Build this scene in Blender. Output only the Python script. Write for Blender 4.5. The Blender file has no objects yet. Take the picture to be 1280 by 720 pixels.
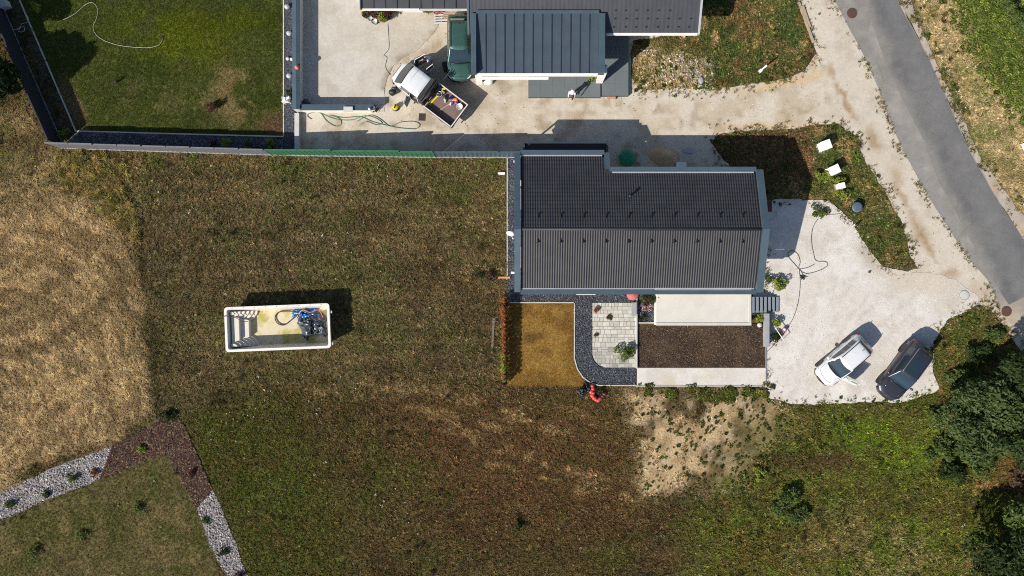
import bpy, bmesh, math, random
import numpy as np
from mathutils import Vector, Matrix
from mathutils.geometry import delaunay_2d_cdt

random.seed(7)
RNG = np.random.default_rng(7)
C = bpy.context.scene.collection
scene = bpy.context.scene
R = math.radians
PPM = 17.0          # photo pixels per metre on the ground
CAMH = 50.0         # flying height of the camera

# ---------------------------------------------------------------- camera, sky, sun, exposure
cd = bpy.data.cameras.new('camera')
cam = bpy.data.objects.new('camera', cd); C.objects.link(cam)
cam.location = (0, 0, CAMH); cam.rotation_euler = (0, 0, 0)
cd.sensor_width = 36.0; cd.lens = CAMH * PPM / 1280 * 36.0
cd.clip_start = 0.5; cd.clip_end = 2000
scene.camera = cam
scene.cycles.filter_width = 1.05; scene.cycles.use_denoising = False
SUN_EL, SUN_AZ = R(35.5), math.atan2(-0.771, -0.635)    # azimuth from +Y towards +X
w = bpy.data.worlds.new('World'); scene.world = w; w.use_nodes = True
nt = w.node_tree
sky = nt.nodes.new('ShaderNodeTexSky'); sky.sky_type = 'NISHITA'; sky.sun_disc = False
sky.sun_elevation = SUN_EL; sky.sun_rotation = SUN_AZ % (2 * math.pi); sky.altitude = 300
sky.air_density = 1.0; sky.dust_density = 1.0; sky.ozone_density = 1.0
nt.links.new(sky.outputs[0], nt.nodes['Background'].inputs[0])
nt.nodes['Background'].inputs[1].default_value = 0.085
sl = bpy.data.lights.new('sun', 'SUN'); sl.energy = 4.8; sl.angle = R(0.5); sl.color = (1.0, 0.94, 0.85)
so = bpy.data.objects.new('sun', sl); C.objects.link(so)
dv = Vector((0.771 * math.cos(SUN_EL), 0.635 * math.cos(SUN_EL), -math.sin(SUN_EL)))
so.rotation_euler = dv.to_track_quat('-Z', 'Y').to_euler(); so.location = (-30, -25, 30)
scene.view_settings.view_transform = 'Standard'; scene.view_settings.look = 'None'
scene.view_settings.exposure = 0.42; scene.view_settings.gamma = 1.0

# ---------------------------------------------------------------- helpers
def W(px, py, h=0.0):
    k = (CAMH - h) / CAMH / PPM
    return ((px - 640) * k, (360 - py) * k)
def W3(px, py, h=0.0):
    x, y = W(px, py, h); return Vector((x, y, h))
def lin(c):
    c = np.asarray(c, float) / 255.0
    return np.where(c <= 0.04045, c / 12.92, ((c + 0.055) / 1.055) ** 2.4)
ALB = 0.80
def A(r, g, b, k=1.0):              # albedo of a sunlit surface that reads (r,g,b)
    return tuple(float(min(0.85, v)) for v in lin((r, g, b)) * ALB * k)

def tag(o, label=None, cat=None, group=None, kind=None):
    if label: o['label'] = label
    if cat: o['category'] = cat
    if group: o['group'] = group
    if kind: o['kind'] = kind
    return o
def thing(name, label, cat, loc=(0, 0, 0), rot=0.0, group=None):
    o = bpy.data.objects.new(name, None); C.objects.link(o)
    o.empty_display_size = 0.3
    o.location = loc; o.rotation_euler = (0, 0, rot)
    return tag(o, label, cat, group)
def link(name, me, mat, parent=None):
    o = bpy.data.objects.new(name, me); C.objects.link(o)
    if mat is not None and len(me.materials) == 0: me.materials.append(mat)
    if parent is not None: o.parent = parent
    return o
def copy_tree(o, parent=None):
    c = o.copy(); C.objects.link(c); c.parent = parent
    for ch in list(o.children): copy_tree(ch, c)
    return c

class MB:
    def __init__(s): s.v = []; s.f = []; s.m = []; s.sm = []
    def add(s, vs, fs, mi=0, smooth=False):
        b = len(s.v); s.v += [tuple(v) for v in vs]
        for f in fs: s.f.append(tuple(i + b for i in f)); s.m.append(mi); s.sm.append(smooth)
    def box(s, c, size, rz=0.0, mi=0, rx=0.0, ry=0.0, taper=1.0):
        x, y, z = size[0] / 2, size[1] / 2, size[2] / 2; t = taper
        M = Matrix.Translation(c) @ Matrix.Rotation(rz, 4, 'Z') @ Matrix.Rotation(ry, 4, 'Y') @ Matrix.Rotation(rx, 4, 'X')
        vs = [M @ Vector(p) for p in ((-x, -y, -z), (x, -y, -z), (x, y, -z), (-x, y, -z), (-x * t, -y * t, z), (x * t, -y * t, z), (x * t, y * t, z), (-x * t, y * t, z))]
        s.add(vs, [(3, 2, 1, 0), (4, 5, 6, 7), (0, 1, 5, 4), (1, 2, 6, 5), (2, 3, 7, 6), (3, 0, 4, 7)], mi)
    def prism(s, poly, z0, z1, mi=0, inset=0.0):
        n = len(poly)
        ar = sum(poly[i][0] * poly[(i + 1) % n][1] - poly[(i + 1) % n][0] * poly[i][1] for i in range(n))
        if ar < 0: poly = poly[::-1]
        cx = sum(p[0] for p in poly) / n; cy = sum(p[1] for p in poly) / n
        def ins(p):
            if not inset: return p
            d = math.hypot(p[0] - cx, p[1] - cy) or 1; k = max(0, 1 - inset / d); return (cx + (p[0] - cx) * k, cy + (p[1] - cy) * k)
        zz = z1 if hasattr(z1, '__len__') else [z1] * n
        vs = [(p[0], p[1], z0) for p in poly] + [(*ins(p), zz[i]) for i, p in enumerate(poly)]
        s.add(vs, [tuple(range(n - 1, -1, -1)), tuple(range(n, 2 * n))] + [(i, (i + 1) % n, n + (i + 1) % n, n + i) for i in range(n)], mi)
    def hexa(s, b, t, mi=0):           # 4 bottom, 4 top corners
        s.add(list(b) + list(t), [(3, 2, 1, 0), (4, 5, 6, 7), (0, 1, 5, 4), (1, 2, 6, 5), (2, 3, 7, 6), (3, 0, 4, 7)], mi)
    def lathe(s, prof, c=(0, 0, 0), n=16, mi=0, smooth=True, axis='Z'):
        vs = []
        for r, z in prof:
            for i in range(n):
                a = 2 * math.pi * i / n
                p = (r * math.cos(a), r * math.sin(a), z)
                if axis == 'Y': p = (p[0], p[2], p[1])
                vs.append((c[0] + p[0], c[1] + p[1], c[2] + p[2]))
        fs = []
        for k in range(len(prof) - 1):
            for i in range(n):
                j = (i + 1) % n
                q = (k * n + i, k * n + j, (k + 1) * n + j, (k + 1) * n + i)
                fs.append(q if axis == 'Z' else q[::-1])
        fs.append(tuple(range(n - 1, -1, -1))); fs.append(tuple(range((len(prof) - 1) * n, len(prof) * n)))
        s.add(vs, fs, mi, smooth)
    def tube(s, pts, r, n=6, mi=0, r1=None):
        pts = [Vector(p) for p in pts]; m = len(pts); vs = []
        for i, p in enumerate(pts):
            d = (pts[min(i + 1, m - 1)] - pts[max(i - 1, 0)])
            if d.length < 1e-6: d = Vector((0, 0, 1))
            d.normalize()
            u = d.cross(Vector((0, 0, 1)))
            if u.length < 0.05: u = d.cross(Vector((1, 0, 0)))
            u.normalize(); v = d.cross(u)
            rr = r if r1 is None else r + (r1 - r) * i / (m - 1)
            for k in range(n):
                a = 2 * math.pi * k / n; vs.append(p + u * rr * math.cos(a) + v * rr * math.sin(a))
        fs = [(i * n + k, i * n + (k + 1) % n, (i + 1) * n + (k + 1) % n, (i + 1) * n + k) for i in range(m - 1) for k in range(n)]
        fs += [tuple(range(n - 1, -1, -1)), tuple(range((m - 1) * n, m * n))]
        s.add(vs, fs, mi, True)
    def ball(s, c, r, sq=(1, 1, 1), n=10, mi=0, jit=0.0):
        m = max(4, n // 2 + 1); vs = [(c[0], c[1], c[2] - r * sq[2])]
        for k in range(1, m):
            t = math.pi * k / m
            for i in range(n):
                a = 2 * math.pi * i / n; q = 1 + random.uniform(-jit, jit)
                vs.append((c[0] + r * sq[0] * q * math.sin(t) * math.cos(a), c[1] + r * sq[1] * q * math.sin(t) * math.sin(a), c[2] - r * sq[2] * q * math.cos(t)))
        vs.append((c[0], c[1], c[2] + r * sq[2])); fs = []
        for i in range(n): fs.append((0, 1 + (i + 1) % n, 1 + i))
        for k in range(m - 2):
            for i in range(n):
                a = 1 + k * n + i; b = 1 + k * n + (i + 1) % n; fs.append((a, b, b + n, a + n))
        for i in range(n): fs.append((len(vs) - 1, 1 + (m - 2) * n + i, 1 + (m - 2) * n + (i + 1) % n))
        s.add(vs, fs, mi, True)
    def grid(s, P, mi=0, smooth=True, close=False):     # P[i][j] rows of points
        n, m = len(P), len(P[0]); vs = [p for row in P for p in row]
        s.add(vs, [(i * m + j, i * m + j + 1, (i + 1) * m + j + 1, (i + 1) * m + j) for i in range(n - 1) for j in range(m - 1)], mi, smooth)
    def mesh(s, name, mats):
        me = bpy.data.meshes.new(name); me.from_pydata(s.v, [], s.f)
        for m in (mats if isinstance(mats, (list, tuple)) else [mats]): me.materials.append(m)
        me.polygons.foreach_set('material_index', s.m); me.polygons.foreach_set('use_smooth', s.sm)
        me.update(); return me
    def build(s, name, mats, parent=None, bevel=0.0):
        o = link(name, s.mesh(name, mats), None, parent)
        if bevel:
            b = o.modifiers.new('bevel', 'BEVEL'); b.width = bevel; b.segments = 2; b.limit_method = 'ANGLE'; b.angle_limit = R(40)
        return o

def spline(pts, step=0.15, z=None):
    pts = [Vector(p) for p in pts]; out = []
    for i in range(len(pts) - 1):
        p0, p1, p2, p3 = pts[max(i - 1, 0)], pts[i], pts[i + 1], pts[min(i + 2, len(pts) - 1)]
        n = max(2, int((p2 - p1).length / step))
        for k in range(n):
            t = k / n
            out.append(0.5 * ((2 * p1) + (p2 - p0) * t + (2 * p0 - 5 * p1 + 4 * p2 - p3) * t * t + (3 * p1 - p0 - 3 * p2 + p3) * t ** 3))
    out.append(pts[-1]); return out

# ---------------------------------------------------------------- value noise (numpy)
def _hash(ix, iy, seed):
    h = (ix.astype(np.int64) * 374761393 + iy.astype(np.int64) * 668265263 + seed * 982451653) & 0xffffffff
    h = ((h ^ (h >> 13)) * 1274126177) & 0xffffffff
    return ((h ^ (h >> 16)) & 0xffffff) / float(0xffffff)
def vnoise(x, y, seed=0):
    ix = np.floor(x); iy = np.floor(y); fx = x - ix; fy = y - iy
    fx = fx * fx * (3 - 2 * fx); fy = fy * fy * (3 - 2 * fy)
    a = _hash(ix, iy, seed); b = _hash(ix + 1, iy, seed); c = _hash(ix, iy + 1, seed); d = _hash(ix + 1, iy + 1, seed)
    return (a * (1 - fx) + b * fx) * (1 - fy) + (c * (1 - fx) + d * fx) * fy
def fbm(x, y, sc, seed=0, oct=4, gain=0.55):
    x = np.asarray(x, float) / sc; y = np.asarray(y, float) / sc; s = 0; a = 1.0; t = 0
    for o in range(oct):
        s = s + a * vnoise(x * 2 ** o + 17.3 * o, y * 2 ** o - 9.1 * o, seed + o); t += a; a *= gain
    return s / t
def smooth(e0, e1, x):
    t = np.clip((x - e0) / (e1 - e0), 0, 1); return t * t * (3 - 2 * t)
def inpoly(X, Y, poly):
    r = np.zeros(X.shape, bool); n = len(poly)
    for i in range(n):
        x0, y0 = poly[i]; x1, y1 = poly[(i + 1) % n]
        if y0 == y1: continue
        c = (Y > min(y0, y1)) & (Y <= max(y0, y1)) & (X < (x1 - x0) * (Y - y0) / (y1 - y0) + x0)
        r ^= c
    return r

# ---------------------------------------------------------------- map of the soft ground (in photo pixels)
GX0, GY0, GS = -300, -300, 2.0
GW, GH = 940, 660
GXX, GYY = np.meshgrid(GX0 + GS * np.arange(GW), GY0 + GS * np.arange(GH))
def blur(m, s):
    s = s / GS
    if s < 0.4: return m
    r = int(3 * s) + 1; k = np.exp(-0.5 * (np.arange(-r, r + 1) / s) ** 2); k /= k.sum()
    p = np.pad(m, ((r, r), (r, r)), mode='edge')
    p = np.apply_along_axis(lambda v: np.convolve(v, k, 'valid'), 0, p)
    return np.apply_along_axis(lambda v: np.convolve(v, k, 'valid'), 1, p)
WX = (fbm(GXX, GYY, 34, 41, 4) - 0.5) * 26; WY = (fbm(GXX, GYY, 34, 47, 4) - 0.5) * 26
def mask(poly, soft=6, warp=1.0):
    xs = [p[0] for p in poly]; ys = [p[1] for p in poly]; pad = 30 + soft * 3
    i0 = max(0, int((min(xs) - pad - GX0) / GS)); i1 = min(GW, int((max(xs) + pad - GX0) / GS) + 1)
    j0 = max(0, int((min(ys) - pad - GY0) / GS)); j1 = min(GH, int((max(ys) + pad - GY0) / GS) + 1)
    m = np.zeros((GH, GW)); sl = (slice(j0, j1), slice(i0, i1))
    m[sl] = blur(inpoly(GXX[sl] + WX[sl] * warp, GYY[sl] + WY[sl] * warp, poly).astype(float), soft)
    return m
def ell(cx, cy, rx, ry, ang=0.0, soft=1.0):
    a = R(ang); dx = GXX + WX - cx; dy = GYY + WY - cy
    u = (dx * math.cos(a) + dy * math.sin(a)) / rx; v = (-dx * math.sin(a) + dy * math.cos(a)) / ry
    return 1 - smooth(1 - 0.6 * soft, 1 + 0.4 * soft, np.sqrt(u * u + v * v))
GC = np.zeros((GH, GW, 3)); GC[:] = lin((98, 87, 58)) * ALB
def paint(m, rgb, a=1.0, patch=None):
    m = m * a
    if patch: m = m * smooth(patch[0], patch[1], fbm(GXX, GYY, patch[2], patch[3], 5, 0.62))
    GC[:] = GC * (1 - m[..., None]) + (lin(rgb) * ALB) * m[..., None]
ALLM = np.ones((GH, GW))
# general mottling of the meadow
paint(ALLM, (70, 68, 36), 0.8, (0.46, 0.62, 70, 3)); paint(ALLM, (94, 72, 48), 0.7, (0.5, 0.66, 50, 9)); paint(ALLM, (60, 52, 34), 0.6, (0.52, 0.68, 26, 15))
up = mask([(150, 190), (648, 198), (640, 485), (220, 505), (185, 330)], 10)
paint(up, (108, 95, 65), 0.85); paint(up, (94, 92, 54), 0.75, (0.48, 0.62, 60, 21)); paint(up, (74, 58, 40), 0.6, (0.5, 0.64, 34, 22)); paint(up, (120, 98, 68), 0.5, (0.58, 0.72, 14, 23))
paint(up * smooth(.5, .66, fbm(GXX + GYY * .12, GYY * 14, 110, 27, 3)), (126, 110, 76), .45); paint(up * smooth(.52, .66, fbm(GXX - GYY * .1, GYY * 10, 90, 28, 3)), (82, 74, 48), .45)
upg = mask([(120, 190), (648, 198), (640, 214), (130, 212)], 5); paint(upg, (128, 108, 72), 0.7, (0.42, 0.6, 16, 24)); paint(upg, (82, 92, 42), 0.7, (0.5, 0.6, 22, 25))
paint(ell(600, 235, 40, 60), (82, 86, 44), 0.7, (0.4, 0.58, 24, 26))
low = mask([(225, 520), (300, 490), (560, 486), (800, 500), (800, 760), (330, 800)], 14)
paint(low, (94, 80, 48), 0.85); paint(low, (84, 84, 40), 0.75, (0.46, 0.6, 60, 31)); paint(low, (76, 58, 38), 0.6, (0.5, 0.64, 30, 32))
lowl = mask([(225, 525), (330, 500), (420, 600), (420, 760), (320, 760)], 22); paint(lowl, (80, 86, 34), 0.85); paint(lowl, (90, 76, 44), 0.6, (0.52, 0.66, 26, 33))
paint(mask([(470, 490), (800, 500), (800, 650), (560, 650)], 26), (100, 74, 50), 0.8)
ribs = np.exp(-(((GYY - 488 + (GXX - 400) * 0.0 + WY) / 9) ** 2)) * smooth(370, 400, GXX) * (1 - smooth(520, 600, GXX)); paint(ribs, (140, 120, 84), 0.7, (0.46, 0.6, 9, 34))
for cx, cy, rx, ry, an in ((620, 560, 120, 4, 16), (650, 590, 110, 4, 14), (560, 520, 90, 4, 8), (700, 590, 70, 4, 20), (600, 545, 90, 6, 18), (680, 575, 100, 5, 16), (640, 520, 70, 7, 20), (700, 545, 60, 6, 20), (590, 500, 60, 6, 6), (740, 610, 60, 8, 14), (720, 520, 40, 6, 24)):
    paint(ell(cx, cy, rx, ry, an), (150, 124, 84), 0.75, (0.44, 0.58, 10, 35))
# bare dirt below the garden
dirt = np.maximum(mask([(782, 490), (900, 484), (985, 500), (1004, 530), (975, 566), (945, 608), (800, 618), (800, 560), (784, 530)], 9, 1.2), 0)
paint(mask([(930, 492), (1010, 506), (1040, 540), (1000, 580), (930, 590)], 12, 2.0), (150, 126, 90), .75, (.46, .58, 18, 54)); paint(dirt, (204, 176, 136), 0.95, (0.36, 0.52, 30, 51)); paint(dirt, (146, 122, 84), 0.55, (0.46, 0.6, 9, 52)); paint(dirt, (196, 178, 150), 0.5, (0.56, 0.68, 12, 53))
DIRT = dirt.copy()
# greener right part
gr = mask([(965, 505), (1110, 505), (1170, 485), (1300, 470), (1400, 780), (860, 780), (880, 640)], 22)
paint(gr, (100, 98, 44), 0.9); paint(gr, (98, 110, 40), 0.8, (0.44, 0.6, 48, 61)); paint(gr, (92, 80, 46), 0.6, (0.52, 0.66, 30, 62)); paint(gr, (54, 60, 26), 0.7, (0.54, 0.68, 18, 63))
paint(ell(1105, 560, 80, 40, 20), (98, 114, 34), 0.85, (0.36, 0.54, 26, 64)); paint(ell(1010, 580, 80, 14, 4), (86, 66, 44), 0.8); paint(ell(1090, 690, 130, 50, 10), (132, 120, 76), 0.85, (0.4, 0.6, 22, 65))
paint(ell(970, 690, 80, 40), (106, 90, 46), 0.7, (0.4, 0.6, 30, 66)); paint(ell(1240, 700, 30, 20), (130, 100, 66), 0.7); paint(ell(1262, 590, 22, 26), (110, 82, 54), 0.7); paint(ell(1232, 605, 22, 10), (150, 118, 76), 0.7)
# mown tan meadow at the left
tl = mask([(-300, 120), (45, 135), (110, 185), (170, 205), (180, 330), (-300, 330)], 12); paint(tl, (132, 114, 78), 0.9); paint(tl, (84, 82, 46), 0.7, (0.48, 0.6, 40, 71)); paint(tl, (82, 64, 44), 0.7, (0.52, 0.66, 22, 72)); paint(tl, (150, 128, 88), 0.6, (0.58, 0.7, 14, 73))
TANP = [(-300, 262), (30, 255), (95, 250), (140, 262), (165, 300), (176, 350), (184, 410), (192, 460), (200, 515), (190, 528), (60, 585), (-300, 760)]
tan = mask(TANP, 9, 2.2); TAN = tan.copy()
paint(tan, (150, 128, 90), 0.95); paint(tan, (128, 108, 76), 0.7, (0.47, 0.62, 60, 74)); paint(tan, (170, 146, 106), 0.7, (0.52, 0.66, 34, 75)); paint(tan, (96, 82, 54), 0.6, (0.56, 0.68, 22, 76))
st = fbm(GXX * 0.55 + GYY * 0.84, (GYY * 0.55 - GXX * 0.84) * 0.22, 9, 77, 3); paint(tan * smooth(0.52, 0.66, st), (108, 88, 60), 0.6)
rr_ = np.hypot(GXX - 10, (GYY - 520) * .8); th_ = np.arctan2(GYY - 520, GXX - 10); st2 = fbm(rr_ / 7.0, th_ * 5, 1.0, 79, 3); paint(tan * smooth(.48, .62, st2), (112, 92, 62), .8); paint(tan * smooth(.54, .68, fbm(rr_ / 5.0, th_ * 4, 1.0, 80, 3)), (178, 152, 112), .5)
for cx, cy, rx, ry, an in ((40, 370, 90, 8, -26), (110, 395, 60, 7, -30), (150, 345, 14, 60, -14), (30, 440, 70, 6, -14)):
    paint(ell(cx, cy, rx, ry, an), (92, 76, 50), 0.6)
paint(np.exp(-(((GXX + WX * 0.4 - (178 + (GYY - 330) * 0.12)) / 5) ** 2)) * smooth(280, 330, GYY) * (1 - smooth(505, 525, GYY)), (60, 58, 34), 0.8)  # shadow of the taller stubble edge, painted into the ground colour
paint(mask([(170, 300), (215, 330), (225, 510), (205, 520), (185, 400)], 8), (92, 82, 54), 0.7, (0.4, 0.6, 26, 78))
# small lawn at the bottom left
bl = mask([(-300, 780), (-20, 665), (67, 624), (147, 592), (206, 566), (243, 635), (261, 683), (300, 800)], 2, 0.1); BLL = bl.copy()
paint(bl, (106, 96, 60), 1.0); paint(bl, (88, 88, 44), 0.8, (0.46, 0.6, 44, 81)); paint(bl, (128, 112, 74), 0.6, (0.54, 0.68, 20, 82))
# verges
vr = mask([(1135, -300), (1142, -5), (1160, 60), (1200, 135), (1245, 232), (1300, 300), (1600, 300), (1600, -300)], 4, 0.5)
paint(vr, (158, 138, 100), 1.0); paint(vr, (112, 104, 62), 0.7, (0.5, 0.62, 34, 91)); paint(vr, (172, 152, 114), 0.6, (0.54, 0.68, 16, 92)); paint(ell(1235, 180, 34, 22, 40), (96, 102, 54), 0.7, (0.36, 0.56, 20, 93)); paint(ell(1215, 105, 12, 34, -30), (104, 106, 56), 0.5)
vg = mask([(1180, -300), (1192, -10), (1216, 35), (1240, 85), (1258, 120), (1300, 165), (1600, 165), (1600, -300)], 12, 1.0); VGREEN = vg.copy()
paint(vg, (96, 110, 42), 1.0); paint(vg, (70, 92, 32), 0.7, (0.46, 0.6, 20, 94)); paint(mask([(1250, -300), (1252, -10), (1290, 78), (1600, 200), (1600, -300)], 4), (80, 104, 38), 0.9)
isl = mask([(868, -300), (868, 44), (800, 60), (792, 108), (880, 116), (960, 108), (1006, 82), (1012, 55), (998, 0), (960, -300)], 4, 0.7); ISL = isl.copy()
paint(isl, (92, 92, 50), 1.0); paint(isl, (66, 84, 40), 0.8, (0.46, 0.58, 40, 101)); paint(isl, (120, 92, 62), 0.8, (0.5, 0.62, 22, 102)); paint(isl, (160, 134, 92), 0.6, (0.56, 0.68, 16, 103))
paint(mask([(790, 60), (850, 66), (890, 92), (885, 116), (800, 116)], 8), (176, 154, 116), 0.9, (0.38, 0.52, 20, 104)); paint(ell(870, 85, 24, 14), (176, 170, 158), 0.8, (0.42, 0.54, 10, 105)); paint(ell(895, 50, 5, 9), (188, 156, 116), 0.8)
ev = mask([(885, 165), (1010, 160), (1050, 156), (1072, 178), (1092, 218), (1112, 250), (1132, 288), (1136, 330), (1118, 334), (1095, 320), (1080, 300), (1062, 268), (1040, 250), (960, 252), (955, 205), (925, 205)], 3, 0.5); EV = ev.copy()
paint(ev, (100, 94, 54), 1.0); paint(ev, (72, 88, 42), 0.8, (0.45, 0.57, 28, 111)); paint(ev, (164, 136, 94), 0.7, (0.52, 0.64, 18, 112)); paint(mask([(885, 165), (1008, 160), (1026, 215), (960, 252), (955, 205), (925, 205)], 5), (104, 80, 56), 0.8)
rm = mask([(1165, 420), (1180, 398), (1228, 380), (1246, 400), (1270, 432), (1300, 452), (1300, 500), (1150, 510)], 4, 0.6)
paint(rm, (96, 92, 48), 0.95); paint(rm, (76, 88, 36), 0.8, (0.46, 0.58, 24, 121)); paint(rm, (138, 112, 72), 0.7, (0.53, 0.65, 14, 122))
LAWNP = [(26, -160), (26, 0), (95, 163), (354, 170), (354, -160)]
lw = mask(LAWNP, 1, 0.0); LAWN = lw.copy()
paint(lw, (78, 86, 36), 1.0); paint(lw, (64, 74, 30), 0.7, (0.46, 0.62, 50, 131)); paint(lw, (84, 86, 44), 0.7, (0.52, 0.66, 26, 132)); paint(lw * ell(215, 45, 75, 34, 10), (92, 100, 18), 0.85, (0.3, 0.5, 30, 133)); paint(lw * ell(280, 25, 60, 14), (84, 90, 14), 0.7)
paint(lw * ell(295, 118, 45, 40), (142, 124, 82), 0.8, (0.47, 0.6, 16, 134)); paint(lw * ell(190, 120, 60, 18), (112, 104, 64), 0.6, (0.46, 0.6, 14, 135)); paint(lw * ell(342, 155, 18, 12), (110, 84, 62), 0.9); paint(lw * ell(88, 125, 12, 40, -24), (130, 108, 76), 0.8)
DRYP = [(634, 376), (718, 376), (718, 448), (722, 462), (730, 474), (742, 482), (634, 482)]
dl = mask(DRYP, 1, 0.0); DRY = dl.copy()
paint(dl, (150, 116, 58), 1.0); paint(dl, (130, 98, 50), 0.7, (0.48, 0.62, 24, 141)); paint(dl, (172, 138, 72), 0.7, (0.5, 0.64, 30, 142)); paint(dl * ell(667, 424, 16, 7), (112, 84, 52), 0.8)

def sample(arr, px, py):
    u = np.clip((px - GX0) / GS, 0, GW - 1.001); v = np.clip((py - GY0) / GS, 0, GH - 1.001)
    i = u.astype(int); j = v.astype(int); fu = u - i; fv = v - j
    if arr.ndim == 3: fu = fu[..., None]; fv = fv[..., None]
    return (arr[j, i] * (1 - fu) + arr[j, i + 1] * fu) * (1 - fv) + (arr[j + 1, i] * (1 - fu) + arr[j + 1, i + 1] * fu) * fv
def px_of(x, y): return 640 + np.asarray(x) * PPM, 360 - np.asarray(y) * PPM

# ---------------------------------------------------------------- materials
def nodes(m):
    m.use_nodes = True; t = m.node_tree; return t, t.nodes, t.links, t.nodes['Principled BSDF']
def mix(t, typ, a, b, fac=1.0):
    n = t.nodes.new('ShaderNodeMix'); n.data_type = 'RGBA'; n.blend_type = typ; n.clamp_factor = True
    for s, v in ((n.inputs[0], fac), (n.inputs[6], a), (n.inputs[7], b)):
        if isinstance(v, bpy.types.NodeSocket): t.links.new(v, s)
        elif isinstance(v, tuple): s.default_value = (*v, 1) if len(v) == 3 else v
        else: s.default_value = v
    return n.outputs[2]
def noise(t, scale, detail=4, rough=0.6, lo=0.3, hi=0.7, a=0.7, b=1.3, vec=None, kind='noise'):
    if kind == 'voronoi':
        n = t.nodes.new('ShaderNodeTexVoronoi'); n.inputs['Scale'].default_value = scale; out = n.outputs['Color']
        s = t.nodes.new('ShaderNodeSeparateColor'); t.links.new(out, s.inputs[0]); out = s.outputs[0]
    else:
        n = t.nodes.new('ShaderNodeTexNoise'); n.inputs['Scale'].default_value = scale; n.inputs['Detail'].default_value = detail; n.inputs['Roughness'].default_value = rough; out = n.outputs['Fac']
    if vec is None:
        tc = t.nodes.get('obj_coords') or t.nodes.new('ShaderNodeTexCoord'); tc.name = 'obj_coords'; vec = tc.outputs['Object']
    t.links.new(vec, n.inputs['Vector'])
    mr = t.nodes.new('ShaderNodeMapRange'); mr.inputs[1].default_value = lo; mr.inputs[2].default_value = hi; mr.inputs[3].default_value = a; mr.inputs[4].default_value = b
    t.links.new(out, mr.inputs[0]); return mr.outputs[0]
def bump(t, bsdf, h, dist=0.02, strength=0.6):
    b = t.nodes.new('ShaderNodeBump'); b.inputs['Strength'].default_value = strength; b.inputs['Distance'].default_value = dist
    t.links.new(h, b.inputs['Height']); t.links.new(b.outputs[0], bsdf.inputs['Normal'])
def M(name, rgb, rough=0.6, metal=0.0, var=0.12, sc=3.0, fine=0.08, bmp=0.0, coat=0.0, spec=0.5, second=None, stain=0.0):
    m = bpy.data.materials.new(name); t, N, L, B = nodes(m)
    c = noise(t, sc, 5, 0.65, 0.3, 0.7, 1 - var, 1 + var)
    col = mix(t, 'MULTIPLY', rgb, c)
    if second:
        f = noise(t, sc * 0.7, 6, 0.7, 0.48, 0.62, 0, 1); col = mix(t, 'MIX', col, second, f)
    if fine: col = mix(t, 'MULTIPLY', col, noise(t, 40, 3, 0.7, 0.3, 0.7, 1 - fine, 1 + fine))
    if stain:
        f = noise(t, 0.9, 6, 0.75, 0.5, 0.68, 0, stain); col = mix(t, 'MIX', col, tuple(v * 0.55 for v in rgb), f)
    L.new(col, B.inputs['Base Color']); B.inputs['Roughness'].default_value = rough; B.inputs['Metallic'].default_value = metal
    B.inputs['Specular IOR Level'].default_value = spec; B.inputs['Coat Weight'].default_value = coat; B.inputs['Coat Roughness'].default_value = 0.05
    if bmp: bump(t, B, noise(t, 30, 4, 0.6, 0.2, 0.8, 0, 1), bmp, 0.7)
    return m
def VC(name, octs, bmp=0.02, bs=14, rough=0.95, pebble=None, spec=0.15):
    m = bpy.data.materials.new(name); t, N, L, B = nodes(m)
    at = N.new('ShaderNodeAttribute'); at.attribute_name = 'Col'; col = at.outputs['Color']
    for sc, am in octs: col = mix(t, 'MULTIPLY', col, noise(t, sc, 3, 0.6, 0.3, 0.7, 1 - am, 1 + am))
    if pebble: col = mix(t, 'MULTIPLY', col, noise(t, pebble[0], lo=0, hi=1, a=1 - pebble[1], b=1 + pebble[1], kind='voronoi'))
    L.new(col, B.inputs['Base Color']); B.inputs['Roughness'].default_value = rough; B.inputs['Specular IOR Level'].default_value = spec
    if bmp: bump(t, B, noise(t, bs, 5, 0.7, 0.2, 0.8, 0, 1), bmp, 0.9)
    return m
def TINT(name, rough=0.8, transl=0.25, spec=0.1):
    m = bpy.data.materials.new(name); t, N, L, B = nodes(m)
    at = N.new('ShaderNodeAttribute'); at.attribute_type = 'INSTANCER'; at.attribute_name = 'tint'
    L.new(at.outputs['Color'], B.inputs['Base Color']); B.inputs['Roughness'].default_value = rough; B.inputs['Specular IOR Level'].default_value = spec
    if transl:
        tr = N.new('ShaderNodeBsdfTranslucent'); L.new(at.outputs['Color'], tr.inputs['Color'])
        mx = N.new('ShaderNodeMixShader'); mx.inputs[0].default_value = transl
        L.new(B.outputs[0], mx.inputs[1]); L.new(tr.outputs[0], mx.inputs[2]); L.new(mx.outputs[0], N['Material Output'].inputs[0])
    return m
def LEAF(name, c1, c2, transl=0.25):
    m = bpy.data.materials.new(name); t, N, L, B = nodes(m)
    g = N.new('ShaderNodeNewGeometry'); col = mix(t, 'MIX', c1, c2, g.outputs['Random Per Island'])
    L.new(col, B.inputs['Base Color']); B.inputs['Roughness'].default_value = 0.65; B.inputs['Specular IOR Level'].default_value = 0.12
    tr = N.new('ShaderNodeBsdfTranslucent'); L.new(col, tr.inputs['Color'])
    mx = N.new('ShaderNodeMixShader'); mx.inputs[0].default_value = transl
    L.new(B.outputs[0], mx.inputs[1]); L.new(tr.outputs[0], mx.inputs[2]); L.new(mx.outputs[0], N['Material Output'].inputs[0])
    return m
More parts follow.
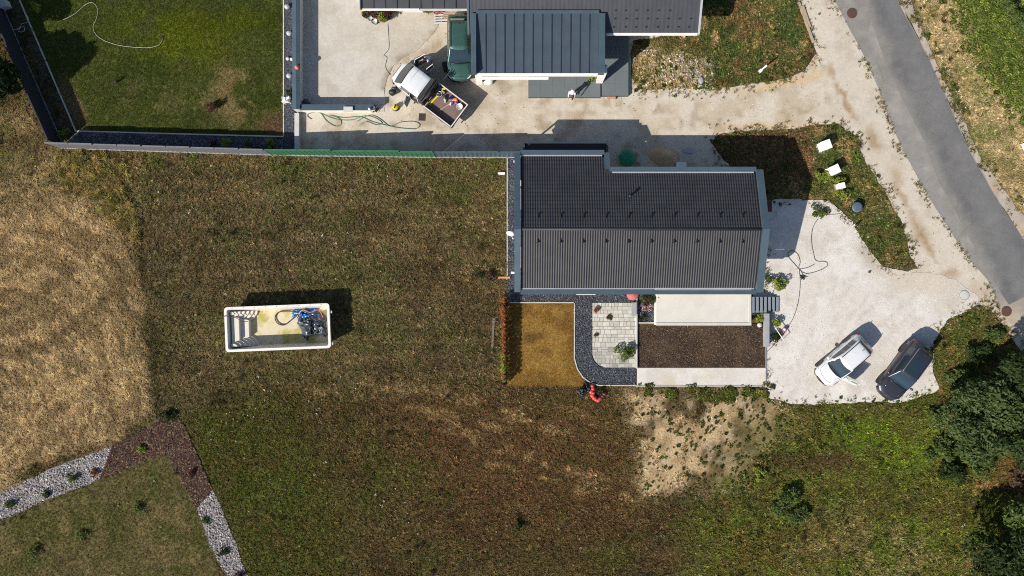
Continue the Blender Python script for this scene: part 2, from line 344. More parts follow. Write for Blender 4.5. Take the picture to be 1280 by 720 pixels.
def GLASS(name, rgb, rough=0.06):
    m = bpy.data.materials.new(name); t, N, L, B = nodes(m)
    B.inputs['Base Color'].default_value = (*rgb, 1); B.inputs['Roughness'].default_value = rough; B.inputs['Specular IOR Level'].default_value = 0.9
    B.inputs['Coat Weight'].default_value = 0.6; B.inputs['Coat Roughness'].default_value = 0.02
    return m
def PAINT(name, rgb, metal=0.0, rough=0.35):
    m = bpy.data.materials.new(name); t, N, L, B = nodes(m)
    d = noise(t, 4, 6, 0.7, 0.4, 0.75, 1.0, 0.9); L.new(mix(t, 'MULTIPLY', rgb, d), B.inputs['Base Color'])
    r_ = noise(t, 7, 5, 0.7, 0.3, 0.7, rough - 0.08, rough + 0.12); L.new(r_, B.inputs['Roughness'])
    B.inputs['Metallic'].default_value = metal; B.inputs['Coat Weight'].default_value = 0.5; B.inputs['Coat Roughness'].default_value = 0.08
    return m

m_ground = VC('meadow_soil', ((0.9, 0.12), (5, 0.22), (16, 0.28)), 0.05, 9)
m_lawn = VC('lawn_soil', ((1.2, 0.1), (8, 0.2), (22, 0.25)), 0.03, 16)
m_lane = VC('lane_gravel', ((0.8, 0.05), (4, 0.06), (15, 0.06)), 0.008, 18, pebble=(14, 0.06))
m_yard = VC('yard_gravel', ((0.6, 0.03), (3, 0.04), (14, 0.05)), 0.009, 16, pebble=(12, 0.05))
m_asph = VC('asphalt', ((1.5, 0.08), (7, 0.08), (30, 0.1)), 0.008, 40, rough=0.85, spec=0.3)
t_ = m_asph.node_tree; vo = t_.nodes.new('ShaderNodeTexVoronoi'); vo.feature = 'DISTANCE_TO_EDGE'; vo.inputs['Scale'].default_value = .32
nz = t_.nodes.new('ShaderNodeTexNoise'); nz.inputs['Scale'].default_value = 1.2; nz.inputs['Detail'].default_value = 5
va = t_.nodes.new('ShaderNodeVectorMath'); va.operation = 'ADD'; t_.links.new(t_.nodes['obj_coords'].outputs['Object'], va.inputs[0]); t_.links.new(nz.outputs['Color'], va.inputs[1]); t_.links.new(va.outputs[0], vo.inputs['Vector'])
mr = t_.nodes.new('ShaderNodeMapRange'); mr.inputs[1].default_value = 0.0; mr.inputs[2].default_value = .012; mr.inputs[3].default_value = .86; mr.inputs[4].default_value = 1.0; t_.links.new(vo.outputs['Distance'], mr.inputs[0])
pb = t_.nodes['Principled BSDF']; src = pb.inputs['Base Color'].links[0].from_socket; t_.links.new(mix(t_, 'MULTIPLY', src, mr.outputs[0]), pb.inputs['Base Color'])
m_conc = VC('concrete', ((1.1, 0.07), (5, 0.07), (20, 0.06)), 0.006, 30, rough=0.85)
m_dark = VC('dark_gravel', ((2, 0.08), (10, 0.2)), 0.04, 14, pebble=(11, 0.45))
m_soil = VC('tilled_soil', ((1.2, 0.12), (6, 0.25), (16, 0.3)), 0.08, 8)
m_mulch = VC('bed_base', ((2, 0.1), (9, 0.25)), 0.05, 12)
BLUE = (0.085, 0.125, 0.155)
m_blue = M('blue_grey_metal', BLUE, 0.42, 0.35, 0.10, 1.2, 0.04, stain=0.25)
m_blued = M('blue_grey_metal_dark', (0.045, 0.066, 0.086), 0.45, 0.35, 0.10, 1.2, 0.04)
m_seam = M('seamed_sheet', (0.062, 0.084, 0.106), 0.45, 0.2, 0.12, 0.8, 0.05, stain=0.2)
m_tile = M('anthracite_tile', (0.030, 0.030, 0.034), 0.55, 0.0, 0.22, 1.1, 0.14, spec=0.35, stain=0.35)
m_tile2 = M('flat_tile', (0.045, 0.048, 0.055), 0.6, 0.0, 0.14, 1.4, 0.14)
m_white = M('white_render', (0.74, 0.72, 0.68), 0.8, 0.0, 0.05, 1.2, 0.04, stain=0.12)
m_gutter = M('gutter_aluminium', (0.62, 0.63, 0.64), 0.35, 0.5, 0.06, 2)
m_grey = M('grey_concrete', (0.30, 0.31, 0.32), 0.85, 0.0, 0.12, 2.0, 0.1, bmp=0.004, stain=0.3)
m_lgrey = M('pale_concrete', (0.52, 0.51, 0.48), 0.85, 0.0, 0.08, 2.0, 0.08, stain=0.2)
m_edge = M('edging_stone', (0.50, 0.47, 0.42), 0.85, 0.0, 0.12, 3.0, 0.1)
m_black = M('black_plastic', (0.018, 0.018, 0.020), 0.5, 0, 0.1, 4)
m_rubber = M('tyre_rubber', (0.02, 0.02, 0.02), 0.85, 0, 0.1, 4)
m_alu = M('alloy', (0.45, 0.46, 0.48), 0.35, 0.7, 0.05, 5)
m_chrome = M('chrome', (0.7, 0.7, 0.72), 0.15, 0.9, 0.02, 5)
m_wplas = M('white_plastic', (0.78, 0.78, 0.76), 0.4, 0, 0.03, 3)
m_rust = M('rusty_iron', (0.11, 0.055, 0.045), 0.8, 0.2, 0.25, 9, 0.2, bmp=0.01)
m_wood = M('weathered_wood', (0.36, 0.28, 0.19), 0.8, 0, 0.18, 6, 0.12)
m_bark = M('bark', (0.09, 0.065, 0.045), 0.9, 0, 0.25, 8, 0.2, bmp=0.02)
m_green = M('green_fence_sheet', (0.035, 0.14, 0.07), 0.5, 0.1, 0.14, 2, 0.06)
m_greyf = M('grey_fence_sheet', (0.15, 0.155, 0.165), 0.6, 0.1, 0.12, 2, 0.06)
m_bluef = M('blue_grey_fence_sheet', (0.07, 0.105, 0.125), 0.5, 0.2, 0.12, 2, 0.06)
m_darkf = M('dark_fence_sheet', (0.02, 0.022, 0.03), 0.6, 0.1, 0.15, 2, 0.06)
m_red = M('red_plastic', (0.55, 0.06, 0.05), 0.45, 0, 0.12, 4)
m_orange = M('orange_plastic', (0.75, 0.19, 0.06), 0.45, 0, 0.08, 4)
m_yellow = M('yellow_plastic', (0.75, 0.55, 0.02), 0.4, 0, 0.08, 4)
m_dgreen = M('green_plastic', (0.005, 0.19, 0.10), 0.5, 0, 0.06, 4)
m_terra = M('terracotta', (0.5, 0.24, 0.14), 0.8, 0, 0.12, 5)
m_skin = M('skin', (0.48, 0.30, 0.22), 0.6, 0, 0.05, 8)
m_hair = M('dark_hair', (0.03, 0.02, 0.015), 0.7, 0, 0.2, 20)
m_glass = GLASS('car_glass', (0.015, 0.03, 0.04))
m_winglass = GLASS('window_glass', (0.03, 0.04, 0.05))
m_lamp = M('lamp_lens', (0.75, 0.77, 0.8), 0.12, 0.3, 0.02, 5)
m_tail = M('tail_lens', (0.35, 0.02, 0.02), 0.2, 0, 0.05, 5)
m_inter = M('dark_interior', (0.03, 0.03, 0.032), 0.8, 0, 0.1, 4)
m_leafd = LEAF('leaf_dark', (0.014, 0.028, 0.008), (0.052, 0.074, 0.022))
m_leafm = LEAF('leaf_mid', (0.045, 0.078, 0.018), (0.135, 0.17, 0.045))
m_leafg = LEAF('leaf_soft_green', (0.030, 0.056, 0.016), (0.115, 0.145, 0.05))
m_leafb = LEAF('leaf_bright', (0.12, 0.17, 0.02), (0.30, 0.33, 0.05))
m_leafo = LEAF('leaf_orange', (0.19, 0.05, 0.02), (0.30, 0.13, 0.035))
m_leafn = LEAF('leaf_brown', (0.06, 0.04, 0.025), (0.13, 0.085, 0.05))
m_leafr = LEAF('leaf_dark_red', (0.05, 0.015, 0.02), (0.14, 0.05, 0.05))
m_petr = LEAF('petal_red', (0.55, 0.03, 0.05), (0.75, 0.12, 0.18))
m_pety = LEAF('petal_yellow', (0.65, 0.48, 0.03), (0.8, 0.7, 0.1))
m_petp = LEAF('petal_pink', (0.12, 0.10, 0.07), (0.62, 0.42, 0.42))
m_tint = TINT('grass_blades'); m_stone = TINT('loose_stones', 0.9, 0.0, 0.2)

# ---------------------------------------------------------------- ground sheet
def axis(lo, hi, step, far):
    a = list(np.arange(lo, hi + 1e-6, step)); d = step; p = a[-1]; q = a[0]; L_, R_ = [], []
    while p < far: d *= 1.35; p += d; R_.append(p)
    d = step
    while q > -far: d *= 1.35; q -= d; L_.append(q)
    return np.array(L_[::-1] + a + R_)
HILL = blur(TAN, 3) * 0.16
def gz(x, y):
    px, py = px_of(x, y)
    return -0.045 + 0.03 * fbm(x, y, 1.3, 5, 3) + sample(HILL, px, py)
def set_col(me, col):
    a = me.color_attributes.new('Col', 'FLOAT_COLOR', 'POINT')
    a.data.foreach_set('color', np.concatenate([col, np.ones((len(col), 1))], 1).astype(np.float32).ravel())
gx = axis(-47, 47, 0.2, 420); gy = axis(-30, 30, 0.2, 420)
XX, YY = np.meshgrid(gx, gy); pxx, pyy = px_of(XX, YY)
ZZ = gz(XX, YY); colg = sample(GC, pxx, pyy)
o_ = smooth(60, 200, np.maximum(np.maximum(-220 - pxx, pxx - 1500), np.maximum(-220 - pyy, pyy - 940)))[..., None]     # beyond the mapped area: plain mottled meadow
f_ = fbm(pxx, pyy, 260, 401, 5)[..., None]; colg = colg * (1 - o_) + o_ * (lin((96, 86, 54)) * (1 - smooth(.42, .6, f_)) + lin((82, 88, 44)) * smooth(.42, .6, f_)) * ALB * (.75 + .5 * fbm(pxx, pyy, 40, 402, 4)[..., None])
nX, nY = len(gx), len(gy)
me = bpy.data.meshes.new('ground')
me.vertices.add(nX * nY); me.vertices.foreach_set('co', np.stack([XX, YY, ZZ], -1).ravel())
ii, jj = np.meshgrid(np.arange(nX - 1), np.arange(nY - 1)); k = (jj * nX + ii).ravel()
q = np.stack([k, k + 1, k + 1 + nX, k + nX], 1)
me.loops.add(q.size); me.loops.foreach_set('vertex_index', q.ravel()); me.polygons.add(len(q))
me.polygons.foreach_set('loop_start', np.arange(len(q)) * 4)
me.update(calc_edges=True); me.polygons.foreach_set('use_smooth', np.ones(len(q), bool))
set_col(me, colg.reshape(-1, 3)); tag(link('ground', me, m_ground), kind='structure')

# ---------------------------------------------------------------- flat sheets with ragged edges
def ragged(poly, step, jit, seed):
    out = []; n = len(poly)
    for i in range(n):
        a = np.array(poly[i], float); b = np.array(poly[(i + 1) % n], float); d = b - a; L_ = np.hypot(*d)
        m = max(1, int(L_ / step)); nn = np.array([-d[1], d[0]]) / (L_ or 1)
        for k in range(m):
            p = a + d * k / m; o = 0.0
            if jit: o = (float(fbm(np.array(p[0]), np.array(p[1]), 26, seed, 4, 0.75)) - 0.5) * 3.2 * jit
            out.append(tuple(p + nn * o))
    return out
SHEETS = []
def sheet(name, poly, z, mat, colf, sp=0.35, step=6, jit=0.0, seed=1, zf=None, kind='structure', parent=None):
    rp = ragged(poly, step, jit, seed); SHEETS.append(rp)
    wp = [W(*p) for p in rp]
    xs = np.array([p[0] for p in wp]); ys = np.array([p[1] for p in wp])
    X, Y = np.meshgrid(np.arange(xs.min(), xs.max(), sp), np.arange(ys.min(), ys.max(), sp))
    X = X + RNG.uniform(-.2, .2, X.shape) * sp; Y = Y + RNG.uniform(-.2, .2, Y.shape) * sp
    ins = inpoly(X, Y, wp)
    vs = [Vector(p) for p in wp] + [Vector((a, b)) for a, b in zip(X[ins], Y[ins])]
    n = len(wp)
    r = delaunay_2d_cdt(vs, [], [list(range(n))], 1, 1e-5)
    V = np.array([tuple(v) for v in r[0]]); F = [tuple(f) for f in r[2]]
    zz = np.full(len(V), z) if zf is None else z + zf(V[:, 0], V[:, 1])
    me = bpy.data.meshes.new(name); me.from_pydata(np.column_stack([V, zz]).tolist(), [], F)
    if me.polygons and me.polygons[0].normal.z < 0: me.flip_normals()
    px, py = px_of(V[:, 0], V[:, 1]); set_col(me, np.clip(colf(px, py), 0.003, 0.85))
    return tag(link(name, me, mat, parent), kind=kind)
def flat(rgb, *lay):
    def f(px, py):
        c = np.zeros((len(px), 3)); c[:] = lin(rgb) * ALB
        for rgb2, a, sc, seed, lo, hi in lay:
            m = (a * smooth(lo, hi, fbm(px, py, sc, seed, 5, 0.6)))[:, None]; c = c * (1 - m) + lin(rgb2) * ALB * m
        return c
    return f
def pblob(c, px, py, cx, cy, rx, ry, ang, rgb, a):
    t = R(ang); dx = px - cx + (fbm(px, py, 12, 5) - .5) * 12; dy = py - cy + (fbm(px, py, 12, 6) - .5) * 12
    u = (dx * math.cos(t) + dy * math.sin(t)) / rx; v = (-dx * math.sin(t) + dy * math.cos(t)) / ry
    m = (a * (1 - smooth(0.3, 1.2, np.sqrt(u * u + v * v))))[:, None]
    return c * (1 - m) + lin(rgb) * ALB * m

LANE = [(372, 138), (372, 192), (648, 193), (648, 235), (930, 235), (910, 205), (888, 178), (900, 166), (960, 163), (1010, 158), (1048, 155), (1068, 170), (1080, 195), (1095, 222), (1112, 250), (1128, 280), (1138, 318), (1150, 336), (1120, 342), (1150, 400), (1226, 380), (1250, 402), (1275, 440), (1420, 560),
        (1500, 420), (1290, 330), (1240, 240), (1160, 100), (1120, -10), (1080, -160), (940, -160), (998, -2), (1014, 50), (1020, 66), (1006, 88), (980, 98), (930, 108), (880, 112), (800, 112), (788, 100), (790, 50), (830, 45), (830, 20), (545, 10), (470, 90), (470, 138)]
def lane_col(px, py):
    c = flat((210, 199, 180), ((186, 168, 142), 0.6, 30, 201, 0.48, 0.62), ((214, 204, 188), 0.7, 24, 202, 0.5, 0.64), ((150, 128, 100), 0.5, 14, 203, 0.56, 0.7))(px, py)
    m = (smooth(1010, 1060, px) * (1 - smooth(330, 400, py)))[:, None]; c = c * (1 - 0.6 * m) + lin((206, 196, 180)) * ALB * 0.6 * m
    c = pblob(c, px, py, 980, 104, 70, 7, -12, (212, 186, 140), 0.8); c = pblob(c, px, py, 1012, 70, 8, 30, -20, (208, 184, 144), 0.7); c = pblob(c, px, py, 960, 158, 110, 5, -3, (206, 178, 134), 0.7)
    for cx, cy, rx, ry, an, a in ((1052, 118, 26, 4, 62, .8), (1063, 138, 18, 5, 55, .7), (1092, 175, 22, 8, 62, .7), (1130, 250, 34, 5, 62, .7), (1155, 300, 36, 4, 60, .8), (1150, 290, 30, 12, 60, .5), (1188, 343, 14, 8, 0, .6), (1040, 90, 14, 4, 70, .6), (1122, 222, 14, 8, 60, .5)):
        c = pblob(c, px, py, cx, cy, rx, ry, an, (158, 128, 86), a)
    c = pblob(c, px, py, 1258, 420, 22, 18, 40, (208, 186, 152), 0.8)
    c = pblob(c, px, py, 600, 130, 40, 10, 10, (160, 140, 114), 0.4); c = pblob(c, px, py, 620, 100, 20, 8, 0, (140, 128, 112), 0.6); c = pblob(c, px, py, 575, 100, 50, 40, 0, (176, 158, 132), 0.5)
    return c
sheet('lane', LANE, 0.002, m_lane, lane_col, 0.28, 3.5, 2.8, 11)
OLD = [(1000, -160), (1043, 0), (1060, 33), (1073, 56), (1098, 110), (1113, 153), (1133, 197), (1157, 241), (1189, 290), (1212, 325), (1236, 352), (1254, 392), (1276, 424), (1330, 500), (1480, 640), (1560, 560), (1420, 450), (1280, 300), (1241, 240), (1213, 190), (1203, 168), (1188, 133), (1160, 70), (1140, 33), (1122, 0), (1070, -160)]
def road_col(px, py):
    c = flat((148, 144, 138), ((136, 132, 127), 0.7, 30, 211, 0.46, 0.62), ((170, 164, 154), 0.6, 20, 212, 0.54, 0.68))(px, py)
    return pblob(c, px, py, 1262, 410, 40, 40, 0, (196, 180, 154), 0.7)
sheet('road', OLD, 0.008, m_asph, road_col, 0.4, 8, 1.0, 12)
NEW = [(1030, -160), (1081, 0), (1090, 24), (1091, 33), (1107, 80), (1133, 134), (1151, 168), (1174, 228), (1193, 263), (1220, 314), (1247, 360), (1261, 381), (1282, 370), (1318, 350), (1280, 300), (1240, 240), (1212, 190), (1202, 169), (1187, 134), (1159, 71), (1139, 34), (1121, 0), (1068, -160)]
def new_col(px, py):
    c = flat((114, 113, 113), ((124, 122, 119), 0.7, 40, 221, 0.46, 0.62), ((100, 99, 101), 0.6, 24, 222, 0.5, 0.66), ((138, 134, 128), 0.4, 12, 223, 0.6, 0.72))(px, py)
    d_ = np.full(len(px), 1e9); E_ = NEW[1:11]
    for (x0, y0), (x1, y1) in zip(E_[:-1], E_[1:]):
        q_ = np.clip(((px - x0) * (x1 - x0) + (py - y0) * (y1 - y0)) / ((x1 - x0) ** 2 + (y1 - y0) ** 2), 0, 1); d_ = np.minimum(d_, np.hypot(px - x0 - q_ * (x1 - x0), py - y0 - q_ * (y1 - y0)))
    m = (.9 * (1 - smooth(0, 13, d_ + 16 * (fbm(px, py, 30, 224, 4) - .5))))[:, None]; c = c * (1 - m) + lin((142, 139, 133)) * ALB * m
    t = (px - 1081 - (py * 0.47)) / 60.0      # wheel tracks along the road
    m = (0.45 * np.exp(-((t - 0.5) / 0.22) ** 2))[:, None]; return c * (1 - m) + lin((128, 127, 127)) * ALB * m
sheet('road_resurfacing', NEW, 0.013, m_asph, new_col, 0.4, 8, 0.6, 13)
YARD = [(940, 250), (1004, 250), (1036, 250), (1050, 262), (1064, 278), (1078, 300), (1092, 318), (1104, 334), (1132, 338), (1160, 342), (1195, 350), (1222, 372), (1220, 384), (1182, 400), (1164, 426), (1168, 462), (1174, 486), (1150, 496), (1122, 503), (1080, 502), (1050, 504), (1012, 507), (985, 504), (958, 495), (957, 484), (957, 395), (940, 392)]
def yard_col(px, py):
    c = flat((219, 212, 203), ((204, 195, 184), 0.7, 34, 231, 0.48, 0.64), ((228, 223, 216), 0.7, 18, 232, 0.5, 0.66), ((190, 178, 162), 0.4, 9, 233, 0.58, 0.7))(px, py)
    
    for cx, cy, rx, ry, an in ((1060, 400, 70, 3, -52), (1072, 408, 70, 3, -52), (1120, 390, 60, 3, -40), (1130, 402, 60, 3, -44), (1010, 430, 50, 3, -70), (1050, 355, 60, 3, -20)): c = pblob(c, px, py, cx, cy, rx, ry, an, (200, 191, 180), .6)
    c = pblob(c, px, py, 1150, 350, 60, 22, 10, (206, 192, 172), 0.8); c = pblob(c, px, py, 1088, 322, 14, 26, -40, (178, 162, 140), 0.7); return pblob(c, px, py, 1190, 380, 40, 14, 0, (204, 192, 176), 0.5)
sheet('gravel_yard', YARD, 0.018, m_yard, yard_col, 0.3, 3, 3.0, 14)
SHO = [(1068, -160), (1122, 0), (1140, 33), (1160, 70), (1188, 133), (1203, 168), (1213, 190), (1241, 240), (1280, 300), (1330, 352), (1352, 330), (1292, 284), (1246, 228), (1222, 190), (1200, 138), (1174, 90), (1152, 36), (1138, 0), (1084, -160)]
sheet('road_shoulder', SHO, 0.005, m_lane, flat((186, 176, 160), ((160, 150, 136), 0.7, 16, 241, 0.46, 0.62), ((196, 168, 128), 0.6, 26, 242, 0.52, 0.66)), 0.3, 5, 1.8, 15)
FORE = [(378, -120), (378, 130), (398, 140), (480, 140), (482, 128), (480, 112), (484, 98), (492, 82), (503, 73), (522, 62), (534, 50), (541, 42), (548, 32), (545, 22), (552, 10), (560, -20), (560, -120)]
def fore_col(px, py):
    c = flat((203, 195, 182), ((192, 184, 170), 0.6, 40, 251, 0.46, 0.62), ((212, 206, 196), 0.6, 24, 252, 0.5, 0.66))(px, py)
    d = np.full(len(px), 1e9)
    for (x0, y0), (x1, y1) in zip(FORE[5:12], FORE[6:13]):
        t = np.clip(((px - x0) * (x1 - x0) + (py - y0) * (y1 - y0)) / ((x1 - x0) ** 2 + (y1 - y0) ** 2), 0, 1); d = np.minimum(d, np.hypot(px - x0 - t * (x1 - x0), py - y0 - t * (y1 - y0)))
    m = (0.75 * (1 - smooth(0, 9, d)) * smooth(0.4, 0.6, fbm(px, py, 10, 253)))[:, None]
    c = c * (1 - m) + lin((140, 124, 104)) * ALB * m
    m2 = (0.4 * smooth(485, 500, px) * (1 - smooth(60, 80, py)))[:, None]; return c * (1 - m2) + lin((186, 176, 156)) * ALB * m2
sheet('forecourt', FORE, 0.03, m_conc, fore_col, 0.22, 4, 0.5, 16)
sheet('lawn', LAWNP, 0.0, m_lawn, lambda px, py: sample(GC, px, py) * 1.15, 0.3, 10)
sheet('dry_lawn', DRYP, 0.0, m_lawn, lambda px, py: sample(GC, px, py), 0.25, 8)
dark_f = flat((76, 79, 86), ((64, 66, 73), 0.7, 16, 261, 0.46, 0.62), ((90, 92, 98), 0.5, 8, 262, 0.54, 0.68))
PATHP = [(634, 196), (700, 196), (700, 330), (940, 330), (940, 380), (820, 380), (820, 403), (796, 403), (796, 378), (740, 378), (740, 446), (743, 453), (749, 458), (758, 460), (795, 460), (795, 481), (748, 481), (738, 478), (729, 471), (722, 461), (718.5, 448), (718.5, 378), (634, 378)]
sheet('gravel_path', PATHP, 0.012, m_dark, dark_f, 0.3, 5)
sheet('gravel_strip', [(355, -160), (355, 188), (370, 188), (370, -160)], 0.012, m_dark, dark_f, 0.3, 8)
sheet('planting_strip', [(78, 180), (96, 164), (354, 171), (354, 189), (80, 185)], 0.006, m_dark, flat((92, 92, 98), ((64, 50, 44), 0.9, 60, 263, 0.48, 0.56), ((130, 130, 134), 0.6, 10, 264, 0.5, 0.6)), 0.3, 8)
sheet('side_bed', [(-70, -160), (4, 3), (77, 178), (94, 163), (25, 0), (-40, -160)], 0.006, m_soil, flat((92, 82, 72), ((70, 76, 44), 0.8, 18, 265, 0.5, 0.6), ((112, 106, 98), 0.7, 22, 266, 0.5, 0.62)), 0.3, 8)
sheet('soil_bed', [(796, 405), (957, 405), (957, 460), (796, 460)], 0.01, m_soil, flat((74, 60, 51), ((100, 82, 64), 0.8, 14, 271, 0.5, 0.62), ((70, 58, 50), 0.7, 20, 272, 0.48, 0.62)), 0.2, 6, zf=lambda x, y: 0.05 * fbm(x, y, 0.6, 8, 3))
sheet('pavement', [(796, 460), (957, 460), (957, 482), (796, 482)], 0.03, m_yard, flat((222, 216, 208), ((206, 198, 188), 0.6, 26, 273, 0.5, 0.64), ((206, 192, 160), 0.4, 10, 274, 0.56, 0.68)), 0.25, 8)
PEB_W = [(-60, 640), (0, 616), (55, 590), (141, 557), (125, 600), (67, 621), (0, 651), (-60, 676)]
MUL = [(141, 557), (196, 529), (226, 524), (234, 540), (263, 607), (266, 612), (246, 634), (208, 564), (147, 589), (125, 600)]
PEB_S = [(266, 612), (278, 638), (310, 720), (345, 800), (315, 800), (284, 720), (263, 683), (246, 634)]
sheet('pebble_bed', PEB_W, 0.008, m_mulch, flat((150, 144, 142)), 0.3, 4, 1.6, 21)
sheet('pebble_bed', PEB_S, 0.008, m_mulch, flat((150, 144, 142)), 0.3, 4, 1.6, 22)
sheet('mulch_bed', MUL, 0.010, m_mulch, flat((74, 54, 47), ((110, 88, 64), 0.7, 14, 281, 0.5, 0.62)), 0.3, 4, 2.0, 23)
sheet('concrete_patch', [(502, 140), (508, 131), (514, 132), (514, 140), (508, 144), (500, 143)], 0.012, m_conc, flat((220, 208, 180)), 0.15, 3, 0.6, 24)

# ---------------------------------------------------------------- patio of laid stones
def clip(poly, cp):
    out = poly
    for i in range(len(cp)):
        a, b = cp[i], cp[(i + 1) % len(cp)]; inp, out = out, []
        if not inp: break
        f = lambda p: (b[0] - a[0]) * (p[1] - a[1]) - (b[1] - a[1]) * (p[0] - a[0])
        for k in range(len(inp)):
            p, q_ = inp[k], inp[(k + 1) % len(inp)]; fp, fq = f(p), f(q_)
            if fp >= 0: out.append(p)
            if fp * fq < 0: t = fp / (fp - fq); out.append((p[0] + (q_[0] - p[0]) * t, p[1] + (q_[1] - p[1]) * t))
    return out
PAT = [(740.5, 378.5), (740.5, 443), (743, 450), (748, 456), (757, 459.5), (794.5, 459.5), (794.5, 378.5)]
patio = sheet('patio', PAT, 0.016, m_dark, flat((168, 164, 150)), 0.3, 6)
PATW = [W(*p) for p in PAT]
PATW = PATW if sum(PATW[i][0] * PATW[(i + 1) % 7][1] - PATW[(i + 1) % 7][0] * PATW[i][1] for i in range(7)) > 0 else PATW[::-1]
st_mats = [M('paving_stone', A(*c), 0.85, 0, 0.1, 5, 0.12, bmp=0.006, stain=0.15) for c in ((214, 210, 198), (202, 198, 186), (190, 188, 178), (178, 174, 164), (160, 156, 146))]
x0, y1 = W(740, 378); x1, y0 = W(795, 460.5); yy = y1
while yy > y0 + 0.05:
    hh = random.choice((0.22, 0.28, 0.36)); xx = x0 - random.uniform(0, 0.3)
    while xx < x1:
        ww = random.choice((0.22, 0.3, 0.38, 0.46))
        subs = [(xx, yy - hh, xx + ww, yy)] if random.random() < 0.7 or ww < .4 or hh < .3 else [(xx, yy - hh, xx + ww, yy - hh * .5), (xx, yy - hh * .5, xx + ww, yy)]
        for (a, b, c_, d) in subs:
            g = 0.012; p = clip([(a + g, b + g), (c_ - g, b + g), (c_ - g, d - g), (a + g, d - g)], PATW)
            if len(p) > 2 and abs(sum(p[i][0] * p[(i + 1) % len(p)][1] - p[(i + 1) % len(p)][0] * p[i][1] for i in range(len(p)))) > 0.03:
                low_ = yy < -4.2
                mb = MB(); mb.prism(p, 0.010, 0.030 + random.uniform(0, 0.010), inset=0.008)
                mb.build('paving_stone', st_mats[min(4, random.choice((0, 0, 1, 1, 2)) + (random.choice((1, 2, 2)) if low_ else 0))], patio)
        xx += ww
    yy -= hh
# edging lines
def edging(name, pts, wd, h, mat, label, cat='edging', z0=-0.03, group=None):
    mb = MB(); P = [Vector((*W(*p), 0)) for p in pts]; L_, R_ = [], []
    for i, p in enumerate(P):
        d = (P[min(i + 1, len(P) - 1)] - P[max(i - 1, 0)]).normalized(); n = Vector((-d.y, d.x, 0)) * wd / 2
        L_.append(p + n); R_.append(p - n)
    for i in range(len(P) - 1):
        u = Vector((0, 0, 1))
        mb.hexa([R_[i] + u * z0, R_[i + 1] + u * z0, L_[i + 1] + u * z0, L_[i] + u * z0], [R_[i] + u * h, R_[i + 1] + u * h, L_[i + 1] + u * h, L_[i] + u * h])
    return tag(mb.build(name, mat), label, cat, group)
edging('path_edging', [(718, 379), (718, 448), (721.5, 461), (728.5, 471.5), (738, 478.5), (748, 481.6), (795, 481.6)], 0.07, 0.07, m_edge, 'pale curved edging between dark gravel path and dry orange lawn')
edging('path_edging', [(637, 378.3), (717.5, 378.3)], 0.07, 0.06, m_edge, 'straight pale edging along the top of the dry orange lawn')
edging('path_edging', [(634, 196), (634, 345)], 0.06, 0.06, m_edge, 'thin pale edging between meadow and gravel beside the house gable')
edging('bed_edging', [(796, 403.6), (820, 403.6)], 0.09, 0.10, m_edge, 'short pale kerb between flower gravel and dark soil bed')
edging('divider_wall', [(795.2, 366), (795.2, 460)], 0.10, 0.22, m_lgrey, 'thin pale divider between stone patio and dark soil bed', 'low wall')
edging('bed_edging', [(796, 460.2), (956, 460.2)], 0.06, 0.06, m_edge, 'dark thin kerb between soil bed and white pavement strip')
edging('pavement_edging', [(795, 482.4), (957, 482.4)], 0.08, 0.07, m_edge, 'pale kerb along the lower side of the white pavement strip')
edging('pavement_edging', [(957, 432), (957, 483)], 0.05, 0.10, m_grey, 'thin dark kerb between white pavement strip and gravel yard')
edging('lawn_edging', [(94.5, 164), (200, 167), (355, 171)], 0.09, 0.09, m_edge, 'pale edging along the bottom of the green lawn')
edging('lawn_edging', [(-10, -83), (25, 0), (95, 163.5)], 0.09, 0.09, m_edge, 'pale slanting edging between the green lawn and shaded side bed')
edging('lawn_edging', [(354.8, -140), (354.8, 170.6)], 0.08, 0.08, m_edge, 'straight pale edging between green lawn and dark gravel strip')
edging('bed_edging', [(-60, 677), (0, 652), (67, 622), (147, 590), (207, 565)], 0.05, 0.03, m_bark, 'dark edging between pebble bed and the corner lawn')
edging('bed_edging', [(208, 565), (245, 636), (263, 684), (284, 721), (316, 800)], 0.05, 0.03, m_bark, 'dark edging on the right side of the corner lawn')
for pts, lb in (([(998, 3), (1016, 52)], 'longer weathered plank beside the roadside gravel'), ([(1003, 8), (1012, 34)], 'shorter weathered plank close to the roadside gravel')):
    edging('wooden_plank', pts, 0.16, 0.10, m_wood, lb, 'plank', group='planks along the roadside')

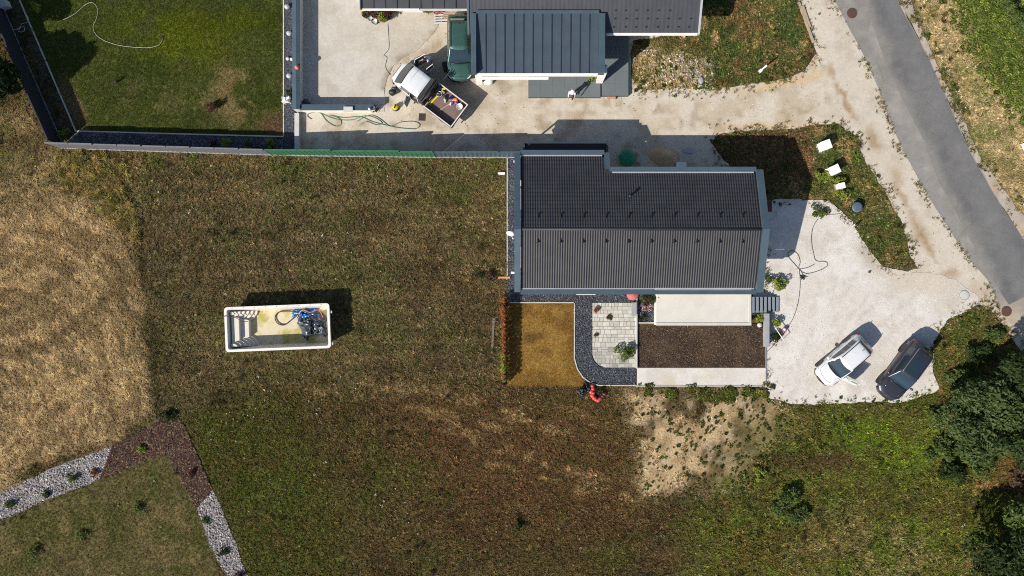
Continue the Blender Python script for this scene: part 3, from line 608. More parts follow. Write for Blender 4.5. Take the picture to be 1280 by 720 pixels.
# ---------------------------------------------------------------- fences and garden walls
def fence(label, p0, p1, n, h, panel_mats, post_mat, z0=-0.05, step=0.05):
    a = Vector((*W(*p0), 0)); b = Vector((*W(*p1), 0)); d = (b - a); L_ = d.length; d.normalize(); rz = math.atan2(d.y, d.x)
    t = thing('fence', label, 'fence', (a.x, a.y, 0), rz)
    pw = L_ / n
    for i in range(n):
        hh = h + ((i % 2) * step)
        mb = MB(); k = 2 * max(3, int(pw / 0.32)); top = []
        for j in range(k + 1):
            x = i * pw + pw * j / k; y = 0.018 if j % 2 else -0.018
            top.append((x, y, hh + step * (j / k)))
        P0 = [(p[0], p[1] - .006, 0.03) for p in top]; P1 = [(p[0], p[1] - .006, p[2]) for p in top]
        Q0 = [(p[0], p[1] + .006, 0.03) for p in top]; Q1 = [(p[0], p[1] + .006, p[2]) for p in top]
        mb.grid([P0, P1], smooth=False); mb.grid([Q1, Q0], smooth=False); mb.grid([P1, Q1], smooth=False)
        mb.build('fence_panel', panel_mats[i % len(panel_mats)], t)
        cp = MB(); cp.hexa([(i * pw + .03, -.05, hh + .002), ((i + 1) * pw - .03, -.05, hh + step), ((i + 1) * pw - .03, .05, hh + step), (i * pw + .03, .05, hh + .002)],
                           [(i * pw + .03, -.05, hh + .05), ((i + 1) * pw - .03, -.05, hh + step + .05), ((i + 1) * pw - .03, .05, hh + step + .05), (i * pw + .03, .05, hh + .05)])
        cp.build('top_rail', panel_mats[i % len(panel_mats)], t)
    for i in range(n + 1):
        mb = MB(); mb.box((i * pw, 0.045, (h + z0) / 2), (0.06, 0.05, h - z0)); mb.build('fence_post', post_mat, t)
    kb = MB(); kb.box((L_ / 2, 0, 0.0), (L_, 0.12, 0.12)); kb.build('kerb', m_grey, t)
    return t
fence('long grey metal fence below the green lawn', (76, 185), (340, 193.5), 9, 1.75, [m_greyf], m_greyf)
fence('bright green metal fence between meadow and lane', (341, 193.6), (545, 196.5), 5, 1.75, [m_green], m_dgreen, step=0.14)
fence('blue-grey metal fence meeting the house corner', (546, 196.4), (663, 196.4), 3, 1.8, [m_bluef], m_bluef)  # unseen end stretch under the roof added to stop light at the corner
fence('dark slanting fence along the left edge of the green lawn', (78, 180), (-60, -138), 11, 1.6, [m_darkf], m_darkf)
def wall_thing(name, label, p0, p1, wd, h, body, cap, capw, cat='wall', caph=0.05, ridge=0.0, extra=None):
    a = Vector((*W(*p0), 0)); b = Vector((*W(*p1), 0)); d = b - a; L_ = d.length; rz = math.atan2(d.y, d.x)
    t = thing(name, label, cat, (a.x, a.y, 0), rz)
    mb = MB(); mb.box((L_ / 2, 0, h / 2 - .05), (L_, wd, h + .1)); mb.build('wall', body, t)
    n = max(1, round(L_ / 2.2))
    for i in range(n):
        c = MB(); x0_, x1_ = L_ * i / n + .004, L_ * (i + 1) / n - .004
        if ridge:
            c.add([(x0_, -capw / 2, h), (x1_, -capw / 2, h), (x1_, 0.0, h + ridge), (x0_, 0.0, h + ridge), (x0_, capw / 2, h), (x1_, capw / 2, h), (x0_, 0, h - .01), (x1_, 0, h - .01)],
                  [(0, 1, 2, 3), (3, 2, 5, 4), (0, 6, 7, 1), (6, 4, 5, 7), (0, 3, 4, 6), (1, 7, 5, 2)])
        else: c.box(((x0_ + x1_) / 2, 0, h + caph / 2), (x1_ - x0_, capw, caph))
        c.build('coping', cap, t)
    return t
wall_thing('garden_wall', 'tall wall with blue-grey coping between gravel strip and concrete court', (375.6, 141), (375.6, -140), 0.42, 1.0, m_lgrey, m_blue, 0.56, ridge=0.08)
wall_thing('garden_wall', 'low wall with dark blue coping along the bottom of the concrete court', (379.5, 138.2), (470, 138.2), 0.30, 0.85, m_white, m_blue, 0.42, caph=0.06)
wall_thing('garden_wall', 'short pale wall in line with the tall coping, lane side', (373, 189), (373, 143), 0.30, 0.35, m_lgrey, m_lgrey, 0.32)
wall_thing('retaining_wall', 'narrow grey wall under the steps beside the gravel yard', (955.6, 433), (955.6, 391.5), 0.24, 0.55, m_grey, m_grey, 0.28, caph=0.04)

# ---------------------------------------------------------------- houses
def tiled_slope(xa, xb, ye, yr, ze, zr, pitch, course, mat, name, parent, amp=0.036, lip=0.018, notch=None):
    L_ = math.hypot(yr - ye, zr - ze); n = max(2, round(L_ / course)); nc = round((xb - xa) / pitch)
    u = Vector((0, (yr - ye) / L_, (zr - ze) / L_)); nn = Vector((0, -u.z, u.y))
    if nn.z < 0: nn = -nn
    prof = ((0, 0), (0.2, 0.25), (0.36, 0.9), (0.52, 1.0), (0.68, 0.8), (0.84, 0.15))
    vs, fs = [], []
    for r in range(n):
        s0, s1 = L_ * r / n, L_ * (r + 1) / n
        b = len(vs); m_ = 0
        dz = random.uniform(-.001, .001)
        for s_, lf in ((s0, lip), (s1 + 0.02, 0.0)):
            m_ = 0
            for c in range(nc):
                for fx, fz in prof:
                    p = Vector((xa + (c + fx) * pitch, ye, ze)) + u * s_ + nn * (lf + dz + amp * fz); vs.append(p); m_ += 1
            vs.append(Vector((xa + nc * pitch, ye, ze)) + u * s_ + nn * lf); m_ += 1
        for i in range(m_ - 1):
            f = (b + i, b + i + 1, b + m_ + i + 1, b + m_ + i); fs.append(f if ye < yr else f[::-1])
        # little front face of the course
        b2 = len(vs)
        for i in range(m_): vs.append(vs[b + i] - nn * 0.022)
        for i in range(m_ - 1):
            f = (b2 + i, b2 + i + 1, b + i + 1, b + i); fs.append(f if ye < yr else f[::-1])
    me = bpy.data.meshes.new(name); me.from_pydata(vs, [], fs); me.materials.append(mat)
    me.polygons.foreach_set('use_smooth', [True] * len(fs)); me.update()
    o = link(name, me, None, parent); o['kind'] = 'stuff'
    md = o.modifiers.new('edges', 'EDGE_SPLIT'); md.split_angle = R(50)
    return o
def quad_box(parent, name, mat, b, t):
    mb = MB(); mb.hexa(b, t); return mb.build(name, mat, parent)
def bar(parent, name, mat, p, q_, wd, ht, up=0.0):      # rectangular bar from p to q, width across, height down
    p, q_ = Vector(p), Vector(q_); d = (q_ - p).normalized(); n = d.cross(Vector((0, 0, 1))).normalized() * wd / 2; u = Vector((0, 0, ht))
    mb = MB(); mb.hexa([p - n - u, p + n - u, q_ + n - u, q_ - n - u], [p - n, p + n, q_ + n, q_ - n]); return mb.build(name, mat, parent)
def window(parent, c, wd, ht, face):       # face: outward unit axis 'x+','x-','y+','y-'
    ax = face[0]; s_ = 1 if face[1] == '+' else -1
    def put(mb, du, dz, off, w_, h_, t_):
        if ax == 'y': mb.box((c[0] + du, c[1] + s_ * off, c[2] + dz), (w_, t_, h_))
        else: mb.box((c[0] + s_ * off, c[1] + du, c[2] + dz), (t_, w_, h_))
    f = MB()
    for du, dz, w_, h_ in ((0, ht / 2 - .04, wd, .08), (0, -ht / 2 + .04, wd, .08), (wd / 2 - .04, 0, .08, ht - .16), (-wd / 2 + .04, 0, .08, ht - .16), (0, 0, .06, ht - .16)): put(f, du, dz, 0.03, w_, h_, .06)
    fo = f.build('window', m_blued, parent)
    g = MB(); put(g, 0, 0, 0.018, wd - .16, ht - .16, .02); g.build('pane', m_winglass, fo)
    sl_ = MB(); put(sl_, 0, -ht / 2 - .03, 0.07, wd + .1, .05, .16); sl_.build('sill', m_gutter, fo)

# main house
HX0, HX1, HY0, HYR, HY1 = 0.414, 16.92, 0.01, 3.945, 7.88
EZ, RZ = 3.20, 4.35; SL = (RZ - EZ) / (HYR - HY0)
house = thing('house', 'large L-shaped house with dark ribbed tile roof framed in blue-grey metal', 'house', (0, 0, 0))
ex1, ey = 6.51, 9.11; ez = EZ - SL * (ey - HY1)
tiled_slope(HX0 + .2, HX1 - .15, HY0, HYR, EZ, RZ, 0.168, 0.36, m_tile, 'roof_tiles', house)
tiled_slope(HX0 + .2, HX1 - .15, HY1, HYR, EZ, RZ, 0.168, 0.30, m_tile, 'roof_tiles', house)
tiled_slope(HX0 + .2, ex1 - .1, ey, HY1 - .02, ez, EZ + .008, 0.168, 0.30, m_tile, 'roof_tiles', house)
rc = MB(); rc.lathe([(0.10, HX0 + .2), (0.10, HX1 - .15)], (0, 0, 0), 10); o = rc.build('ridge_cap', m_tile, house); o.rotation_euler = (0, R(90), 0); o.location = (0, HYR, RZ + 0.0); o.scale = (0.7, 1, 1)
wl = MB()
wl.prism([(HX0 + .35, HY0 + .4), (HX1 - .5, HY0 + .4), (HX1 - .5, HYR), (HX0 + .35, HYR)], -0.1, [EZ - .1 + .4 * SL - .1, EZ - .1 + .4 * SL - .1, RZ - .2, RZ - .2])
wl.prism([(HX0 + .35, HYR), (HX1 - .5, HYR), (HX1 - .5, HY1 - .4), (HX0 + .35, HY1 - .4)], -0.1, [RZ - .2, RZ - .2, EZ - .2 + .4 * SL, EZ - .2 + .4 * SL])
wl.prism([(HX0 + .06, HY1 - .4), (ex1 - .2, HY1 - .4), (ex1 - .2, ey - .02), (HX0 + .06, ey - .02)], -0.1, [EZ - .2 + .4 * SL, EZ - .2 + .4 * SL, ez - .18, ez - .18])
wl.build('wall', m_white, house)
# verges, eaves with box gutters
g = 0.09
for x, xi, yS, yN, zN in ((HX0 - .04, 0, HY0, ey, ez), (HX1 + .10, 1, HY0, HY1, EZ)):
    wdv = 0.42 if xi == 0 else 0.46
    bar(house, 'verge', m_blue, (x, yS - .30, EZ - .30 * SL + .10 + g), (x, HYR, RZ + .10 + g), wdv, 0.42)
    bar(house, 'verge', m_blue, (x, HYR + .001, RZ + .10 + g), (x, yN + .26, zN - .26 * SL + .10 + g), wdv, 0.42)
bar(house, 'verge', m_blue, (ex1 + .06, HY1 + .36, EZ - .36 * SL + .1 + g), (ex1 + .06, ey + .26, ez - .26 * SL + .1 + g), 0.34, 0.42)
def eave(y, xa, xb, z, s_):
    bar(house, 'fascia', m_blue, (xa, y + s_ * .30, z + .08), (xb, y + s_ * .30, z + .08), 0.30, 0.36)
    bar(house, 'gutter', m_gutter, (xa + .15, y + s_ * .075, z + .02), (xb - .15, y + s_ * .075, z + .02), 0.10, 0.12)
eave(HY0, HX0 + .175, HX1 - .135, EZ, -1); eave(HY1, ex1 + .24, HX1 - .135, EZ, 1); eave(ey, HX0 + .175, ex1 - .12, ez, 1)
# open canopy frame in front of the extension
can = MB(); cz = 2.30; xa, yb = W(654, 178.5, cz); xb, _ = W(760, 178, cz); ya = ey + .42
can.box(((xa + xb) / 2, yb, cz), (xb - xa, .10, .26)); can.box((xa + .05, (ya + yb) / 2 - .01, cz), (.10, yb - ya - .12, .25)); can.box((xb - .05, (ya + yb) / 2 - .01, cz), (.10, yb - ya - .12, .25))
can.build('canopy_frame', m_blued, house)
cf = MB(); cf.box(((xa + xb) / 2, (ya + yb) / 2 - .2, cz - .12), (xb - xa - .22, yb - ya + .3, .03)); cf.build('canopy_sheet', m_black, house)
for i in range(3):
    mb = MB(); mb.box((xa + .06 + (xb - xa - .12) * i / 2, yb, (cz - .13) / 2), (.10, .08, cz - .14)); mb.build('canopy_post', m_blued, house)
for pyx, pts in ((271, 'n'), (301.7, 's')):
    for i in range(10):
        px = 671.8 + 28.3 * i; z = RZ - .35; x, y = W(px, pyx, z); dz_ = RZ - SL * abs(y - HYR)
        mb = MB(); mb.box((x, y, dz_ + .09), (.05, .26, .10)); mb.box((x, y + (.10 if pts == 'n' else -.10), dz_ + .13), (.14, .05, .10)); mb.build('snow_guard', m_black, house)
x, y = W(790, 243, 4.8); vp = MB(); vp.lathe([(.07, 0), (.07, .45), (.11, .46), (.11, .56), (.02, .6)], (x, y, RZ - SL * abs(y - HYR) - .05), 10); vp.build('vent_pipe', m_black, house)
for c_, w_, h_, f_ in (((3.2, HY0 + .4, 1.5), 2.4, 2.0, 'y-'), ((8.2, HY0 + .4, 1.5), 1.6, 2.0, 'y-'), ((13.4, HY0 + .4, 1.75), 3.0, 1.6, 'y-'), ((HX1 - .5, 5.8, 1.7), 1.4, 1.2, 'x+'), ((HX0 + .35, 2.2, 1.7), 1.4, 1.2, 'x-'), ((HX0 + .35, 6.4, 1.7), 1.4, 1.2, 'x-'), ((10.0, HY1 - .4, 1.8), 1.2, 1.0, 'y+'), ((14.0, HY1 - .4, 1.8), 1.2, 1.0, 'y+')): window(house, c_, w_, h_, f_)
dr = MB(); dr.box((3.4, ey - .0, 1.02), (1.1, .06, 2.04)); d_ = dr.build('door', m_blued, house); hd = MB(); hd.box((3.8, ey + .05, 1.0), (.04, .04, .5)); hd.build('handle', m_alu, d_)
for x, y, s_ in ((HX0 + .6, HY0 + .34, 1), (HX1 - .8, HY0 + .34, 1), (HX1 - .8, HY1 - .34, -1)):
    mb = MB(); mb.lathe([(.05, 0.02), (.05, EZ - .15)], (x, y, 0), 8); mb.build('downpipe', m_gutter, house)
pl = MB(); pl.box((HX0 + .335, HYR - .9, 2.6), (.03, .18, .12)); pl.build('wall_lamp', m_wplas, house)

# satellite dish, lamps on the gable
t = thing('satellite_dish', 'small white satellite dish on the left gable of the tiled house', 'satellite dish', (*W(640.5, 293, 3.3), 3.3))
mb = MB(); mb.lathe([(0.02, 0.09), (.16, .06), (.30, 0.0), (.31, .01), (.16, .075), (.02, .105)], n=18); o = mb.build('dish', m_wplas, t); o.rotation_euler = (R(58), R(-26), 0); o.location = (-.12, .02, .28)
mb = MB(); mb.tube([(.15, 0, -.1), (0, 0, -.05), (-.06, .02, .22)], .025); mb.build('mast', m_alu, t)
mb = MB(); mb.tube([(-.1, 0, .2), (.02, -.28, .22)], .014); mb.box((.03, -.31, .23), (.09, .07, .07)); mb.build('receiver_arm', m_wplas, t)
t = thing('security_camera', 'tiny white camera on the left gable near the dry lawn', 'camera', (*W(642.5, 341, 2.9), 2.9))
mb = MB(); mb.box((-.06, 0, 0), (.30, .14, .14)); mb.build('housing', m_wplas, t); mb = MB(); mb.box((.14, 0, .0), (.14, .05, .05)); mb.build('bracket', m_alu, t); mb = MB(); mb.box((-.22, 0, 0), (.02, .09, .09)); mb.build('lens', m_black, t)

# terrace and steps
ter = MB(); TZ = 0.85
tp = [W(822, 369, TZ), W(820.5, 376, TZ), W(820.5, 406.5, TZ), W(938.5, 406.5, TZ), W(938.5, 369, TZ)]
tp[0] = (tp[0][0], 0.38); tp[4] = (tp[4][0], 0.38)
terr = thing('terrace', 'white raised terrace under the front eave of the tiled house', 'terrace', (0, 0, 0))
mb = MB(); mb.prism(tp, -.05, TZ - .07); mb.build('terrace_wall', m_white, terr)
m_slab = M('terrace_slab', A(221, 216, 206), 0.85, 0, 0.05, 1.5, 0.05, bmp=0.004, stain=0.08)
mb = MB(); mb.prism([(p[0] + (-.06 if p[0] < 14 else .06) * 0, p[1]) for p in tp], TZ - .068, TZ - .004); mb.build('slab', m_slab, terr)
tx0, tx1 = tp[2][0], tp[3][0]; ty0 = tp[2][1]
mb = MB(); mb.box(((tx0 + tx1) / 2, ty0 + .07, TZ + .012), (tx1 - tx0 + .06, .18, .05)); mb.build('coping', m_lgrey, terr)
mb = MB(); mb.box((tx1 - .06, (ty0 + .16 + 0.36) / 2 + .01, TZ + .012), (.16, .36 - ty0 - .18, .049)); mb.build('coping', m_lgrey, terr)
stp = thing('steps', 'seven grey steps from the white terrace down to the gravel yard', 'steps', (0, 0, 0))
m_step = M('step_stone', (0.19, 0.22, 0.25), 0.7, 0, 0.1, 4, 0.1, stain=0.2)
sx0 = W(940, 0, .8)[0]; sy0, sy1 = W(0, 390.5, .4)[1], W(0, 371, .4)[1]
for i in range(7):
    zt = 0.79 - i * 0.11; xa = sx0 + i * 0.335
    mb = MB(); mb.box((xa + .10, (sy0 + sy1) / 2, zt - .05), (.20, sy1 - sy0, .10)); mb.build('tread', m_step, stp, 0.01)
mb = MB(); mb.prism([(sx0, sy0 + .06), (sx0 + 2.3, sy0 + .06), (sx0 + 2.3, sy1 - .06), (sx0, sy1 - .06)], -.05, [0.62, .005, .005, 0.62]); mb.build('stringer', m_blued, stp)

# neighbouring house with carport
nb = thing('house', 'neighbouring house with plain dark tile roof and seamed metal carport roof', 'house', (0, 0, 0))
NX0, NX1 = -2.95, 12.95; NE, NEZ, NR = 17.65, 2.95, 23.6; NS = math.tan(R(21)); NRZ = NEZ + (NR - NE) * NS
tiled_slope(NX0, NX1 - .1, NE, NR, NEZ, NRZ, 0.30, 0.36, m_tile2, 'roof_tiles', nb, amp=0.006, lip=0.014)
tiled_slope(NX0, NX1 - .1, 2 * NR - NE, NR, NEZ, NRZ, 0.30, 0.36, m_tile2, 'roof_tiles', nb, amp=0.006, lip=0.014)
mb = MB(); mb.prism([(NX0 + .4, NE + 1.6), (NX1 - .5, NE + 1.6), (NX1 - .5, NR), (NX0 + .4, NR)], -.1, [NEZ - .15 + 1.6 * NS, NEZ - .15 + 1.6 * NS, NRZ - .15, NRZ - .15])
mb.prism([(NX0 + .4, NR), (NX1 - .5, NR), (NX1 - .5, 2 * NR - NE - .5), (NX0 + .4, 2 * NR - NE - .5)], -.1, [NRZ - .15, NRZ - .15, NEZ - .15 + .5 * NS, NEZ - .15 + .5 * NS]); mb.build('wall', m_white, nb)
for x in (NX0 - .06, NX1 - .03):
    bar(nb, 'verge', m_gutter if x > 0 else m_blue, (x, NE - .1, NEZ - .04 + .08), (x, NR, NRZ + .08), 0.14, 0.24); bar(nb, 'verge', m_blue, (x, NR + .002, NRZ + .08), (x, 2 * NR - NE + .1, NEZ + .04), 0.14, 0.24)
bar(nb, 'gutter', m_white, (6.55, NE - .06, NEZ - .02), (NX1 - .12, NE - .06, NEZ - .02), 0.14, 0.15)
bar(nb, 'soffit', m_blued, (NX0 + .02, NE + .85, NEZ + .0), (NX1 - .12, NE + .85, NEZ + .0), 1.6, 0.05)
for i in range(22):
    px = 768 + (i % 8) * 13.5 + random.uniform(-1, 1); row = i // 8; x, y = W(px, 33 - row * 9, NEZ + .3)
    if x > NX1 - .4: continue
    mb = MB(); mb.box((x, y, NEZ + (y - NE) * NS + .05), (.10, .05, .08)); mb.build('snow_guard', m_black, nb)
mb = MB(); mb.lathe([(.045, .03), (.045, NEZ - .1)], (12.2, NE + 1.52, 0), 8); mb.build('downpipe', m_gutter, nb)
window(nb, (9.8, NE + 1.6, 1.7), 1.6, 1.2, 'y-'); window(nb, (NX1 - .5, 20.5, 1.7), 1.4, 1.2, 'x+')
# carport roof: single panels
CX0, CX1, CY0, CY1, CZ0, CZ1 = -2.45, 5.95, 14.86, 18.75, 3.02, 3.5
npan = 13; pw = (CX1 - CX0) / npan
for i in range(npan):
    xa = CX0 + i * pw; xb = xa + pw
    mb = MB(); e = 0.012; hs = .045
    def at(x, dz): return (x, CY0, CZ0 + dz), (x, CY1, CZ1 + dz)
    cols = [at(xa + e, hs), at(xa + e + .02, hs), at(xa + e + .025, 0), at((xa + xb) / 2, -.004), at(xb - e - .005, 0), at(xb - e, .03)]
    mb.grid([[c[0] for c in cols], [c[1] for c in cols]], smooth=False); mb.grid([[(c[1][0], c[1][1], c[1][2] - .06) for c in cols], [(c[0][0], c[0][1], c[0][2] - .06) for c in cols]], smooth=False)
    mb.build('roof_panel', m_seam, nb)
quad_box(nb, 'roof_deck', m_blued, [(CX0, CY0, CZ0 - .16), (CX1, CY0, CZ0 - .16), (CX1, CY1, CZ1 - .16), (CX0, CY1, CZ1 - .16)], [(CX0, CY0, CZ0 - .055), (CX1, CY0, CZ0 - .055), (CX1, CY1, CZ1 - .055), (CX0, CY1, CZ1 - .055)])
for xa, xb in ((-2.82, CX0), (CX1, 6.36)):
    quad_box(nb, 'parapet', m_blue, [(xa, CY0 - .10, 2.86), (xb, CY0 - .10, 2.86), (xb, CY1, 3.2), (xa, CY1, 3.2)], [(xa, CY0 - .10, 3.46), (xb, CY0 - .10, 3.46), (xb, CY1, 3.62), (xa, CY1, 3.62)])
quad_box(nb, 'ridge_flashing', m_blue, [(CX0 + .002, CY1, 3.3), (CX1 - .002, CY1, 3.3), (CX1 - .002, CY1 + .2, 3.3), (CX0 + .002, CY1 + .2, 3.3)], [(CX0 + .002, CY1, 3.6), (CX1 - .002, CY1, 3.6), (CX1 - .002, CY1 + .2, 3.62), (CX0 + .002, CY1 + .2, 3.62)])
bar(nb, 'fascia', m_white, (CX0 + .01, CY0 - .06, CZ0 - .03), (CX1 - .01, CY0 - .06, CZ0 - .03), 0.10, 0.42)
bar(nb, 'beam', m_white, (-2.4, CY0 - .16, 2.45), (2.55, CY0 - .16, 2.45), 0.12, 0.28)
for px in (599.5, 748.3):
    x, y = W(px, 102.2); mb = MB(); mb.box((x, y, 1.40), (.46, .42, 2.9)); mb.build('column', m_white, nb)
m_deckt = M('grey_floor_tile', A(112, 120, 122), 0.8, 0, 0.08, 1.2, 0.06, stain=0.15)
tile_pts = [(660.5, 121.3, 750.5, 60), (752.2, 119.6, 785.5, 44)]
carp = thing('platform', 'raised grey tiled platform under and beside the carport', 'platform', (0, 0, 0))
PZ = 0.32
for xa_, ya_, xb_, yb_ in tile_pts:
    xa, y0_ = W(xa_, ya_, PZ); xb, y1_ = W(xb_, yb_, PZ)
    mb = MB(); mb.prism([(xa, y0_), (xb, y0_), (xb, y1_), (xa, y1_)], -.05, PZ - .03); mb.build('base', m_blued, carp)
    nx, ny = max(1, round((xb - xa) / 0.9)), max(1, round((y1_ - y0_) / 0.9))
    for i in range(nx):
        for j in range(ny):
            ax, bx = xa + (xb - xa) * i / nx + .003, xa + (xb - xa) * (i + 1) / nx - .003; ay, by = y0_ + (y1_ - y0_) * j / ny + .003, y0_ + (y1_ - y0_) * (j + 1) / ny - .003
            mb = MB(); mb.box(((ax + bx) / 2, (ay + by) / 2, PZ - .014), (bx - ax, by - ay, .03)); mb.build('tile', m_deckt, carp)
# lower wing at the top edge
wg = thing('house_wing', 'low grey sheet roof at the top edge above the potted flowers', 'roof', (0, 0, 0))
wx0, wy0 = W(452, 10.5, 2.7); wx1 = -2.98 - .12; wz = 2.7
nsh = 9; sw = (wx1 - wx0) / nsh
for i in range(nsh):
    xa = wx0 + i * sw; cols = []
    for fx, fz in ((0.01, .05), (.05, .05), (.07, 0), (.5, 0), (.96, 0), (.99, .03)):
        cols.append(((xa + fx * sw, wy0, wz + fz), (xa + fx * sw, wy0 + 7, wz + 1.3 + fz)))
    mb = MB(); mb.grid([[c[0] for c in cols], [c[1] for c in cols]], smooth=False); mb.build('roof_panel', m_tile2, wg)
quad_box(wg, 'roof_deck', m_blued, [(wx0, wy0, wz - .16), (wx1, wy0, wz - .16), (wx1, wy0 + 7, wz + 1.14), (wx0, wy0 + 7, wz + 1.14)], [(wx0, wy0, wz - .01), (wx1, wy0, wz - .01), (wx1, wy0 + 7, wz + 1.29), (wx0, wy0 + 7, wz + 1.29)])
bar(wg, 'gutter', m_white, (wx0 + .05, wy0 - .05, wz - .02), (wx0 + 4.0, wy0 - .05, wz - .02), .10, .14); bar(wg, 'gutter', m_lgrey, (wx0 + 4.02, wy0 - .05, wz - .06), (wx1, wy0 - .05, wz - .06), .10, .14)
bar(wg, 'verge', m_blued, (wx0 - .05, wy0 - .05, wz + .08), (wx0 - .05, wy0 + 7, wz + 1.38), .10, .22)
mb = MB(); mb.box(((wx0 + wx1) / 2, wy0 + 3.9, 1.2), (wx1 - wx0 - .8, 6.0, 2.5)); mb.build('wall', m_white, wg)

# ---------------------------------------------------------------- scattered ground cover (instanced through geometry nodes, kind = stuff)
def proto_collection(name, meshes):
    col = bpy.data.collections.new(name)
    for i, me in enumerate(meshes):
        o = bpy.data.objects.new('%s_%02d' % (name, i), me); col.objects.link(o)
    return col
def scatter(name, x, y, z, tint, scl, nvar, col, tilt=0.0, rot=None):
    n = len(x); me = bpy.data.meshes.new(name)
    me.vertices.add(n); me.vertices.foreach_set('co', np.stack([x, y, z], 1).astype(np.float32).ravel())
    def at(nm, typ, key, v): a = me.attributes.new(nm, typ, 'POINT'); a.data.foreach_set(key, np.ascontiguousarray(v).ravel())
    at('tint', 'FLOAT_COLOR', 'color', np.concatenate([np.clip(tint, 0.002, .85), np.ones((n, 1))], 1).astype(np.float32))
    at('scl', 'FLOAT', 'value', scl.astype(np.float32))
    rz = RNG.uniform(0, 6.283, n) if rot is None else rot
    at('rot', 'FLOAT_VECTOR', 'vector', np.stack([RNG.uniform(-tilt, tilt, n), RNG.uniform(-tilt, tilt, n), rz], 1).astype(np.float32))
    at('pick', 'INT', 'value', RNG.integers(0, nvar, n).astype(np.int32))
    o = link(name, me, None); o['kind'] = 'stuff'
    ng = bpy.data.node_groups.new(name, 'GeometryNodeTree'); N, L = ng.nodes, ng.links
    ng.interface.new_socket('Geometry', in_out='INPUT', socket_type='NodeSocketGeometry'); ng.interface.new_socket('Geometry', in_out='OUTPUT', socket_type='NodeSocketGeometry')
    gi, go = N.new('NodeGroupInput'), N.new('NodeGroupOutput'); ip = N.new('GeometryNodeInstanceOnPoints'); ci = N.new('GeometryNodeCollectionInfo')
    ci.inputs['Collection'].default_value = col; ci.inputs['Separate Children'].default_value = True; ci.inputs['Reset Children'].default_value = True
    def na(t, nm): k_ = N.new('GeometryNodeInputNamedAttribute'); k_.data_type = t; k_.inputs['Name'].default_value = nm; return k_.outputs['Attribute']
    L.new(gi.outputs[0], ip.inputs['Points']); L.new(ci.outputs[0], ip.inputs['Instance']); ip.inputs['Pick Instance'].default_value = True
    L.new(na('INT', 'pick'), ip.inputs['Instance Index']); L.new(na('FLOAT_VECTOR', 'rot'), ip.inputs['Rotation']); L.new(na('FLOAT', 'scl'), ip.inputs['Scale'])
    L.new(ip.outputs[0], go.inputs[0])
    md = o.modifiers.new('scatter', 'NODES'); md.node_group = ng
    return o
def blade_mesh(nm, n, rad, l0, l1, lean0, lean1, wd, mat=None):
    mb = MB()
    for _ in range(n):
        a = random.uniform(0, 6.283); r = rad * math.sqrt(random.random()); b = random.uniform(0, 6.283); p = Vector((r * math.cos(b), r * math.sin(b), -0.02))
        L_ = random.uniform(l0, l1); le = R(random.uniform(lean0, lean1)); d = Vector((math.cos(a), math.sin(a), 0)); s_ = Vector((-d.y, d.x, 0)) * wd * random.uniform(.7, 1.3)
        m_ = p + (d * math.sin(le * .6) + Vector((0, 0, math.cos(le * .6)))) * L_ * .5; e_ = m_ + (d * math.sin(min(le * 1.3, 1.65)) + Vector((0, 0, math.cos(min(le * 1.3, 1.65))))) * L_ * .5
        mb.add([p - s_, p + s_, m_ + s_ * .8, m_ - s_ * .8, e_], [(0, 1, 2, 3), (3, 2, 4)])
    return mb.mesh(nm, mat or m_tint)
def rosette_mesh(nm, n, r, wd, lift, mat=None):
    mb = MB()
    for k in range(n):
        a = k * 2.4 + random.uniform(-.4, .4); L_ = r * random.uniform(.55, 1); h = random.uniform(.2, 1) * lift; d = Vector((math.cos(a), math.sin(a), 0)); s_ = Vector((-d.y, d.x, 0)) * wd * random.uniform(.7, 1.2)
        p = Vector((0, 0, 0)); q1 = d * L_ * .55 + Vector((0, 0, h)); q2 = d * L_ + Vector((0, 0, h * .55))
        mb.add([p, q1 - s_, q2, q1 + s_], [(0, 1, 2, 3)])
    return mb.mesh(nm, mat or m_tint)
def stone_mesh(nm, flat_=0.6, jit=.25):
    mb = MB(); mb.ball((0, 0, 0), 1.0, (1, random.uniform(.6, .95), flat_), 6, 0, jit); me = mb.mesh(nm, m_stone); me.polygons.foreach_set('use_smooth', [False] * len(me.polygons)); return me
def disc_mesh(nm, n):
    mb = MB()
    for k in range(n):
        a = random.uniform(0, 6.28); r = .10 * math.sqrt(random.random()) if n > 1 else 0; c_ = (r * math.cos(a), r * math.sin(a), random.uniform(.14, .24)); q_ = random.uniform(.026, .045)
        mb.add([(c_[0] + q_ * math.cos(t), c_[1] + q_ * math.sin(t), c_[2]) for t in np.arange(6) * 1.047], [tuple(range(6))])
        mb.add([(c_[0] - .004, c_[1], 0), (c_[0] + .004, c_[1], 0), (c_[0], c_[1], c_[2] - .002)], [(0, 1, 2)])
    return mb.mesh(nm, m_tint)
K_MEADOW = proto_collection('meadow_tuft', [blade_mesh('meadow_tuft', 12, .055, .10, .24, 20, 75, .017) for _ in range(8)])
K_LAWN = proto_collection('lawn_tuft', [blade_mesh('lawn_tuft', 14, .08, .05, .11, 15, 80, .013) for _ in range(5)])
K_STRAW = proto_collection('straw_tuft', [blade_mesh('straw_tuft', 9, .07, .14, .30, 55, 90, .018) for _ in range(6)])
K_WEED = proto_collection('weed_rosette', [rosette_mesh('weed_rosette', random.randint(9, 16), .22, .05, .14) for _ in range(6)])
K_FLOWER = proto_collection('flower_head', [disc_mesh('flower_head', k_) for k_ in (1, 1, 2, 3, 4)])
K_STONE = proto_collection('stone', [stone_mesh('stone', random.uniform(.45, .8)) for _ in range(6)])
K_CHIP = proto_collection('bark_chip', [stone_mesh('bark_chip', .25, .4) for _ in range(5)])

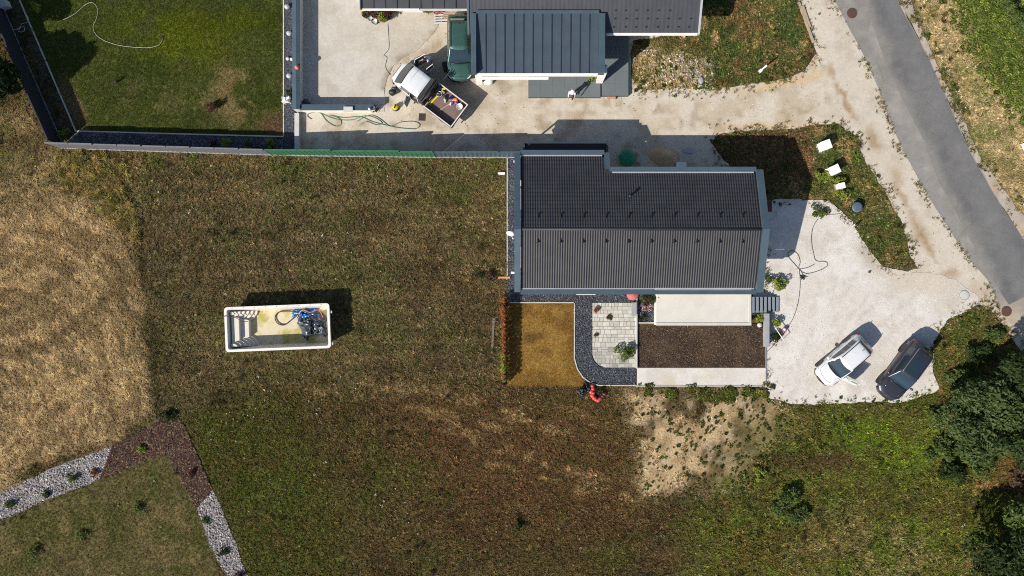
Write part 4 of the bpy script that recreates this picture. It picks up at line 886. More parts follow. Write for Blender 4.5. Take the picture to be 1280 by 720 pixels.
hard = np.zeros((GH, GW), bool)
for i_, s_ in enumerate(SHEETS): pass
SHEET_POLYS = [LANE, OLD, NEW, YARD, SHO, FORE, PATHP, [(355, -160), (355, 190), (379, 190), (379, -160)], [(76, 183), (96, 164), (354, 171), (354, 190)], [(796, 365), (957, 365), (957, 482), (796, 482)], PAT, PEB_W, PEB_S, MUL,
               [(648, 180), (762, 180), (762, 210), (955, 210), (955, 368), (648, 368)], [(585, -160), (872, -160), (872, 42), (785, 42), (785, 121), (590, 121)], [(282, 386), (416, 381), (414, 432), (284, 437)], [(372, 186), (648, 192), (648, 196), (372, 194)]]
HARD = np.zeros((GH, GW))
for p in SHEET_POLYS: HARD = np.maximum(HARD, inpoly(GXX + WX * 0.12, GYY + WY * 0.12, p).astype(float))
SOFTM = np.zeros((GH, GW))
for p in (YARD, LANE, SHO): SOFTM = np.maximum(SOFTM, inpoly(GXX, GYY, p).astype(float))
for p in [OLD, FORE] + SHEET_POLYS[6:]: SOFTM = SOFTM * (1 - inpoly(GXX, GYY, p))
SOFTB = blur(SOFTM, 6); HARDB = blur(HARD, 2.2); CREEP = SOFTM * (1 - SOFTB) * 2
FR = (-70, -70, 1350, 790)
def rand_px(n, box=FR): return RNG.uniform(box[0], box[2], n), RNG.uniform(box[1], box[3], n)
def to_w(px, py): return (px - 640) / PPM, (360 - py) / PPM
def jitter_tint(c, n, lo, hi, hue=0.12):
    k_ = np.exp(RNG.normal(-.06, .42 * (hi - lo) * .9, n))[:, None]; return c * k_ * (1 + RNG.uniform(-hue, hue, (n, 3)))
nA = 340000
px, py = rand_px(nA); hd_ = sample(HARDB, px, py); lawn_ = sample(LAWN + DRY, px, py); tan_ = sample(np.maximum(np.maximum(TAN, tl * .52), vr * (1 - vg)), px, py); dirt_ = sample(DIRT, px, py); bl_ = sample(BLL, px, py)
keep = ((hd_ < 0.35) & (RNG.random(nA) > hd_ * 1.5)) | ((px > 790) & (RNG.random(nA) < sample(CREEP, px, py) * smooth(.42, .56, fbm(px, py, 13, 333, 4)) * .9))
base = sample(GC, px, py)
mead = keep & (lawn_ < .5) & (tan_ < .5 + RNG.uniform(-.2, .2, nA)) & (bl_ < .5) & (RNG.random(nA) > dirt_ * 0.97 * smooth(0.30, 0.42, fbm(px, py, 16, 301, 4)))
n = mead.sum(); sp_ = RNG.random(n)
t_ = jitter_tint(base[mead] * 2.0, n, .55, 1.55)
dry_ = sp_ < .08; t_[dry_] = lin((164, 138, 92)) * ALB * RNG.uniform(.5, 1.2, (dry_.sum(), 1)); gr_ = (sp_ > .95); t_[gr_] = lin((84, 104, 40)) * ALB * RNG.uniform(.6, 1.3, (gr_.sum(), 1))
x, y = to_w(px[mead], py[mead]); scatter('meadow_grass', x, y, gz(x, y), t_, RNG.uniform(.55, 1.1, n) * (0.8 + .5 * fbm(px[mead], py[mead], 30, 302)), 8, K_MEADOW, .25)
str_ = keep & (lawn_ < .5) & (tan_ > .42 + RNG.uniform(-.16, .16, nA)) ; n = str_.sum(); x, y = to_w(px[str_], py[str_])
dirn = 2.3 + 1.4 * (fbm(px[str_], py[str_], 120, 303, 2) - .5) * 3 + RNG.normal(0, .5, n)
scatter('cut_straw', x, y, gz(x, y), jitter_tint(base[str_] * 2.2, n, .62, 1.42, .05), RNG.uniform(.6, 1.1, n), 6, K_STRAW, .1, dirn)
cg = keep & (bl_ >= .5); n = cg.sum(); x, y = to_w(px[cg], py[cg]); scatter('corner_lawn_grass', x, y, gz(x, y), jitter_tint(base[cg] * 1.7, n, .65, 1.4), RNG.uniform(.8, 1.3, n), 5, K_LAWN)
def fill(name, box, m, nn, kfac, col, nvar, lo=.65, hi=1.4, s0=.7, s1=1.2):
    px, py = rand_px(nn, box); ok = (sample(m, px, py) > .5); px, py = px[ok], py[ok]; n = len(px); x, y = to_w(px, py)
    return scatter(name, x, y, np.full(n, 0.0), jitter_tint(sample(GC, px, py) * kfac, n, lo, hi), RNG.uniform(s0, s1, n), nvar, col)
fill('lawn_grass', (20, -60, 356, 172), LAWN, 44000, 1.6, K_LAWN, 5)
fill('dry_lawn_grass', (634, 376, 744, 483), DRY, 11000, 1.6, K_LAWN, 5, .75, 1.25, .5, .9)
# broad-leaved weeds: on the bare dirt, along edges of gravel, in the green part
def weeds(name, n0, dens, rgb, s0, s1, col=K_WEED, nv=6, box=FR, zz=0.0, j=(.6, 1.5)):
    px, py = rand_px(n0, box); d_ = dens(px, py); ok = RNG.random(n0) < d_; px, py = px[ok], py[ok]; n = len(px); x, y = to_w(px, py)
    c = np.array([lin(rgb[i % len(rgb)]) for i in range(len(rgb))])[RNG.integers(0, len(rgb), n)] * ALB
    return scatter(name, x, y, np.maximum(gz(x, y), 0) + zz, jitter_tint(c, n, *j), RNG.uniform(s0, s1, n), nv, col, .2)
GREENS = [(84, 92, 38), (98, 106, 44), (74, 84, 36), (116, 116, 60)]
nohard = lambda px, py: sample(HARDB, px, py) < .5
weeds('weeds', 60000, lambda px, py: nohard(px, py) * sample(DIRT, px, py) * (.12 + smooth(.5, .6, fbm(px, py, 11, 311, 3)) * .75), [(88, 98, 42), (76, 88, 38), (110, 110, 56)], .3, .95)
weeds('weeds', 60000, lambda px, py: nohard(px, py) * sample(np.maximum(gr, np.maximum(EV, np.maximum(ISL, rm))), px, py) * smooth(.48, .62, fbm(px, py, 30, 312, 4)) * .55, GREENS, .35, 1.1)
fringe = np.clip(blur(np.maximum(inpoly(GXX, GYY, YARD), inpoly(GXX, GYY, LANE)).astype(float), 5) * 4 * (1 - blur(np.maximum(inpoly(GXX, GYY, YARD), inpoly(GXX, GYY, LANE)).astype(float), 5)), 0, 1)
lanepos = lambda px, py: (px > 790) * (sample(EV + ISL + rm + gr, px, py) > .02)
weeds('weeds', 60000, lambda px, py: lanepos(px, py) * sample(fringe, px, py) ** 2 * smooth(.5, .62, fbm(px, py, 14, 313, 4)) * .5, GREENS + [(120, 112, 70)], .35, 1.0, zz=.01)
strip_g = mask([(798, 484), (960, 484), (960, 496), (798, 494)], 3); weeds('weeds', 40000, lambda px, py: sample(strip_g, px, py) * smooth(.52, .62, fbm(px, py, 14, 314, 4)) * .22, GREENS, .5, 1.2, box=(780, 470, 970, 505))
roadv = mask([(1138, 0), (1150, 36), (1172, 90), (1200, 140), (1222, 190), (1248, 230), (1282, 275), (1286, 270), (1252, 224), (1228, 186), (1206, 136), (1180, 88), (1156, 34), (1144, 0)], 2); weeds('weeds', 60000, lambda px, py: sample(roadv, px, py) * smooth(.48, .6, fbm(px, py, 22, 315, 3)) * .4, [(92, 98, 46), (108, 108, 58), (80, 90, 40)], .3, .8, box=(1130, -10, 1300, 290))
weeds('verge_weeds', 22000, lambda px, py: sample(VGREEN, px, py) * .8, [(96, 112, 44), (112, 126, 52), (84, 100, 40), (132, 138, 72)], .5, 1.3, box=(1170, -60, 1340, 220))
weeds('green_clumps', 9000, lambda px, py: nohard(px, py) * (1 - sample(np.maximum(TAN, LAWN + DRY + BLL + DIRT), px, py)) * smooth(.56, .68, fbm(px, py, 20, 316, 4)) * .7, [(92, 98, 40), (106, 102, 50), (80, 86, 38)], .35, .9)
weeds('pale_weeds', 26000, lambda px, py: nohard(px, py) * (1 - sample(np.maximum(LAWN, DRY), px, py)) * smooth(.58, .7, fbm(px, py, 12, 317, 4)) * .6, [(170, 146, 100), (150, 124, 84), (186, 170, 130)], .22, .6)
K_TUSS = proto_collection('tussock', [blade_mesh('tussock', 46, .16, .22, .46, 20, 80, .016) for _ in range(5)])
notm = lambda px, py: nohard(px, py) * (1 - sample(np.maximum(np.maximum(TAN, DIRT), LAWN + DRY + BLL), px, py))
weeds('tussocks', 14000, lambda px, py: notm(px, py) * smooth(.54, .68, fbm(px, py, 36, 341, 4)) * .42, [(104, 96, 50), (84, 88, 40), (132, 116, 72), (74, 66, 42)], .45, 1.0, K_TUSS, 5, j=(.7, 1.3))
edge_t = mask([(80, 196), (150, 200), (168, 262), (178, 300), (160, 292), (120, 240), (84, 250)], 7); weeds('tussocks', 9000, lambda px, py: sample(edge_t, px, py) * .16, [(190, 168, 104), (160, 142, 82), (108, 108, 52)], .6, 1.3, K_TUSS, 5, box=(70, 190, 190, 310), j=(.7, 1.3))
flw = lambda px, py: nohard(px, py) * (1 - sample(np.maximum(np.maximum(TAN, DIRT), LAWN + DRY + BLL), px, py)) * (smooth(.60, .74, fbm(px, py, 44, 318, 4)) * .40 + .006 + .12 * ((px > 255) & (px < 560) & (py > 540)) * smooth(.55, .7, fbm(px, py, 30, 319, 3)))
weeds('white_meadow_flowers', 16000, flw, [(226, 222, 206), (216, 210, 180), (220, 218, 204)], .5, 1.0, K_FLOWER, 5, j=(.8, 1.1))
# stones
def stones(name, polys, n0, cols, s0, s1, z, col=K_STONE, nv=6, j=(.7, 1.25), keepf=None, tilt=.5):
    xs = [p[0] for q_ in polys for p in q_]; ys = [p[1] for q_ in polys for p in q_]; px, py = rand_px(n0, (max(-70, min(xs)), max(-70, min(ys)), min(1350, max(xs)), min(790, max(ys))))
    ok = np.zeros(n0, bool)
    for q_ in polys: ok |= inpoly(px, py, q_)
    if keepf is not None: ok &= RNG.random(n0) < keepf(px, py)
    px, py = px[ok], py[ok]; n = len(px); x, y = to_w(px, py); c = np.array([lin(c_) for c_ in cols])[RNG.integers(0, len(cols), n)] * ALB
    return scatter(name, x, y, np.full(n, z), jitter_tint(c, n, *j, .04), RNG.uniform(s0, s1, n), nv, col, tilt)
stones('bed_pebbles', [PEB_W, PEB_S], 26000, [(190, 183, 180), (164, 156, 152), (136, 128, 126), (214, 208, 200), (108, 98, 94)], .035, .085, .02)
stones('bark_mulch', [MUL], 24000, [(80, 58, 50), (92, 68, 56), (62, 44, 40), (130, 108, 82), (70, 50, 46)], .04, .10, .03, K_CHIP, 5)
stones('dark_pebbles', [PATHP], 42000, [(84, 87, 96), (70, 73, 80), (104, 108, 116), (60, 62, 68), (120, 122, 126)], .03, .06, .02)
stones('dark_pebbles', [[(355, -60), (355, 188), (369, 188), (369, -60)]], 9000, [(84, 87, 96), (70, 73, 80), (104, 108, 116)], .03, .06, .02)
stones('planting_stones', [[(96, 168), (354, 174), (354, 184), (100, 180)]], 3500, [(90, 90, 98), (70, 72, 80), (130, 130, 136)], .03, .07, .01)
stones('soil_clods', [[(798, 407), (955, 407), (955, 458), (798, 458)]], 7000, [(78, 63, 54), (70, 57, 48), (92, 76, 62), (122, 102, 80)], .015, .05, .04)
stones('yard_stones', [YARD], 7000, [(222, 214, 206), (212, 204, 194), (232, 228, 222)], .018, .04, .018, j=(.9, 1.0))
stones('lane_stones', [LANE], 9000, [(196, 182, 160), (214, 206, 194), (168, 150, 126), (150, 132, 108)], .02, .05, .006, keepf=lambda px, py: smooth(.4, .6, fbm(px, py, 30, 331, 4)) * ~inpoly(px, py, OLD) * ~inpoly(px, py, FORE))
stones('dark_lumps', [[(1195, 372), (1226, 372), (1230, 398), (1190, 402)], [(1082, 318), (1110, 330), (1120, 345), (1086, 340)], [(1006, 10), (1026, 10), (1030, 40), (1012, 44)]], 260, [(96, 90, 72), (120, 104, 84), (80, 84, 58)], .05, .14, .03)
stones('rubble', [[(800, 62), (880, 66), (900, 112), (800, 112)]], 900, [(196, 190, 178), (170, 160, 146), (140, 132, 120), (212, 204, 190)], .03, .11, .01, keepf=lambda px, py: smooth(.48, .6, fbm(px, py, 16, 332, 3)))

# ---------------------------------------------------------------- trees, shrubs, hedges
def leaf_cloud(n, blobs, lsize, flat_=0.5, seed=0):
    rg = np.random.default_rng(seed + 100); tot = sum(b[3] * b[4] for b in blobs); mb_v, mb_f = [], []
    for (cx, cy, cz, r, rz_) in blobs:
        k_ = int(n * r * rz_ / tot)
        d = rg.normal(size=(k_, 3)); d /= np.linalg.norm(d, axis=1)[:, None]; d[:, 2] = np.where(d[:, 2] < -.4, -d[:, 2], d[:, 2])
        rr = r * (0.55 + 0.45 * rg.random(k_) ** .4) * (1 + .18 * np.sin(d[:, 0] * 7 + cx * 3) * np.cos(d[:, 1] * 6 + cy))
        c = np.stack([cx + d[:, 0] * rr, cy + d[:, 1] * rr, cz + d[:, 2] * rr * rz_ / r], 1)
        nrm = d * .5 + rg.normal(size=(k_, 3)) * .55 + np.array([0, 0, .5]); nrm /= np.linalg.norm(nrm, axis=1)[:, None]
        t1 = np.cross(nrm, rg.normal(size=(k_, 3))); t1 /= np.linalg.norm(t1, axis=1)[:, None]; t2 = np.cross(nrm, t1); s_ = (lsize * rg.uniform(.6, 1.35, k_))[:, None]
        b0 = len(mb_v) and sum(len(v) for v in mb_v)
        V = np.stack([c - t1 * s_, c + t2 * s_ * .45, c + t1 * s_, c - t2 * s_ * .45], 1).reshape(-1, 3); mb_v.append(V)
        mb_f.append(np.arange(k_ * 4).reshape(-1, 4) + b0)
    return np.concatenate(mb_v), np.concatenate(mb_f)
def leaves(name, n, blobs, ls, mat, parent, seed=0, kind='stuff'):
    V, F = leaf_cloud(n, blobs, ls, seed=seed); me = bpy.data.meshes.new(name); me.from_pydata(V.tolist(), [], F.tolist()); o = link(name, me, mat, parent)
    if kind: o['kind'] = kind
    return o
def tree(name, label, px, py, h, r, mat, n=5000, ls=.16, seed=0, trunk_h=None, cat='tree', group=None, nb_=9, spread=.62):
    x, y = W(px, py); t = thing(name, label, cat, (x, y, 0), 0, group); rg = random.Random(seed); th = trunk_h or h * .35
    tk = MB(); tip = (rg.uniform(-.2, .2), rg.uniform(-.2, .2), h * .8); tk.tube([(0, 0, -.1), (.03, .02, th * .6), (tip[0] * .5, tip[1] * .5, th), tip], .11 * h / 4, 8, r1=.02); blobs = [(tip[0] * .6, tip[1] * .6, h - r * .5, r * .5, r * .42)]
    for k in range(nb_):
        a = k * 2.399 + rg.uniform(-.3, .3); rr = r * spread * rg.uniform(.65, 1.1); z = th + (h - th) * rg.uniform(.2, .75); br = r * rg.uniform(.24, .46)
        blobs.append((rr * math.cos(a), rr * math.sin(a), z, br, br * .8)); tk.tube([(tip[0] * .3, tip[1] * .3, th * .7), (rr * .5 * math.cos(a), rr * .5 * math.sin(a), z * .8), (rr * .85 * math.cos(a), rr * .85 * math.sin(a), z)], .045 * h / 4, 5, r1=.012)
    tk.build('trunk', m_bark, t); leaves('crown', n, blobs, ls, mat, t, seed); return t
def shrub(name, label, px, py, r, h, mat, n=350, ls=.09, seed=0, cat='shrub', group=None, z=0.0):
    x, y = W(px, py, z); t = thing(name, label, cat, (x, y, z), 0, group); rg = random.Random(seed + 5); tk = MB(); blobs = []
    for k in range(9):
        a = k * 2.4 + rg.uniform(-.6, .6); rr = r * rg.uniform(.05, 1.0); zz = h * rg.uniform(.25, .7) * (1 - .35 * rr / r); blobs.append((rr * math.cos(a), rr * math.sin(a) * rg.uniform(.7, 1), zz, r * rg.uniform(.22, .5), h * rg.uniform(.22, .4))); tk.tube([(0, 0, -.03), (rr * .6 * math.cos(a), rr * .6 * math.sin(a), zz * .7), (rr * math.cos(a), rr * math.sin(a), zz)], .015, 4, r1=.006)
    tk.build('stem', m_bark, t); leaves('foliage', n, blobs, ls, mat, t, seed); return t
# lower right wood edge
tree('tree', 'light green leafy tree spreading below the cars at the right edge', 1208, 520, 3.0, 2.9, m_leafg, 11000, .14, 11, spread=.8, nb_=15)
tree('tree', 'dark green tree filling the frame edge right of the grey car', 1250, 472, 3.8, 2.4, m_leafd, 7500, .15, 12)
tree('tree', 'dark green tree just right of the spreading light green tree', 1262, 545, 4.2, 2.3, m_leafd, 6500, .15, 13)
tree('tree', 'tall dense green tree in the bottom right corner', 1234, 692, 4.2, 3.3, m_leafd, 12000, .14, 14, spread=.78, nb_=14)
tree('tree', 'green tree above the bottom right corner tree', 1258, 640, 3.6, 2.2, m_leafm, 5200, .14, 15)
tree('dead_tree', 'brown dried tree standing at the right edge', 1262, 590, 3.4, 1.3, m_leafn, 1500, .14, 16, cat='tree')
for i, (px, py, r, h, mt, lb) in enumerate(((1172, 560, 1.1, 1.0, m_leafm, 'low bush left of the spreading light green tree'), (1186, 588, 1.0, .9, m_leafd, 'dark low bush under the left side of the light green tree'), (1215, 575, 1.2, 1.3, m_leafm, 'bush between the light green tree and the brown dead tree'), (1222, 440, 1.0, .9, m_leafd, 'dark bush in the grass right of the grey car'), (1240, 420, .8, .7, m_leafm, 'small bush at the right end of the grass corner'), (1196, 478, 1.0, .8, m_leafm, 'green bush between grey car and light green tree'), (1168, 520, .9, .6, m_leafm, 'low green bush just below the grey car'))):
    shrub('bush', lb, px, py, r, h, mt, 1100, .11, 300 + i, 'bush')
shrub('shrub', 'dark rounded shrub alone in the green meadow', 985, 626, 1.3, 1.0, m_leafm, 2200, .10, 17)
shrub('shrub', 'tiny bright green shrub beside the bare dirt', 948, 592, .55, .4, m_leafb, 300, .09, 19)
shrub('shrub', 'small dark green tuft low in the brown meadow', 648, 656, .42, .5, m_leafd, 260, .09, 20)
shrub('shrub', 'low bush at the corner of the mulch bed and tan meadow', 212, 519, .6, .5, m_leafd, 420, .09, 21)
# upper left trees outside the fence
tree('tree', 'dark tree at the upper left edge outside the dark fence', 24, 114, 4.2, 1.9, m_leafd, 5200, .14, 22)
tree('tree', 'dark tree at the left edge, above the lowest one outside the fence', -12, 62, 4.6, 2.0, m_leafd, 5200, .14, 23)
tree('tree', 'dark tree in the top left corner', -40, 0, 4.8, 2.0, m_leafd, 4000, .14, 24)
# hedge by the top right lawn
t = thing('hedge', 'low trimmed hedge between green verge and lawn at the top right', 'hedge', (0, 0, 0))
for i in range(10):
    px = 1240 + i * 6.6 + (i / 10) ** 2 * 8; py = -8 + i * 10.5; x, y = W(px, py); leaves('hedge_plant', 420, [(x, y, .45, .42, .5), (x + .1, y - .1, .7, .32, .35)], .08, m_leafm, t, 200 + i)
# rusty hedge by the dry lawn
t = thing('hedge', 'narrow orange-red hedge along the left side of the dry lawn', 'hedge', (*W(630.5, 425), 0))
mats_h = [m_leafo, m_leafo, m_leafo, m_leafb, m_leafo, m_leafr, m_leafo]
for i in range(20):
    yy = (425 - (375 + 102 * i / 19)) / PPM; leaves('hedge_plant', 330, [(random.uniform(-.05, .05), yy, .40, .26, .42), (random.uniform(-.06, .06), yy + .08, .80, .19, .28), (0, yy - .1, 1.0, .12, .2)], .07, random.choice(mats_h) if i < 15 else random.choice(mats_h[3:]), t, 230 + i)
# planted things
for i, (px, py, r, h, mt, lb) in enumerate(((178, 560, .30, .4, m_leafb, 'bright green plant in the middle of the bark mulch'), (93, 597, .45, .45, m_leafm, 'green plant in the white pebble bed nearest the mulch'), (60, 617, .30, .3, m_leafd, 'small dark plant in the middle of the pebble bed'), (14, 630, .45, .4, m_leafm, 'green plant in the pebble bed at the left frame edge'),
        (119, 590, .28, .3, m_leafo, 'orange plant where pebbles meet bark mulch'), (241, 590, .32, .3, m_leafr, 'dark red plant in the right arm of the mulch bed'), (258, 650, .30, .25, m_leafm, 'green plant crossing the lower pebble bed near the mulch'), (281, 689, .40, .3, m_leafd, 'dark green plant across the lowest pebble bed'), (300, 718, .34, .3, m_leafr, 'dark plant at the bottom end of the pebble bed'),
        (44, 690, .55, .6, m_leafm, 'round bush on the corner lawn, lower left'), (174, 635, .60, .35, m_leafm, 'low spreading bush on the corner lawn near the mulch'), (104, 668, .50, .3, m_leafm, 'faint low bush in the middle of the corner lawn'))):
    shrub('plant', lb, px, py, r, h, mt, 260, .07, 40 + i, 'plant')
for i, (px, py, r, h, mt, lb, z, n) in enumerate(((971, 357, .68, .8, m_leafb, 'large yellow-green shrub above the steps beside the house wall', 0, 700), (958, 349, .40, .5, m_leafm, 'darker plant between house corner and yellow-green shrub', 0, 240), (948, 396, .32, .5, m_leafb, 'yellow-green plant in the bed corner under the steps', 0, 240),
        (969, 404, .42, .6, m_leafb, 'yellow-green plant right of the grey wall', 0, 320), (967, 420, .55, .55, m_leafd, 'dark green shrub behind the slanting white pole', 0, 480), (1022, 221, .42, .5, m_leafb, 'bright shrub in a row, left of the middle cabinet', 0, 330), (1031, 222, .42, .55, m_leafb, 'bright shrub touching the middle cabinet', 0, 330), (1046, 226, .45, .6, m_leafb, 'bright shrub between middle and smallest cabinet', 0, 330),
        (1053, 243, .48, .45, m_leafb, 'bright shrub below the smallest white cabinet', 0, 330), (1023, 266, .62, .4, m_leafm, 'green low plant on the white gravel at the shade edge', 0, 520), (781, 441, .70, .75, m_leafm, 'round green bush growing over the patio stones', .04, 800), (746, 387, .24, .25, m_leafo, 'brown potted plant at the top left of the patio', .04, 160),
        (762, 396, .24, .10, m_leafn, 'dry weeds between the upper patio stones', .04, 110), (746, 418, .18, .08, m_leafn, 'small weeds at the left edge of the patio', .04, 80), (1002, 347, .2, .2, m_leafd, 'tiny dark plant on gravel right of the yellow-green shrub', 0, 60), (49, 11, .5, .6, m_leafb, 'yellowish plant in the shaded bed at the top left', 0, 240), (82, 168, .45, .6, m_leafb, 'small yellow-green plant where the shaded bed meets the bottom fence', 0, 220),
        (285, 178, .36, .5, m_leafb, 'yellow-green plant in the strip below the lawn, left one', 0, 260), (268, 180, .3, .4, m_leafr, 'reddish plant in the strip below the lawn', 0, 160), (337, 179, .42, .55, m_leafb, 'yellow-green plant in the strip below the lawn corner', 0, 320), (310, 180, .3, .4, m_leafm, 'green plant in the strip between the yellow-green ones', 0, 180), (739, 97, .5, 1.1, m_leafb, 'yellow-green plant under the carport beside the white column', .32, 400),
        (610, 344, .55, .5, m_leafn, 'dry straw-coloured bush left of the house gable', 0, 360), (600, 343, .5, .3, m_leafd, 'bluish dark patch of plants in the meadow by the dry bush', 0, 200), (1060, 240, .25, .3, m_leafm, 'little green weed by the smallest cabinet', 0, 100), (268, 134, .40, .9, m_leafr, 'young dark red tree on the green lawn', 0, 300), (147, 103, .18, .7, m_leafn, 'thin bare sapling on the green lawn', 0, 40), (203, 47, .10, .12, m_leafn, 'dry stub at the end of the white hose', 0, 30))):
    shrub('plant', lb, px, py, r, h, mt, n, .075, 70 + i, 'plant', z=z)

# ---------------------------------------------------------------- vehicles
def lerp(a, b, t): return a + (b - a) * t
def interp(x, tab): return float(np.interp(x, [p[0] for p in tab], [p[1] for p in tab]))
def wheel(t, x, y, r, w_, yaw=0.0):
    s_ = 1 if y > 0 else -1
    wh = MB(); wh.lathe([(r * .62, -w_ / 2), (r * .93, -w_ / 2), (r, -w_ * .32), (r, w_ * .32), (r * .93, w_ / 2), (r * .62, w_ / 2)], n=20, axis='Y')
    o = wh.build('wheel', m_rubber, t); o.location = (x, y, r); o.rotation_euler = (0, 0, yaw)
    rm_ = MB(); rm_.lathe([(r * .60, -w_ * .35), (r * .60, w_ * .35), (r * .5, w_ * .44), (.06, w_ * .40), (.05, w_ * .46)] if s_ > 0 else [(.05, -w_ * .46), (.06, -w_ * .40), (r * .5, -w_ * .44), (r * .60, -w_ * .35), (r * .60, w_ * .35)], n=14, axis='Y'); rm_.build('rim', m_alu, o)
def car(label, px, py, ang, L_, Wd, H, paint, name='parked_car', open_door=None, sunroof=False, rails=None, roofcol=None, tailgate_open=False, hoodlines=True, zb=None, plate=True, spoiler=False, rg=(.13, .02)):
    x, y = W(px, py); t = thing(name, label, 'car', (x, y, 0.02), R(ang)); hw = Wd / 2; f, r_ = L_ / 2, -L_ / 2
    zb = zb or H * .60
    plan = [(r_, .70), (r_ + .06, .84), (r_ + .25, .95), (r_ + .8, 1.0), (f - 1.5, 1.0), (f - .9, .985), (f - .45, .93), (f - .2, .84), (f - .07, .70), (f, .52)]
    top = [(r_, zb - .18), (r_ + .08, zb - .04), (r_ + .3, zb), (.3, zb - .01), (f - 1.35, zb - .01), (f - .9, zb - .06), (f - .4, zb - .14), (f - .12, zb - .22), (f, zb - .36)]
    low = [(r_, .50), (r_ + .12, .32), (r_ + .5, .24), (f - .5, .24), (f - .1, .30), (f, .42)]
    xs = sorted(set([p[0] for p in plan] + [p[0] for p in top] + list(np.linspace(r_, f, 34))))
    wr = H * .21; wx = (r_ + L_ * .205, f - L_ * .185)
    rows = []
    for xx in xs:
        k_ = hw * interp(xx, plan); zt = interp(xx, top); zl = interp(xx, low)
        cr = .05 * smooth(f - 1.5, f - .9, xx)     # hood crown
        half = [(0, zt + cr), (k_ * .45, zt + cr * .85), (k_ * .80, zt + cr * .3), (k_ * .93, zt - .03), (k_, zt - .14), (k_ * 1.0, (zt + zl) / 2), (k_ * .985, zl + .12), (k_ * .93, zl), (k_ * .5, zl - .03), (0, zl - .03)]
        ring = half + [(-a, b) for a, b in half[-2:0:-1]]
        rows.append([(xx, -a, b) for a, b in ring] + [(xx, -ring[0][0], ring[0][1])])
    b = MB(); b.grid(rows); b.add(rows[0], [tuple(range(len(rows[0]) - 1))[::1]], smooth=True); b.add(rows[-1], [tuple(range(len(rows[-1]) - 1))[::-1]], smooth=True)
    b.build('body', paint, t)
    # greenhouse
    xw0, xr0, xr1, xb = f - L_ * .265, f - L_ * .435, r_ + L_ * rg[0], r_ + L_ * rg[1]
    wb_, wt_ = hw * .93, hw * .74
    N_ = 26; rows = []
    gt = [(xb, zb - .02), (lerp(xb, xr1, .5), lerp(zb, H, .55)), (xr1, H - .06), (xr1 + .3, H - .015), ((xr0 + xr1) / 2, H), (xr0 + .25, H - .03), (xr0, H - .06), (lerp(xr0, xw0, .5), lerp(H - .06, zb, .46)), (xw0, zb - .02)]
    for xx in np.linspace(xb, xw0, N_):
        zt = interp(xx, gt); q_ = max(0, min(1, (zt - zb) / (H - zb))); kk = hw * interp(xx, plan) / hw
        wtop = lerp(wb_, wt_, q_) * kk; wbo = wb_ * kk; crn = .035 * q_
        half = [(0, zt + crn), (wtop * .5, zt + crn * .8), (wtop * .9, zt + crn * .1), (wtop, zt - .05 * q_), (lerp(wtop, wbo, .5), lerp(zt, zb - .03, .5)), (wbo, zb - .06)]
        rows.append([(xx, a, c_) for a, c_ in half[::-1]] + [(xx, -a, c_) for a, c_ in half[1:]])
    b = MB(); b.grid(rows); b.build('roof', roofcol or paint, t)
    def pane(name_, u0, u1, x0_, x1_, inset, mat, bow=0.0, up=.012, nx=6, ny=9):
        rows = []
        for i in range(nx + 1):
            xx0 = lerp(x0_, x1_, i / nx); row = []
            for j in range(ny + 1):
                v = lerp(-1, 1, j / ny); xx = xx0 + bow * (1 - v * v); zt = interp(xx, gt); q_ = max(0, min(1, (zt - zb) / (H - zb))); kk = interp(min(max(xx, r_), f), plan)
                ww = lerp(wb_, wt_, q_) * kk * inset; row.append((xx, ww * v, zt + .035 * q_ * (1 - abs(v) ** 2) + up))
            rows.append(row)
        b = MB(); b.grid(rows); me_ = b.mesh(name_, mat)
        if me_.polygons[0].normal.z < 0: me_.flip_normals()
        return link(name_, me_, None, t)
    pane('windshield', 0, 1, xw0 - .02, xr0 + .02, .90, m_glass, bow=.14, up=.022)
    pane('rear_window', 0, 1, xr1 + .03, xb + .10, .84, m_glass, bow=-.04, up=.022)
    for s_ in (1, -1):
        for (xa, xc) in ((lerp(xr1, xr0, .06), lerp(xr1, xr0, .34)), (lerp(xr1, xr0, .37), lerp(xr1, xr0, .68)), (lerp(xr1, xr0, .71), lerp(xr0, xw0, .42))):
            if open_door == s_ and xc > xr0: continue
            P = []
            for xx in (xa, xc):
                zt = interp(xx, gt); q_ = (zt - zb) / (H - zb); kk = interp(xx, plan); wtop = lerp(wb_, wt_, q_) * kk; wbo = wb_ * kk; wm = lerp(wtop, wbo, .5); zm = lerp(zt, zb - .03, .5); col_ = []
                for v in (.10, .5, .92): 
                    yy = lerp(wbo, wm, v / .5) if v <= .5 else lerp(wm, wtop, (v - .5) / .5); z_ = lerp(zb - .045, zm, v / .5) if v <= .5 else lerp(zm, zt - .05, (v - .5) / .5); col_.append((xx, s_ * (yy + .012), z_ + .004))
                P.append(col_)
            b = MB(); b.grid(P if s_ < 0 else P[::-1]); b.build('side_window', m_glass, t)
        hl = MB(); hl.box((f - .30, s_ * hw * .70, zb - .235), (.36, .26, .08), rz=-s_ * .75); hl.build('headlight', m_lamp, t, .03)
        tl_ = MB(); tl_.box((r_ + .12, s_ * hw * .78, zb - .22), (.12, .20, .26), rz=s_ * .45); tl_.build('tail_light', m_tail, t, .02)
        mi = MB(); mi.ball((0, 0, 0), .13, (.7, 1.0, .7), 10); o = mi.build('side_mirror', paint, t); o.location = (xw0 - .22, s_ * (hw + .09), zb + .06)
        for hx in (lerp(xr1, xr0, .40), lerp(xr1, xr0, .84)):
            hn = MB(); hn.box((hx, s_ * hw * 1.002, zb - .2), (.20, .03, .035)); hn.build('door_handle', paint, t)
